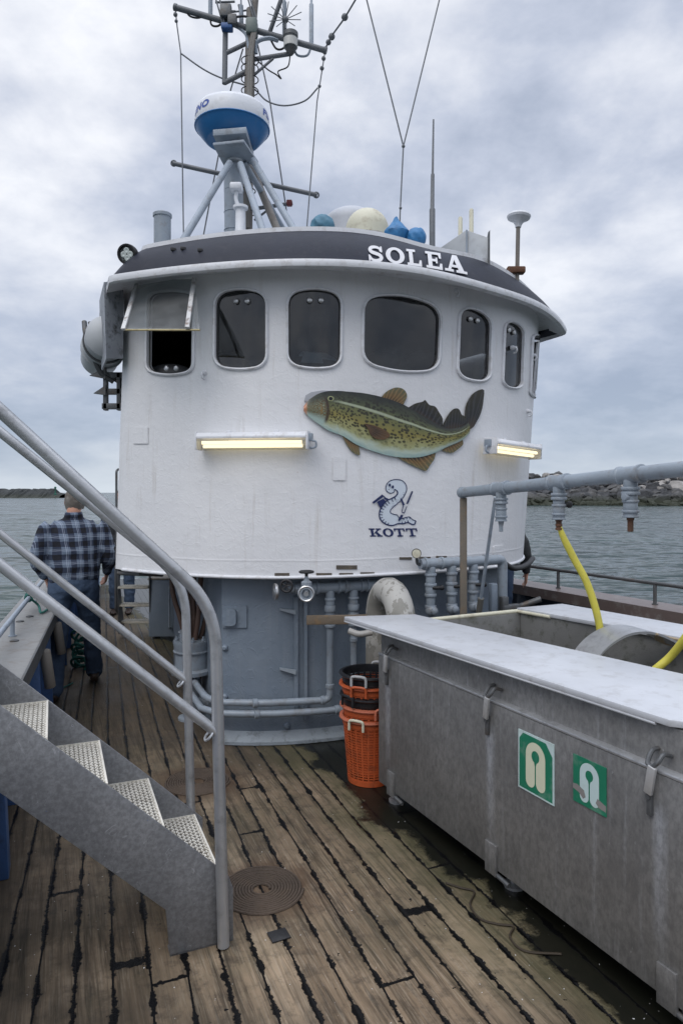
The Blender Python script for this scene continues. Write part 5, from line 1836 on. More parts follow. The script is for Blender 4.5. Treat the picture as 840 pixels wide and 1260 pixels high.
# chain of black shackles hanging at the left corner
bm = newbm()
for k in range(7):
    c = at(143.5 + k * .9, 675 + 4.2 * k, 5.1)
    torus(bm, c, V((1, .2, 0)) if k % 2 else V((.2, 1, 0)), .016, .006, 12, 6)
solo('chain', bm, BLACK, 'short black chain hanging beside the left corner of the white wall', 'chain')
# coiled green rope on the port rail and by the bulwark
GRN = paint('green rope', (.02, .12, .10), .8, .25, (.05, .2, .17), .5, 80, .5)
bm = newbm()
for k in range(5):
    c = SH(pr(5.9) - .19, 5.9 + k * .03, .87)
    torus(bm, c, FWD + UP * (.2 * (k % 2)), .026, .009, 16, 6)
tube(bm, cr([SH(pr(5.9) - .17, 5.9, .86), SH(pr(5.9) - .12, 5.95, .80), SH(pr(5.9) - .1, 5.8, .765), SH(pr(5.9) - .05, 5.95, .765)], 5), .009, 6)
solo('rope_hank', bm, GRN, 'small green rope tied round the left guard rail', 'rope')
bm = newbm()
for k in range(9):
    c = at(98 + (k % 3) * 2, 782 + k * 5.5, 6.6)
    c.z = max(c.z, .03)
    torus(bm, c, V((.4 * math.sin(k), .6, .5 * math.cos(k * 2))), .075, .013, 18, 6)
solo('rope_hank', bm, GRN, 'bundle of green rope hanging low between the legs of the walking man', 'rope')
bm = newbm()
tube(bm, cr([deck_at(66, 846) + UP * .3, deck_at(62, 850) + UP * .05, deck_at(66, 862) + UP * .012, deck_at(75, 850) + UP * .012, deck_at(90, 842) + UP * .012], 6), .007, 6)
solo('rope_end', bm, GRN, 'thin green rope trailing on the deck next to the left foot of the man', 'rope')

# ================================================================ ON THE WHEELHOUSE WALL
def wat(px, py, d=0.0, g=(0.0, 2.0)):
    ab = newton(wall, px, py, g, dom=(-1.74, 1.66)); return wall(*ab) + normal(wall, *ab) * d, normal(wall, *ab)
# ---- cod sign
fish = thing('cod_sign', 'large painted cod cut-out mounted on the white wall under the windows', 'sign', wat(470, 570)[0])
TOPL = [(78, 95), (88, 80), (100, 70), (120, 58), (145, 51), (175, 50), (200, 52), (250, 57), (300, 68), (350, 85), (380, 100), (430, 130), (480, 156), (520, 154), (545, 140), (565, 120), (582, 90)]
BOTL = [(78, 108), (90, 122), (105, 134), (122, 146), (145, 162), (170, 172), (190, 180), (230, 205), (285, 226), (340, 239), (400, 240), (445, 229), (485, 210), (525, 192), (548, 172), (566, 148), (590, 110)]
def cf(x, y): return (340 + x / 2.3333, 460 + y / 2.3333)
tops = cr2([cf(*p) for p in TOPL[:-2]], 6); bots = cr2([cf(*p) for p in BOTL[:-2]], 6)
def fish_grid(tops, bots, nv, off, th):
    bm = newbm(); uvl = bm.loops.layers.uv.new('UVMap')
    n = len(tops); G = []; Bk = []
    for i in range(n):
        row = []; rb = []
        for j in range(nv + 1):
            t = j / nv
            p = bots[i] * (1 - t) + tops[i] * t
            q, nn = wat(p[0], p[1])
            bulge = .012 * math.sin(PI * t) if th > .006 else 0
            row.append(bm.verts.new(q + nn * (off + th + bulge))); rb.append(bm.verts.new(q + nn * off))
        G.append(row); Bk.append(rb)
    for i in range(n - 1):
        for j in range(nv):
            f = bm.faces.new((G[i][j], G[i + 1][j], G[i + 1][j + 1], G[i][j + 1]))
            for lp, (a, b) in zip(f.loops, ((i, j), (i + 1, j), (i + 1, j + 1), (i, j + 1))):
                lp[uvl].uv = (a / (n - 1), b / nv)
        for j, v0 in ((0, .0), (nv, 1.0)):
            f = bm.faces.new((G[i][j], G[i + 1][j], Bk[i + 1][j], Bk[i][j]))
            for lp in f.loops: lp[uvl].uv = (i / (n - 1), v0)
    for i in (0, n - 1):
        for j in range(nv):
            f = bm.faces.new((G[i][j], G[i][j + 1], Bk[i][j + 1], Bk[i][j]))
    bmesh.ops.recalc_face_normals(bm, faces=bm.faces)
    return bm
def fish_mat():
    s = NT('printed cod skin')
    uv = s.n('ShaderNodeUVMap').outputs[0]
    sp = s.n('ShaderNodeSeparateXYZ'); s.set(sp.inputs[0], uv)
    u, v = sp.outputs[0], sp.outputs[1]
    n1 = s.noise(7, 5, .6, s.map((3, 1, 1), src=uv)); n2 = s.noise(30, 5, .65, s.map((4, 1, 1), src=uv))
    vv = s.math('ADD', v, s.math('MULTIPLY', s.math('SUBTRACT', n1, .5), .28))
    body = s.ramp(vv, [(0.0, (.30, .42, .40)), (.09, (.46, .54, .46)), (.20, (.36, .37, .19)), (.42, (.235, .200, .055)), (.60, (.135, .140, .050)), (.76, (.060, .072, .034)), (.90, (.026, .032, .020)), (1.0, (.010, .013, .012))])
    vd = s.vor(1.0, s.map((66, 18, 1), src=uv))
    spot = s.ramp(s.math('ADD', vd, s.math('MULTIPLY', n2, .22)), [(.46, 1.0), (.62, 0.0)])
    sm = s.math('MULTIPLY', s.ramp(v, [(.14, 0.0), (.3, 1.0), (.85, 1.0), (.95, .3)]), s.ramp(u, [(.2, .3), (.32, 1.0)]))
    body = s.mix(s.math('MULTIPLY', s.math('MULTIPLY', spot, sm), .9), body, (.016, .014, .008))
    # pale lateral line
    ln = s.math('ADD', .66, s.math('MULTIPLY', s.ramp(u, [(.28, 1.0), (.75, 0.0)]), .10))
    dl = s.math('ABSOLUTE', s.math('SUBTRACT', v, ln))
    lm = s.math('MULTIPLY', s.ramp(dl, [(.014, 1.0), (.034, 0.0)]), s.ramp(u, [(.28, 0.0), (.42, .75), (.95, .75), (1.0, 0.0)]))
    body = s.mix(s.math('MULTIPLY', lm, .8), body, (.50, .56, .40))
    # head
    hn = s.ramp(s.noise(9, 5, .7, s.map((9, 2.6, 1), src=uv)), [(.38, (.015, .018, .01)), (.47, (.20, .11, .03)), (.55, (.07, .16, .13)), (.64, (.36, .34, .20))])
    hd_ = s.mix(s.ramp(v, [(.14, .9), (.36, 0.0)]), hn, (.40, .52, .48))
    hd_ = s.mix(s.ramp(v, [(.62, 0.0), (.88, .9)]), hd_, (.022, .03, .022))
    gill = s.math('ADD', u, s.math('MULTIPLY', s.math('POWER', s.math('SUBTRACT', v, .5), 2.0), .20))
    body = s.mix(s.ramp(gill, [(.275, 1.0), (.30, 0.0)]), body, hd_)
    g2 = s.math('ABSOLUTE', s.math('SUBTRACT', gill, .288))
    body = s.mix(s.math('MULTIPLY', s.ramp(g2, [(.004, .9), (.020, 0.0)]), s.ramp(v, [(.12, 0.0), (.25, 1.0), (.75, 1.0), (.9, 0.0)])), body, (.035, .014, .008))
    op = s.math('ABSOLUTE', s.math('SUBTRACT', gill, .235))
    body = s.mix(s.math('MULTIPLY', s.ramp(op, [(.004, .55), (.014, 0.0)]), s.ramp(v, [(.3, 0.0), (.45, 1.0), (.75, 0.0)])), body, (.30, .16, .04))
    # mouth
    body = s.mix(s.ramp(u, [(.035, .85), (.075, 0.0)]), body, s.mix(n2, (.50, .12, .03), (.65, .38, .25)))
    return s.bsdf(body, .28, 0, s.bump(spot, .08, .004), Coat__Weight=None) if False else s.bsdf(body, .28, 0, s.bump(spot, .08, .004))
FISH = fish_mat()
body = fin('body', fish_grid(tops, bots, 16, .012, .009), FISH, fish, ang=60)
def fin_mat(name, a, b, c):
    s = NT(name)
    uv = s.n('ShaderNodeUVMap').outputs[0]
    sp = s.n('ShaderNodeSeparateXYZ'); s.set(sp.inputs[0], uv)
    ray = s.math('SINE', s.math('ADD', s.math('MULTIPLY', sp.outputs[0], 62.0), s.math('MULTIPLY', s.noise(6, 3, .5, uv), 4.0)))
    base = s.ramp(sp.outputs[1], [(0.0, a), (.6, b), (1.0, c)])
    base = s.mix(s.ramp(ray, [(.1, 0.0), (.9, .55)]), base, tuple(min(1, x * 2.2 + .03) for x in b))
    return s.bsdf(base, .32)
FD = fin_mat('dark back fin', (.03, .025, .012), (.012, .012, .014), (.05, .03, .015))
FG = fin_mat('gold belly fin', (.10, .11, .06), (.13, .075, .025), (.012, .012, .012))
def fish_fin(base, tip, mat, label=None, off=.008, th=.006):
    b_ = cr2([cf(*p) for p in base], 5); t_ = cr2([cf(*p) for p in tip], 5)
    n = 24
    def rs(L_):
        out = []
        for i in range(n):
            x = i / (n - 1) * (len(L_) - 1); k = min(int(x), len(L_) - 2); out.append(L_[k].lerp(L_[k + 1], x - k))
        return out
    o = fin('fin', fish_grid(rs(t_), rs(b_), 5, off, th), mat, fish, ang=60)
    for lp in o.data.uv_layers[0].data: lp.uv.y = 1 - lp.uv.y
    return o
fish_fin([(298, 72), (330, 84), (362, 96)], [(298, 68), (316, 50), (340, 40), (362, 45), (372, 62), (366, 80), (360, 92)], FG)
fish_fin([(373, 104), (420, 132), (471, 158)], [(375, 98), (395, 86), (418, 80), (424, 76), (436, 90), (452, 94), (464, 112), (474, 130), (472, 152)], FD)
fish_fin([(474, 160), (500, 162), (525, 158), (544, 146)], [(474, 148), (490, 118), (506, 101), (520, 102), (528, 118), (536, 122), (544, 140)], FD)
fish_fin([(540, 152), (548, 160), (560, 154), (566, 146)], [(542, 146), (538, 118), (542, 88), (562, 56), (590, 45), (590, 72), (586, 100), (576, 128), (566, 142)], FD)
fish_fin([(345, 236), (395, 240), (452, 226)], [(345, 240), (372, 256), (408, 272), (426, 279), (438, 262), (449, 246), (454, 228)], FG)
fish_fin([(474, 212), (505, 200), (530, 188)], [(474, 222), (500, 227), (520, 214), (532, 202), (530, 188)], FG)
fish_fin([(190, 178), (206, 188), (232, 204)], [(188, 178), (196, 196), (214, 222), (236, 234), (236, 216), (234, 206)], FG)
fish_fin([(248, 146), (256, 158), (262, 172)], [(250, 144), (282, 152), (312, 168), (318, 180), (300, 190), (276, 186), (262, 174)], fin_mat('breast fin', (.12, .06, .02), (.035, .018, .008), (.10, .05, .02)), off=.034)
def fdisc(cx, cy, r, d, mat, name, ry=None):
    bm = newbm()
    lp = [cf(cx + r * math.cos(2 * PI * i / 20), cy + (ry or r) * math.sin(2 * PI * i / 20)) for i in range(20)]
    decal(bm, wall, (-.1, 2.2), [[V(p) for p in lp]], d, 6, dom=(-1.74, 1.66)); return fin(name, bm, mat, fish, smooth=False)
fdisc(153, 73, 9, .0345, paint('eye ring', (.30, .32, .16), .3), 'eye', 7.5)
fdisc(153, 73, 5.5, .0355, paint('eye black', (.005, .005, .006), .15), 'pupil', 5)
bm = newbm()
decal(bm, wall, (-.1, 2.2), [[V(cf(*p)) for p in ((80, 78), (84, 62), (100, 53), (130, 48), (175, 50), (180, 62), (120, 66), (95, 84))]], .002, 6, .006, dom=(-1.74, 1.66))
fin('head_shadow', bm, paint('grey shadow plate', (.38, .39, .42), .5), fish)  # grey sheet put in as the shadow behind the cod's head
bm = newbm()
decal(bm, wall, (-.1, 2.2), [[V(p) for p in ribbon(cr2([cf(82, 98), cf(92, 96), cf(104, 104), cf(110, 114)], 4), 1.3)]], .0305, 5, dom=(-1.74, 1.66))
fin('mouth_line', bm, paint('mouth line', (.03, .012, .01), .5), fish, smooth=False)

# ---- fluorescent lamps
EM = NT('lit tube')
e = EM.n('ShaderNodeEmission'); e.inputs[0].default_value = (1, .85, .55, 1); e.inputs[1].default_value = 1.6
EM.t.links.new(e.outputs[0], EM.out.inputs[0]); TUBE = EM.m
s = NT('ribbed clear lamp cover')
tp = s.n('ShaderNodeBsdfTransparent'); tp.inputs[0].default_value = (.88, .88, .86, 1)
gl = s.n('ShaderNodeBsdfGlossy'); gl.inputs['Roughness'].default_value = .25
df = s.n('ShaderNodeBsdfDiffuse'); df.inputs[0].default_value = (.6, .57, .48, 1)
m0 = s.n('ShaderNodeMixShader'); m0.inputs[0].default_value = .14
s.t.links.new(tp.outputs[0], m0.inputs[1]); s.t.links.new(df.outputs[0], m0.inputs[2])
mx = s.n('ShaderNodeMixShader'); mx.inputs[0].default_value = .08
s.t.links.new(m0.outputs[0], mx.inputs[1]); s.t.links.new(gl.outputs[0], mx.inputs[2]); s.t.links.new(mx.outputs[0], s.out.inputs[0])
COVER = s.m
def lamp(pa, pb, label, tiltdown=.35):
    """pa, pb: world end points of the lamp's axis, outward direction o"""
    c = (pa + pb) / 2; ax = (pb - pa).normalized(); L_ = (pb - pa).length
    up = (UP - ax * UP.dot(ax)).normalized(); o = ax.cross(up); 
    if o.dot(V((0, 0, EYE)) - c) < 0: o = -o
    if o.dot(-FWD) < 0: o = -o
    t = thing('wall_lamp', label, 'lamp', c)
    A = (ax, o, up)
    bm = newbm()
    prism(bm, [pa + o * a + up * b for a, b in ((-.045, .052), (.050, .052), (.068, .028), (.068, .012), (-.045, .012))], ax * L_, .003)
    box(bm, c - ax * L_ * .5 - ax * .006, (.014, .116, .116), A, .003)
    box(bm, c + ax * L_ * .5 + ax * .006, (.014, .116, .116), A, .003)
    fin('housing', bm, WTRIM, t)
    for k in (0, 1):
        bm = newbm(); tube(bm, [pa + ax * .03 + o * (.036 - .03 * k) - up * (.012 + .022 * k), pb - ax * .03 + o * (.036 - .03 * k) - up * (.012 + .022 * k)], .0115, 12)
        fin('lamp_tube', bm, TUBE, t)
    bm = newbm()
    pr_ = [(.066, .010), (.064, -.026), (.044, -.056), (-.02, -.058), (-.044, -.03), (-.044, .010)]
    a_ = [bm.verts.new(pa + ax * .002 + o * x + up * y) for x, y in pr_]; b_ = [bm.verts.new(pb - ax * .002 + o * x + up * y) for x, y in pr_]
    for k in range(5): bm.faces.new((a_[k], b_[k], b_[k + 1], a_[k + 1]))
    fin('cover', bm, COVER, t)
    for k in (.28, .72):
        bm = newbm(); q = pa.lerp(pb, k)
        box(bm, q + up * .060 + o * .0, (.03, .02, .016), A, .003)
        fin('clip', bm, WTRIM, t)
    bm = newbm()
    q = pb if label.startswith('long') else pa; sg = 1 if label.startswith('long') else -1
    box(bm, q + ax * sg * .022 - o * .01 + up * .02, (.022, .05, .05), A, .002)
    tube(bm, cr([q + ax * sg * .03 - up * .0, q + ax * sg * .055 - up * .01, q + ax * sg * .055 - up * .04, q + ax * sg * .03 - up * .05, q + ax * sg * .01 - up * .045 - o * .02], 5), .007, 8)
    fin('cable_gland', bm, GREYS, t)
    for k in (.12, .88):
        bm = newbm(); q = pa.lerp(pb, k)
        tube(bm, [q - o * .03 + up * .02, q - o * .12 + up * .02], .010, 8)
        fin('bracket', bm, WTRIM, t)
    return t
a, n1 = wat(253, 544, .075); b, n2 = wat(377, 543, .075)
b.z = a.z = (a.z + b.z) / 2
lamp(a, b, 'long lit fluorescent lamp on the white wall left of the cod')
a, n1 = wat(592, 549, .09); b, n2 = wat(644, 554, .10)
a.z += .0; 
b = a + (b - a).normalized() * .52
b = at(657, 556, b.y)
lamp(a, b, 'lit fluorescent lamp near the right edge of the white wall, tail side of the cod')

# ---- spotlight on the visor's left end
sp0 = at(158, 313, 4.55)
t = thing('spotlight', 'round black spotlight clamped at the left end of the navy band', 'spotlight', sp0)
bm = newbm(); ax = V((-.18, -.9, -.25)).normalized()
lathe(bm, sp0 - ax * .035, ax, [(-.02, .035), (0, .058), (.03, .066), (.055, .068), (.062, .066), (.062, .056), (.05, .054)], 24)
fin('housing', bm, BLACK, t)
bm = newbm(); lathe(bm, sp0 + ax * .012, ax, [(0, .053), (.003, .053)], 24)
fin('lens', bm, paint('grey lens', (.30, .34, .34), .15), t)
u1 = ax.orthogonal().normalized(); u2 = ax.cross(u1)
for k in range(4):
    a_ = PI / 4 + PI / 2 * k
    bm = newbm(); lathe(bm, sp0 + ax * .016 + (u1 * math.cos(a_) + u2 * math.sin(a_)) * .024, ax, [(0, .019), (.003, .020), (.004, .012), (.002, .004)], 14)
    fin('reflector', bm, paint('bright reflector', (.78, .82, .78), .12, .05, None, 0, 30, .02, .6), t)
bm = newbm(); tube(bm, bend([sp0 - UP * .05, sp0 - UP * .095, sp0 + STB * .06 - UP * .085 + FWD * .03, sp0 + STB * .10 - UP * .03 + FWD * .06], .03), .009, 8)
box(bm, sp0 + STB * .07 - UP * .05 + FWD * .02, (.04, .04, .03), SAX, .004)
fin('bracket', bm, CHROME, t)
# small deck light under the visor right
# ---- left side: life raft canister in its cradle
lc = SH(.375, 5.80, 2.86)
t = thing('life_raft', 'white life raft canister in a dark steel cradle at the left side of the wheelhouse', 'life raft', lc - UP * .4)
bm = newbm()
R0 = .158
lathe(bm, lc - FWD * .50, FWD, [(0, .05), (.02, .11), (.06, .155), (.12, R0 - .004), (.46, R0), (.47, R0 + .014), (.53, R0 + .014), (.54, R0), (.90, R0 - .004), (.96, .155), (1.0, .05)], 32)
fin('canister', bm, paint('greyed raft shell', (.42, .44, .46), .5, .1), t)
bm = newbm()
for q in (-.28, -.24):
    torus(bm, lc + FWD * q, FWD, R0 + .004, .006, 32, 6)
fin('strap', bm, STEELD, t)
bm = newbm()
arc = cr([at(104, 396, 5.4), at(106, 412, 5.35), at(114, 435, 5.35), at(124, 458, 5.4), at(140, 470, 5.45)], 6)
tube(bm, arc, .020, 10)
tube(bm, [p + V((.035, .02, 0)) for p in arc], .014, 8)
fin('cradle_arm', bm, STEELD, t)
for (x0, y0, x1, y1) in ((110, 462, 128, 466), (115, 484, 128, 486)):
    bm = newbm(); prism(bm, [at(x0, y0, 5.4), at(x1 + 2, y0 - 10, 5.4), at(x1 + 2, y1, 5.4)], V((0, .03, 0)))
    fin('cradle_hook', bm, STEELD, t)
bm = newbm()
for y in (462, 482, 500):
    box(bm, at(139, y, 5.45), (.16, .05, .045), None, .003)
box(bm, at(130.5, 482, 5.45), (.03, .05, .30), None, .003)
box(bm, at(147, 482, 5.45), (.03, .05, .30), None, .003)
fin('cradle_frame', bm, STEELD, t)

# ================================================================ ON THE ROOF
ROOFZ = 3.46
def roofp(px, Y, z=ROOFZ): return V(((px - 420) / FPX * Y, Y, z))
# radar tower
ty = 5.6
base = roofp(289, ty, ROOFZ)
tw = thing('radar_mast', 'short light grey radar mast on four splayed struts', 'mast', base)
bm = newbm(); tube(bm, [base, at(287, 205, ty)], .078, 22)
for y in (235, 262, 284): torus(bm, at(288, y, ty), UP, .079, .004, 22, 6)
fin('pillar', bm, GREYS, tw)
bm = newbm()
pts = [at(262, 204, ty - .25), at(300, 204, ty - .30), at(318, 196, ty + .05), at(276, 196, ty + .1)]
prism(bm, [V((p.x, p.y, at(0, 198, ty).z)) for p in pts], UP * .022, .003)
fin('platform', bm, GREYS, tw)
zt_ = at(0, 200, ty).z - .01
for (xa, ya, xb, yb, Ya, Yb) in ((283, 200, 224, 298, ty - .2, ty - .7), (311, 197, 366, 290, ty - .1, ty - .5), (296, 202, 326, 292, ty - .25, ty - .75), (300, 200, 352, 288, ty, ty + .6)):
    bm = newbm(); a, b = at(xa, ya, Ya), at(xb, yb, Yb)
    b2 = a + (b - a) * ((a.z - ROOFZ) / (a.z - b.z)); tube(bm, [a, b2], .026, 12)
    fin('strut', bm, GREYS, tw)
bm = newbm(); tube(bm, [at(0, 200, ty) + V((at(289, 0, ty).x - at(0, 0, ty).x, 0, 0)), at(289, 178, ty)], .068, 22)
fin('neck', bm, WPLAST, tw)
# dome
rc = at(286, 153.5, ty)
t = thing('radar_dome', 'white and blue radar dome with blue lettering on the radar mast', 'radar', V((rc.x, rc.y, rc.z - .22)))
BLUED = paint('blue dome base', (.025, .16, .40), .35, .08, (.1, .2, .35), .3, 20, .05)
bm = newbm(); lathe(bm, rc, UP, [(-.035, .298), (-.01, .302), (.03, .300), (.085, .294), (.115, .276), (.135, .23), (.148, .12), (.152, .0)], 44)
dm = fin('dome_top', bm, WPLAST, t)
bm = newbm(); lathe(bm, rc, UP, [(-.150, .10), (-.148, .205), (-.135, .225), (-.085, .268), (-.045, .296), (-.036, .300)], 44)
fin('dome_base', bm, BLUED, t)
bm = newbm(); torus(bm, rc - UP * .037, UP, .301, .006, 44, 6)
fin('seam', bm, BLUED, t)
bm = newbm()
zz_ = rc.z - .175
prism(bm, [V((at(x, 0, Y).x, Y, zz_ - .03)) for x, Y in ((262, ty - .22), (303, ty - .26), (312, ty + .12), (276, ty + .16))], UP * .05, .004)
fin('mount_plate', bm, GREYS, t)
# lettering round the dome
fc = bpy.data.curves.new('lettering', 'FONT'); fc.body = 'FURUNO'; fc.size = .072; fc.align_x = 'CENTER'; fc.offset = .004; fc.shear = .15; fc.space_character = 1.12
fo = bpy.data.objects.new('text_source', fc); COL.objects.link(fo)
dg = bpy.context.evaluated_depsgraph_get(); me0 = bpy.data.meshes.new_from_object(fo.evaluated_get(dg))
bpy.data.objects.remove(fo)
for ang in (math.radians(200), math.radians(13)):
    bm = newbm(); bm.from_mesh(me0)
    bmesh.ops.subdivide_edges(bm, edges=[e_ for e_ in bm.edges if e_.calc_length() > .015], cuts=2)
    for v in bm.verts:
        a = ang + v.co.x * 1.35 / .3; z = v.co.y + .018
        R__ = .3035 - .012 * max(0, (z + .0) / .1)
        v.co = rc + V((math.cos(a) * (R__ + .001), math.sin(a) * (R__ + .001), z - .003))
    for f in bm.faces:
        f.normal_update()
        if f.normal.dot(f.calc_center_median() - rc) < 0: f.normal_flip()
    fin('lettering', bm, paint('blue dome lettering', (.015, .06, .32), .4), t, smooth=False)

# antenna mast
my = 6.1
am = thing('antenna_mast', 'tall brown grey antenna mast with a slanting cross yard full of aerials', 'mast', roofp(309, my))
MB_ = paint('brown grey mast paint', (.17, .155, .14), .6, .2, (.08, .06, .05), .5, 30, .3)
MG = paint('mid grey mast paint', (.13, .14, .155), .5, .2, (.06, .06, .06), .4, 30, .2)
mb = at(303, 290, my); mtop = at(309, 12, my)
bm = newbm(); bb = mb + (mb - mtop) * .12; bb.z = ROOFZ
tube(bm, [bb, mb, mtop], [.055, .055, .042], 16)
pole = fin('pole', bm, MB_, am)
rs_ = random.Random(2)
for k in range(5):
    bm = newbm()
    dx = -.045 + .022 * k
    tube(bm, cr([at(311 + k, 36, my - .06) , at(308 + dx * 60, 70, my - .07), at(307 + dx * 60, 120, my - .075), at(306 + dx * 60, 180, my - .07), at(304 + dx * 60, 280, my - .07)], 6), .010, 6)
    o = fin('cable', bm, paint('grey cable', (.24, .235, .22), .6, .2) if k % 2 else MB_, pole)
for y in (75, 84, 98, 112, 235, 262):
    bm = newbm(); torus(bm, at(307.5 if y < 150 else 304, y, my), UP, .075, .005, 18, 6)
    fin('cable_tie', bm, BLACK, pole)
yl, yr = at(216, 9, my), at(400, 62, my)
bm = newbm(); tube(bm, [yl, yr], .026, 12); collar(bm, yl, yr - yl, .026, .03, 1.2); collar(bm, yr, yr - yl, .026, .03, 1.2)
yard = fin('yard', bm, MG, am)
bm = newbm(); box(bm, at(310, 35, my - .02), (.10, .12, .14), None, .02); fin('junction_box', bm, paint('green grey box', (.12, .15, .14), .5), am)
def wire(pts, r=.006, k=5, name='cable', mat=BLACK, parent=am):
    bm = newbm(); tube(bm, cr(pts, k), r, 6); return fin(name, bm, mat, parent)
def yat(px): 
    t_ = (px - 216) / (400 - 216); return yl.lerp(yr, t_)
def aerial(px, y1, r=.010, x1=None, mat=GREYS, thick=.02):
    b = yat(px); e_ = at(x1 if x1 is not None else px, y1, my)
    bm = newbm(); tube(bm, [b, b.lerp(e_, .35), b.lerp(e_, .36), e_], [thick, thick, r, r * .6], 8)
    return fin('whip_aerial', bm, mat, am)
aerial(259, -60); aerial(297, -40, .008, 296); aerial(313, -70, .010); aerial(350, -80, .010); aerial(383, -90, .011)
bm = newbm(); tube(bm, [yat(331), at(347, -4, my - .1), at(356, -30, my - .1)], .019, 10); fin('diagonal_pole', bm, MG, am)
bm = newbm(); tube(bm, [yat(311), at(319, -60, my)], .03, 10); fin('top_pole', bm, MB_, am)
for (x0, y0, x1, y1) in ((262, 0, 275, 32), (268, 0, 277, 33), (300, -5, 312, 22), (302, -8, 316, 26)):
    bm = newbm(); tube(bm, [at(x0, y0 - 14, my - .05), at(x1, y1, my - .05)], .008, 6); fin('strut', bm, MG, am)
# star shaped aerial
sc_ = at(351, 24, my - .05)
bm = newbm(); ball(bm, sc_, .03, seg=10, ring=8); tube(bm, [sc_, yat(350)], .014, 8)
for k in range(11):
    a_ = 2 * PI * k / 11 + .2
    tube(bm, [sc_, sc_ + V((math.cos(a_) * .15, -.06, math.sin(a_) * .12))], .004, 5)
fin('star_aerial', bm, MG, am)
pc = at(357.5, 52, my - .08)
bm = newbm(); lathe(bm, pc - UP * .11, UP, [(0, .02), (.02, .035), (.06, .05), (.07, .06), (.15, .062), (.155, .066), (.19, .066), (.2, .03)], 18)
cam_ = fin('masthead_light', bm, STEELD, am)
bm = newbm(); lathe(bm, pc - UP * .045, UP, [(0, .062), (.07, .063)], 18); fin('light_band', bm, paint('pale lens', (.5, .5, .48), .3), cam_)
# hanging frame at the left, arm at the right
def bar(x0, y0, x1, y1, r=.02, Y0=my, Y1=my, name='frame_bar', mat=MG):
    bm = newbm(); tube(bm, [at(x0, y0, Y0), at(x1, y1, Y1)], r, 10); return fin(name, bm, mat, am)
bar(277.5, 34, 276.5, 103, .024); bar(276, 102, 305, 87, .022); bar(279, 65, 304, 53, .020)
bar(313, 73, 358, 66, .020); bar(313, 92, 336, 72, .012)
bm = newbm(); box(bm, at(279.5, 34, my - .04), (.10, .08, .05), None, .01); fin('blue_clamp', bm, paint('blue clamp', (.03, .09, .25), .5), am)
bm = newbm(); box(bm, at(286, 25, my - .06), (.08, .06, .09), None, .01); box(bm, at(278, 14, my - .06), (.10, .06, .11), None, .01); fin('small_box', bm, STEELD, am)
bar(265, 3, 289, 2, .010); bar(271, 13, 290, 14, .010); bar(285, 15, 309, 12, .008); bar(294, 6, 297, 20, .012)
wire([at(284, 22, my - .05), at(300, 20, my - .05), at(308, 24, my - .05), at(310, 34, my - .05)], .010)
wire([at(229, 14, my), at(234, 20, my), at(244, 22, my), at(254, 18, my)], .008)
wire([at(259, 16, my), at(260, 30, my), at(268, 32, my), at(276, 26, my)], .009)
wire([at(287, 31, my), at(296, 36, my), at(303, 44, my - .03), at(306, 60, my - .06)], .013, mat=GREYS)
wire([at(331, 45, my), at(340, 60, my), at(350, 58, my), at(352, 44, my)], .009)
wire([at(315, 66, my - .03), at(316, 52, my - .04), at(330, 47, my - .04), at(342, 50, my)], .018, mat=GREYS)
wire([at(361, 58, my), at(366, 68, my), at(378, 68, my), at(383, 56, my)], .010, mat=GREYS)
wire([at(357, 68, my), at(354, 82, my), at(342, 88, my), at(346, 97, my), at(340, 92, my), at(330, 86, my), at(318, 76, my)], .006)
# lower cross bars
bm = newbm(); tube(bm, [at(213, 201, my - .1), at(390, 240, my - .1)], .020, 10)
for q in (at(214, 201, my - .1), at(389, 240, my - .1)): torus(bm, q, V((0, 1, .2)), .022, .008, 14, 6)
fin('cross_bar', bm, MG, am)
bar(312, 257, 360, 250, .017); bar(313, 271, 330, 258, .010)
bm = newbm(); box(bm, at(356, 250, my), (.05, .05, .05), None, .008); fin('clamp', bm, paint('red clamp', (.15, .03, .03), .6), am)
bar(309, 205, 345, 292, .032, my - .1, my - .5, 'leaning_pole', MB_)
# horn post with camera in front
hp_ = thing('horn_post', 'slim white post with small grey camera in front of the radar mast', 'post', roofp(296, 5.0))
bm = newbm(); lathe(bm, roofp(296, 5.0), UP, [(0, .055), (.02, .042), (at(0, 258, 5.0).z - ROOFZ, .036), (at(0, 257, 5.0).z - ROOFZ, .055), (at(0, 254, 5.0).z - ROOFZ, .055), (at(0, 253, 5.0).z - ROOFZ, .02)], 16); fin('post_body', bm, WPLAST, hp_)
bm = newbm(); q = at(291, 231, 5.0); box(bm, q, (.085, .10, .05), None, .012); tube(bm, bend([at(293, 253, 5), at(290, 245, 5), at(291, 235, 5)], .02), .014, 8); fin('camera_head', bm, WPLAST, hp_)

# ---- rigging wires, each on its own
def stay(label, pts, r=.006, k=1, beads=()):
    bm = newbm(); tube(bm, cr(pts, k) if k > 1 else [V(p) for p in pts], r, 6)
    for q, rr_ in beads: ball(bm, q, rr_, seg=8, ring=6)
    return solo('rigging_wire', bm, MG, label, 'wire', 'rigging wires of the mast', origin=min((V(p) for p in pts), key=lambda p: p.z))
stay('wire hanging from the left end of the mast yard down to the roof', [at(216, 12, my), at(218, 32, my), at(222.5, 65, my), at(226, 292, my - .3)], .006, 1, [(at(216, 18, my), .02), (at(217, 26, my), .016)])
stay('wire hanging from the right end of the mast yard down to the roof', [at(400, 62, my), at(394, 100, my), at(390, 125, my), at(377, 286, my - .3)], .006, 1, [(at(398, 72, my), .02), (at(396, 84, my), .02), (at(393, 106, my), .016)])
stay('slack wire looping across the mast between both yard ends', [at(223, 66, my), at(250, 85, my), at(275, 97, my), at(310, 108, my), at(328, 124, my), at(350, 130, my), at(375, 124, my), at(391, 108, my)], .007, 6)
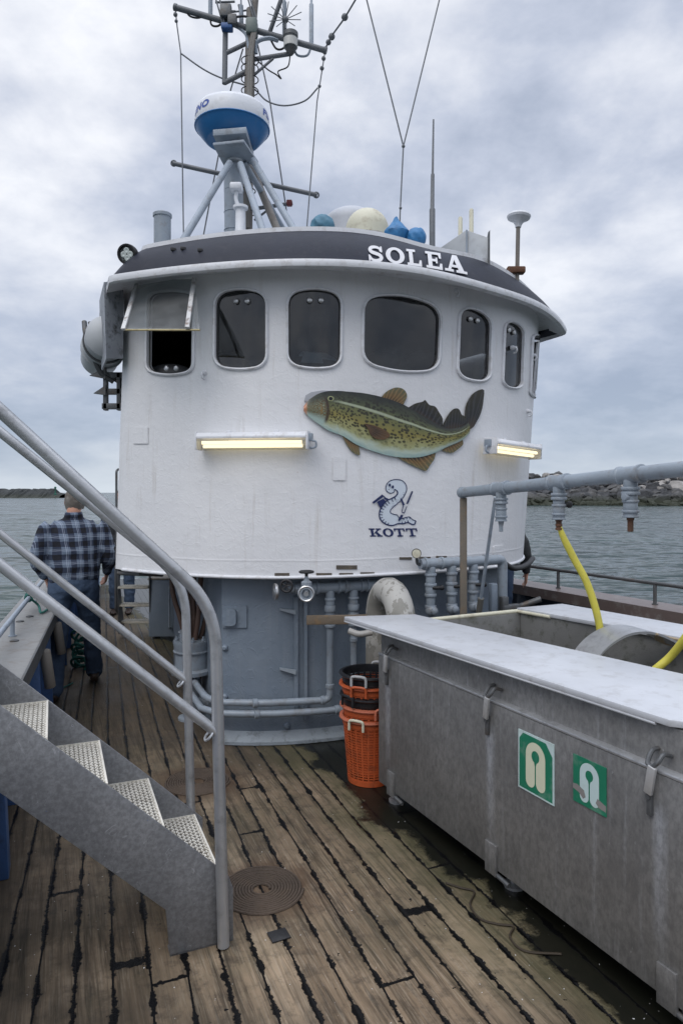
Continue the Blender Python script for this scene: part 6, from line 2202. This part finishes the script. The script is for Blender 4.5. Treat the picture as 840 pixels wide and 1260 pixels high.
stay('wire with insulators rising from the right yard end out of the picture', [at(400, 60, my), at(408, 44, my - .1), at(424, 22, my - .3), at(450, -22, my - .6)], .008, 1, [(at(404, 52, my), .025), (at(408, 45, my - .1), .03), (at(424, 21, my - .3), .03)])
stay('thin wire running down behind the radar dome', [at(299, 60, my), at(284, 110, my + .1), at(250, 292, my + .2)], .007)
stay('thin wire sloping down right of the radar dome', [at(316, 50, my), at(332, 124, my), at(357, 290, my + .2)], .007)
stay('left arm of the forked wire entering from the top', [at(441, -40, 5.3), at(496, 180, 5.3)], .006)
stay('right arm of the forked wire entering from the top', [at(550, -40, 5.3), at(496, 180, 5.3)], .006)
stay('single lower wire of the fork, ending at the roof above the blue cover', [at(496, 180, 5.3), at(492, 262, 5.25), at(491, 300, 5.25)], .006, 1, [(at(496, 180, 5.3), .014), (at(492.5, 256, 5.25), .012)])

# ---- roof clutter
def dome(px, ybase, ytop, rpx, Y, mat, label, loc_z=ROOFZ, flat=1.0):
    r = rpx / FPX * Y; c = at(px, 0, Y); ztop = at(0, ytop, Y).z
    h = ztop - ROOFZ; cyl = max(.02, h - r * flat)
    bm = newbm()
    prof = [(0, r * .98), (cyl, r)] + [(cyl + r * flat * math.sin(a), r * math.cos(a)) for a in [PI / 2 * i / 10 for i in range(1, 11)]]
    lathe(bm, V((c.x, Y, ROOFZ)), UP, prof, 36)
    return V((c.x, Y, ROOFZ)), bm, r, cyl
o_, bm, r, cyl = dome(432, 285, 257, 34, 5.9, WPLAST, '', flat=.62)
t = thing('satellite_dome', 'wide white satellite dome on the roof, behind the cream one', 'dome', o_)
fin('cover', bm, paint('greyed white plastic', (.44, .46, .50), .45, .08), t)
bm = newbm(); torus(bm, o_ + UP * .06, UP, r + .002, .012, 36, 6); fin('blue_rim', bm, BLUED, t)
o_, bm, r, cyl = dome(451.5, 287, 257.5, 26.5, 5.3, CREAM, '', flat=1.0)
t = thing('satellite_dome', 'small cream satellite dome with rusty base on the roof', 'dome', o_)
fin('cover', bm, CREAM, t)
bm = newbm(); lathe(bm, o_, UP, [(0, r * 1.02), (cyl - .07, r * 1.03), (cyl - .055, r * 1.01)], 36)
fin('base_ring', bm, paint('rusty grey base', (.38, .37, .34), .6, .15, (.16, .10, .05), .9, 10, .3), t)
bm = newbm(); ball(bm, o_ + V((-.01, -r - .005, cyl - .075)), .018, seg=10, ring=8); fin('base_knob', bm, BLACK, t)
BLUT = paint('blue tarpaulin', (.03, .17, .38), .55, .25, (.02, .06, .14), .6, 20, .5)
TEAL = paint('teal tarpaulin', (.055, .17, .25), .6, .25, (.02, .06, .09), .7, 20, .5)
def bundle(px, py, rpx, Y, mat, label, peak=0.0, sx=1, sz=1, seed=0):
    bm = newbm(); c = at(px, py, Y); r = rpx / FPX * Y
    bmesh.ops.create_icosphere(bm, subdivisions=4, radius=1)
    for v in bm.verts:
        p = v.co.copy()
        a = math.atan2(p.y, p.x)
        fold = .07 * abs(math.sin(a * 4 + p.z * 3 + seed)) + .10 * noise.noise(p * 2.2 + V((seed, 0, 0)))
        k = 1 - fold
        q = V((p.x * sx * k, p.y * k, p.z * sz * k))
        if peak and p.z > 0: q.x *= 1 - p.z * .75; q.y *= 1 - p.z * .75; q.z *= 1 + peak * p.z; q.x -= .25 * p.z * peak
        v.co = c + q * r
        if v.co.z < ROOFZ + .002: v.co.z = ROOFZ + .002
    lo = V((c.x, c.y, ROOFZ + .003))
    # gathered skirt down to the roof
    return solo('covered_lamp', bm, mat, label, 'cover', 'covered lamps on the roof', origin=lo)
bundle(396.5, 281, 16.5, 4.98, TEAL, 'dull teal wrapped bundle on the roof left of the white dome', 0, 1, 1.0, 1)
bundle(488, 286, 16, 4.98, BLUT, 'bright blue peaked tarpaulin bundle right of the cream dome', .25, 1.0, 1.0, 2)
bundle(512, 293, 12.5, 4.95, BLUT, 'smaller round blue bundle next to the whip aerial', 0, 1, 1.05, 3)
# support stalks so that nothing floats
for px, py, Y in ((396.5, 281, 4.98), (488, 286, 4.98), (512, 293, 4.95)):
    pass
bm = newbm(); a = roofp(531.5, 5.1); 
tube(bm, [a, at(531.5, 258, 5.1), at(531.5, 256, 5.1), at(532, 215, 5.1), at(532, 213, 5.1), at(533, 147, 5.1)], [.022, .022, .016, .014, .009, .006], 10)
solo('whip_aerial', bm, MG, 'tall dark whip aerial standing alone on the roof right of the blue covers', 'aerial', origin=a)
bx = thing('roof_locker', 'light grey angular box on the right of the roof', 'box', roofp(575, 5.2))
bm = newbm()
za, zb_ = ROOFZ - .05, at(0, 286, 5.1).z
prism(bm, [at(541, 305, 5.25), at(573, 283, 5.1), at(573, 330, 5.1), at(541, 330, 5.25)], V((.05, .30, 0)), .004)
prism(bm, [at(574, 283, 5.1), at(600, 292, 5.0), at(600, 335, 5.0), at(574, 335, 5.1)], V((.05, .35, 0)), .004)
fin('box', bm, paint('light grey box paint', (.40, .42, .44), .5, .08, (.2, .2, .2), .3), bx)
bm = newbm(); prism(bm, [at(600, 286, 4.98), at(602.5, 283, 4.98), at(602.5, 335, 4.98), at(599.5, 335, 4.98)], V((.05, .36, 0))); fin('dark_panel', bm, STEELD, bx)
bm = newbm(); box(bm, at(573.7, 306, 5.09), (.01, .01, .28)); fin('seam', bm, GREYS, bx)
for px, y1, lab in ((566, 267, 'shorter cream rod aerial behind the grey roof box'), (579.5, 257, 'taller cream rod aerial behind the grey roof box')):
    bm = newbm(); a = roofp(px, 5.75); top_ = at(px, y1, 5.75)
    lathe(bm, a, UP, [(0, .020), (top_.z - a.z - .01, .018), (top_.z - a.z, .012)], 12)
    solo('rod_aerial', bm, CREAM, lab, 'aerial', 'cream rod aerials', origin=a)
g = at(637, 268, 5.3)
t = thing('gps_aerial', 'pale mushroom shaped aerial on a thin post at the right end of the roof', 'aerial', V((g.x - .02, g.y, 3.30)))
bm = newbm(); lathe(bm, g - UP * .075, UP + STB * .08, [(0, .022), (.02, .026), (.05, .045), (.07, .085), (.085, .092), (.10, .085), (.105, .02)], 22); fin('head', bm, WPLAST, t)
bm = newbm(); tube(bm, [V((g.x - .01, g.y, 3.28)), g - UP * .07], .016, 10); fin('stem', bm, MB_, t)
bm = newbm(); box(bm, V((g.x - .02, g.y, at(0, 333, 5.3).z)), (.14, .08, .05), None, .01); fin('bracket', bm, RUST, t)
v = at(200, 262, 4.9); vb = V((v.x, v.y, 3.36))
bm = newbm(); lathe(bm, vb, UP, [(0, .060), (v.z - vb.z - .035, .060), (v.z - vb.z - .03, .067), (v.z - vb.z - .01, .067), (v.z - vb.z, .055)], 24)
solo('vent_stack', bm, PIPE, 'short blue grey capped vent stack at the left of the roof', 'vent', origin=vb)
# small fittings on the band
for px, py in ((214, 308), (226, 307), (247, 309)):
    ab = newton(band, px, py, (-1.3, .5)); P_, N__ = band(*ab), normal(band, *ab)
    bm = newbm(); box(bm, P_ + N__ * .006, (.035, .012, .02), (STB, N__, UP), .003); fin('band_clip', bm, BLACK, wh)

# ================================================================ PEOPLE
def ellring(bm, c, ax, rx, ry, n=20, side=None):
    ax = V(ax).normalized()
    u = side if side is not None else V((1, 0, 0))
    u = (u - ax * u.dot(ax)).normalized(); w = ax.cross(u)
    return [bm.verts.new(V(c) + u * math.cos(2 * PI * k / n) * rx + w * math.sin(2 * PI * k / n) * ry) for k in range(n)]
def loft(bm, secs, n=20, side=None):
    """secs: (centre, rx, ry); closed tube through them"""
    S_ = secs
    P = [V(s_[0]) for s_ in S_]
    fine = []
    for i in range(len(S_) - 1):
        for j in range(4):
            t = j / 4
            def cat(a, b, c, d): return 0.5 * ((2 * b) + (c - a) * t + (2 * a - 5 * b + 4 * c - d) * t * t + (3 * b - a - 3 * c + d) * t ** 3)
            g = lambda k: S_[max(0, min(len(S_) - 1, k))]
            fine.append((cat(V(g(i - 1)[0]), V(g(i)[0]), V(g(i + 1)[0]), V(g(i + 2)[0])), cat(g(i - 1)[1], g(i)[1], g(i + 1)[1], g(i + 2)[1]), cat(g(i - 1)[2], g(i)[2], g(i + 1)[2], g(i + 2)[2])))
    fine.append((P[-1], S_[-1][1], S_[-1][2]))
    rings = []
    for i, (c, rx, ry) in enumerate(fine):
        t = fine[min(i + 1, len(fine) - 1)][0] - fine[max(i - 1, 0)][0]
        rings.append(ellring(bm, c, t, max(rx, .004), max(ry, .004), n, side))
    for a, b in zip(rings, rings[1:]):
        for k in range(n): bm.faces.new((a[k], a[(k + 1) % n], b[(k + 1) % n], b[k]))
    bm.faces.new(rings[0][::-1]); bm.faces.new(rings[-1])
def fuse(bm, voxel=.010, smooth=6):
    """one continuous surface from overlapping lofts"""
    me = bpy.data.meshes.new('tmp'); bmesh.ops.recalc_face_normals(bm, faces=bm.faces); bm.to_mesh(me); bm.free()
    o = bpy.data.objects.new('tmp', me); COL.objects.link(o)
    m = o.modifiers.new('r', 'REMESH'); m.mode = 'VOXEL'; m.voxel_size = voxel
    m2 = o.modifiers.new('s', 'SMOOTH'); m2.factor = .5; m2.iterations = smooth
    dg = bpy.context.evaluated_depsgraph_get()
    dg.update()
    me2 = bpy.data.meshes.new_from_object(o.evaluated_get(dg))
    bpy.data.objects.remove(o)
    out = newbm(); out.from_mesh(me2)
    return out
SKIN = paint('skin', (.50, .26, .18), .5, .12, (.42, .18, .12), .3, 40, .1)
HAIR = paint('grey hair', (.13, .115, .10), .85, .35, (.30, .28, .26), .7, 150, 1.0)
def plaid():
    s = NT('plaid flannel')
    sp = s.n('ShaderNodeSeparateXYZ'); s.set(sp.inputs[0], s.tc.outputs['Object'])
    nz = s.math('MULTIPLY', s.math('SUBTRACT', s.noise(5, 3, .5), .5), .03)
    X = s.math('ADD', s.math('ADD', sp.outputs[0], s.math('MULTIPLY', sp.outputs[1], .6)), nz); Z = s.math('ADD', sp.outputs[2], nz)
    def band_(v, per, lo, hi, ph=0.0):
        q = s.math('ADD', s.math('DIVIDE', v, per), 20.0 + ph); fr = s.math('SUBTRACT', q, s.math('FLOOR', q))
        return s.math('MULTIPLY', s.math('GREATER_THAN', fr, lo), s.math('LESS_THAN', fr, hi))
    P = .105
    wx, wz = band_(X, P, .0, .42), band_(Z, P, .0, .42)
    lx, lz = s.math('MAXIMUM', band_(X, P, .68, .73), band_(X, P, .80, .83)), s.math('MAXIMUM', band_(Z, P, .68, .73), band_(Z, P, .80, .83))
    mx_ = s.math('MULTIPLY', s.math('ADD', wx, wz), .5)
    c = s.ramp(mx_, [(0.0, (.115, .15, .21)), (.5, (.026, .036, .066)), (1.0, (.005, .006, .012))], 'LINEAR')
    c = s.mix(s.math('MULTIPLY', s.math('ADD', lx, lz), .34), c, (.50, .56, .68))
    fold = s.noise(7, 4, .6)
    return s.bsdf(c, .9, 0, s.bump(s.math('ADD', fold, s.math('MULTIPLY', s.noise(250, 2, .5), .06)), .8, .03))
PLAID = plaid()
def denim():
    s = NT('dark denim')
    c = s.mix(s.noise(6, 5, .6), (.022, .042, .080), (.065, .100, .165))
    return s.bsdf(c, .85, 0, s.bump(s.math('ADD', s.noise(8, 4, .6), s.math('MULTIPLY', s.noise(200, 2, .5), .05)), .8, .03))
DENIM = denim()
SHOE = paint('dark brown shoe', (.035, .022, .016), .5, .2)
def head(bm, c, f=V((0, 1, 0)), k=1.0):
    """skull + jaw + nose + ears around c (middle of the head) facing f"""
    s_ = V((f.y, -f.x, 0))
    q = bmesh.ops.create_icosphere(bm, subdivisions=4, radius=1)
    for v in q['verts']:
        p = v.co
        x, y, z = p.x * .074, p.y * .095, p.z * .118
        if p.z < 0: x *= 1 - .22 * (-p.z) ** 1.5; y *= 1 - .10 * (-p.z); 
        if p.y > .6 and p.z > -.5: y -= .006
        v.co = V(c) + (s_ * x + f * y + UP * z) * k
    # nose, lips, brow, ears
    for off, r, sc in (((0, .097, -.018), .016, (1, 1.3, 1.5)), ((0, .088, -.055), .014, (1.7, .8, .7)), ((0, .082, -.092), .020, (1.2, .8, .8)), ((.028, .078, .022), .014, (1.4, .6, .6)), ((-.028, .078, .022), .014, (1.4, .6, .6)),
                       ((.076, -.005, -.012), .020, (.45, .9, 1.4)), ((-.076, -.005, -.012), .020, (.45, .9, 1.4))):
        qq = bmesh.ops.create_icosphere(bm, subdivisions=2, radius=r * k)
        for v in qq['verts']:
            p = v.co.copy(); v.co = V(c) + (s_ * (off[0] * k + p.x * sc[0]) + f * (off[1] * k + p.y * sc[1]) + UP * (off[2] * k + p.z * sc[2]))
def hand(bm, wrist, d, palm_n, k=1.0, curl=.5):
    """palm with four fingers and a thumb; d = direction of the hand, palm_n = palm normal"""
    d = V(d).normalized(); n_ = V(palm_n); n_ = (n_ - d * n_.dot(d)).normalized(); sd_ = d.cross(n_)
    w = V(wrist)
    loft(bm, [(w - d * .03, .026 * k, .020 * k), (w, .027 * k, .019 * k), (w + d * .045 * k, .040 * k, .016 * k), (w + d * .090 * k, .042 * k, .014 * k)], 14, side=sd_)
    for i, (o, L_) in enumerate(((-.031, .070), (-.011, .080), (.011, .076), (.031, .060))):
        b = w + d * .082 * k + sd_ * o * k
        c1, c2 = curl * .6, curl * 1.3
        p1 = b + (d * math.cos(c1) + n_ * math.sin(c1)) * L_ * .48 * k
        p2 = p1 + (d * math.cos(c2) + n_ * math.sin(c2)) * L_ * .32 * k
        p3 = p2 + (d * math.cos(c2 + .5) + n_ * math.sin(c2 + .5)) * L_ * .26 * k
        tube(bm, [b - d * .02, b, p1, p2, p3], [.009 * k, .0092 * k, .0086 * k, .0078 * k, .0055 * k], 10)
    b = w + d * .022 * k + sd_ * .030 * k
    p1 = b + (d * .6 + sd_ * .6 + n_ * .3).normalized() * .035 * k; p2 = p1 + (d * .85 + sd_ * .15 + n_ * .5).normalized() * .035 * k
    tube(bm, [b - sd_ * .02, b, p1, p2], [.012 * k, .0115 * k, .010 * k, .0065 * k], 10)

def person(label, loc, rz, shirt_m, trouser_m, pose, hair_m=HAIR, glasses=False):
    """pose: dict of joints in the person's own frame: x right, y facing, z up"""
    t = thing('person', label, 'person', loc, None, rz)
    J = {k: V(v) for k, v in pose.items()}
    def place(name, bm, mat, **kw):
        o = fin(name, bm, mat, t, local=True, **kw); return o
    pel, chest, neck, hd_ = J['pelvis'], J['chest'], J['neck'], J['head']
    # body
    bm = newbm()
    loft(bm, [(pel - UP * .06, .15, .11), (pel + UP * .05, .165, .12), (pel.lerp(chest, .5), .165, .12), (chest, .165, .105), (chest + (neck - chest) * .6, .12, .07), (neck - UP * .01, .062, .062), (neck + UP * .06, .055, .058), (hd_ - UP * .03, .05, .055)])
    head(bm, hd_, J.get('face', V((0, 1, 0))))
    for sd_ in ('l', 'r'):
        sh, el, wr = J['sh_' + sd_], J['el_' + sd_], J['wr_' + sd_]
        loft(bm, [(sh.lerp(chest, .4) - UP * .03, .04, .04), (sh - UP * .035, .044, .044), (sh.lerp(el, .5), .046, .046), (el, .038, .038), (el.lerp(wr, .4), .037, .034), (wr, .026, .022)], 14)
        dd = J.get('hd_' + sd_, (wr - el)); hand(bm, wr, dd, J.get('pn_' + sd_, V((1 if sd_ == 'l' else -1, 0, 0))))
        hp, kn, an = J['hip_' + sd_], J['kn_' + sd_], J['an_' + sd_]
        loft(bm, [(hp + UP * .04, .08, .09), (hp - UP * .05, .085, .09), (hp.lerp(kn, .6), .068, .07), (kn, .055, .058), (kn.lerp(an, .35), .053, .056), (an, .037, .04), (an - UP * .02, .036, .04)], 16)
    b = fuse(bm, .0085, 4)
    place('body', b, SKIN)
    # shirt
    bm = newbm()
    hem = pel + UP * .05
    W = pose_scale = J.get('girth', V((1, 1, 1)))
    loft(bm, [(hem - UP * .06, .185 * W.x, .135 * W.y), (hem, .200 * W.x, .150 * W.y), (hem.lerp(chest, .4), .205 * W.x, .155 * W.y), (chest, .212 * W.x, .140 * W.y), (chest + (neck - chest) * .45, .205, .120), (chest + (neck - chest) * .72, .150, .10), (neck - UP * .02, .085, .08), (neck + UP * .012, .068, .07)], 28)
    for sd_ in ('l', 'r'):
        sh, el, wr = J['sh_' + sd_], J['el_' + sd_], J['wr_' + sd_]
        loft(bm, [(sh.lerp(chest, .45) - UP * .02, .06, .06), (sh - UP * .025, .070, .072), (sh.lerp(el, .5), .070, .068), (el, .062, .060), (el.lerp(wr, .5), .055, .052), (wr.lerp(el, .08), .040, .038)], 16)
    # collar
    loft(bm, [(neck + UP * .0 - V((0, .01, 0)), .078, .082), (neck + UP * .035 - V((0, .012, 0)), .070, .075)], 20)
    b = fuse(bm, .010, 3)
    for v in b.verts:                      # cloth folds
        p = v.co
        amp = .010 * (1 if p.z < chest.z else .5)
        dz = noise.noise(V((p.x * 6, p.y * 6, p.z * 16))) + .6 * noise.noise(V((p.x * 14 + 5, p.y * 12, p.z * 9)))
        v.co = p + v.normal * dz * amp
    place('shirt', b, shirt_m, ang=80)
    # trousers
    bm = newbm()
    loft(bm, [(pel + UP * .08, .170 * W.x, .130 * W.y), (pel + UP * .0, .182 * W.x, .145 * W.y), (pel - UP * .08, .175 * W.x, .145 * W.y), (pel - UP * .13, .12, .10)], 24)
    for sd_ in ('l', 'r'):
        hp, kn, an = J['hip_' + sd_], J['kn_' + sd_], J['an_' + sd_]
        loft(bm, [(hp + UP * .06, .095, .11), (hp - UP * .06, .104, .115), (hp.lerp(kn, .5), .092, .096), (kn, .078, .082), (kn.lerp(an, .4), .074, .078), (an + UP * .02, .070, .075), (an - UP * .015, .068, .075)], 18)
    b = fuse(bm, .010, 3)
    for v in b.verts:
        p = v.co; dz = noise.noise(V((p.x * 9 + 3, p.y * 9, p.z * 13))) + .5 * noise.noise(V((p.x * 20, p.y * 18, p.z * 26)))
        v.co = p + v.normal * dz * .009
    place('jeans', b, trouser_m, ang=80)
    for sd_ in ('l', 'r'):
        an = J['an_' + sd_]; fd = J.get('ft_' + sd_, V((0, 1, 0)))
        tilt = J.get('heel_' + sd_, V((0, 0, 0))).z
        zb = max(.0, an.z - .085)
        bm = newbm()
        back = an - fd * .075; toe = an + fd * .19
        bk = V((back.x, back.y, zb + .035)); to_ = V((toe.x, toe.y, .03))
        loft(bm, [(bk, .028, .030), (bk + fd * .03 + UP * .008, .038, .042), (an + V((0, 0, -an.z + zb + .05)), .041, .048), (an.lerp(toe, .5) * 1 + V((0, 0, -an.lerp(toe, .5).z + (zb + .0) * .4 + .038)), .046, .034), (to_ - fd * .04, .043, .028), (to_, .020, .016)], 16, side=V((1, 0, 0)))
        loft(bm, [(V((an.x, an.y, zb + .045)), .042, .046), (V((an.x, an.y, zb + .10)), .044, .050)], 16)
        b = fuse(bm, .008, 3)
        for v in b.verts: v.co.z = max(v.co.z, .002 if zb < .02 else v.co.z)
        place('shoe', b, SHOE)
    # hair
    bm = newbm()
    fdir = J.get('face', V((0, 1, 0))); s2 = V((fdir.y, -fdir.x, 0))
    q = bmesh.ops.create_icosphere(bm, subdivisions=4, radius=1)
    kill = []
    for v in q['verts']:
        p = v.co.copy()
        if (p.z < -.55 + (.75 if p.y > .15 else 0) + max(0, p.y) * .6) : kill.append(v)
        r = 1.04 + .05 * noise.noise(p * 5)
        v.co = hd_ + (s2 * p.x * .078 + fdir * (p.y * .100 - .002) + UP * p.z * .124) * r
    bmesh.ops.delete(bm, geom=kill, context='VERTS')
    place('hair', bm, hair_m)
    if glasses:
        bm = newbm()
        for k in (-1, 1):
            torus(bm, hd_ + s2 * .032 * k + fdir * .102 + UP * .008, fdir, .021, .0025, 16, 6)
            tube(bm, [hd_ + s2 * .053 * k + fdir * .10 + UP * .01, hd_ + s2 * .078 * k - fdir * .0 + UP * .008], .002, 6)
        place('glasses', bm, BLACK)
    return t
P1 = dict(pelvis=(0, 0, .97), chest=(0, .02, 1.32), neck=(0, .02, 1.505), head=(.005, .06, 1.625), girth=(1.02, 1.08, 1),
          sh_l=(-.195, .0, 1.435), el_l=(-.275, -.05, 1.16), wr_l=(-.215, .07, .985), hd_l=(.1, .45, -.6), pn_l=(1, 0, .2),
          sh_r=(.195, .02, 1.435), el_r=(.285, .0, 1.16), wr_r=(.26, .17, 1.0), hd_r=(-.1, .6, -.5), pn_r=(-1, 0, 0),
          hip_l=(-.10, 0, .93), kn_l=(-.125, .0, .50), an_l=(-.145, -.10, .088), hip_r=(.10, 0, .93), kn_r=(.13, .17, .53), an_r=(.15, .42, .10))
m1p = at(91, 0, 5.68)
person('man seen from behind in blue plaid shirt and dark jeans walking along the port side', V((m1p.x, 5.68, 0)), TH * .8, PLAID, DENIM, P1)
P2 = dict(pelvis=(0, 0, .97), chest=(0, .02, 1.32), neck=(0, .02, 1.50), head=(0, .05, 1.62),
          sh_l=(-.195, 0, 1.43), el_l=(-.25, -.02, 1.15), wr_l=(-.24, .10, .93), sh_r=(.195, 0, 1.43), el_r=(.25, -.02, 1.15), wr_r=(.24, .10, .93),
          hip_l=(-.095, 0, .93), kn_l=(-.10, .01, .50), an_l=(-.10, 0, .088), hip_r=(.095, 0, .93), kn_r=(.10, .01, .5), an_r=(.10, 0, .088))
h2 = at(150.5, 0, 9.6)
person('man with glasses facing us, half hidden at the left corner of the wheelhouse', V((h2.x, 9.6, 0)), PI + .15, paint('dark jacket', (.02, .022, .026), .8, .3, None, 0, 20, .5), DENIM, P2, glasses=True)
P3 = dict(P2); P3.update(sh_r=(.19, .0, 1.40), el_r=(.30, -.02, 1.12), wr_r=(.335, .08, .875), hd_r=(.0, .35, -.95), pn_r=(-1, 0, 0))
h3 = at(607, 0, 6.85)
person('person in dark padded jacket whose arm and hand show at the right house corner', V((h3.x, 6.85, 0)), -TH * .2 + PI * 0 + .0, paint('dark padded jacket', (.022, .025, .026), .75, .35, (.05, .055, .055), .4, 14, .7), DENIM, P3)
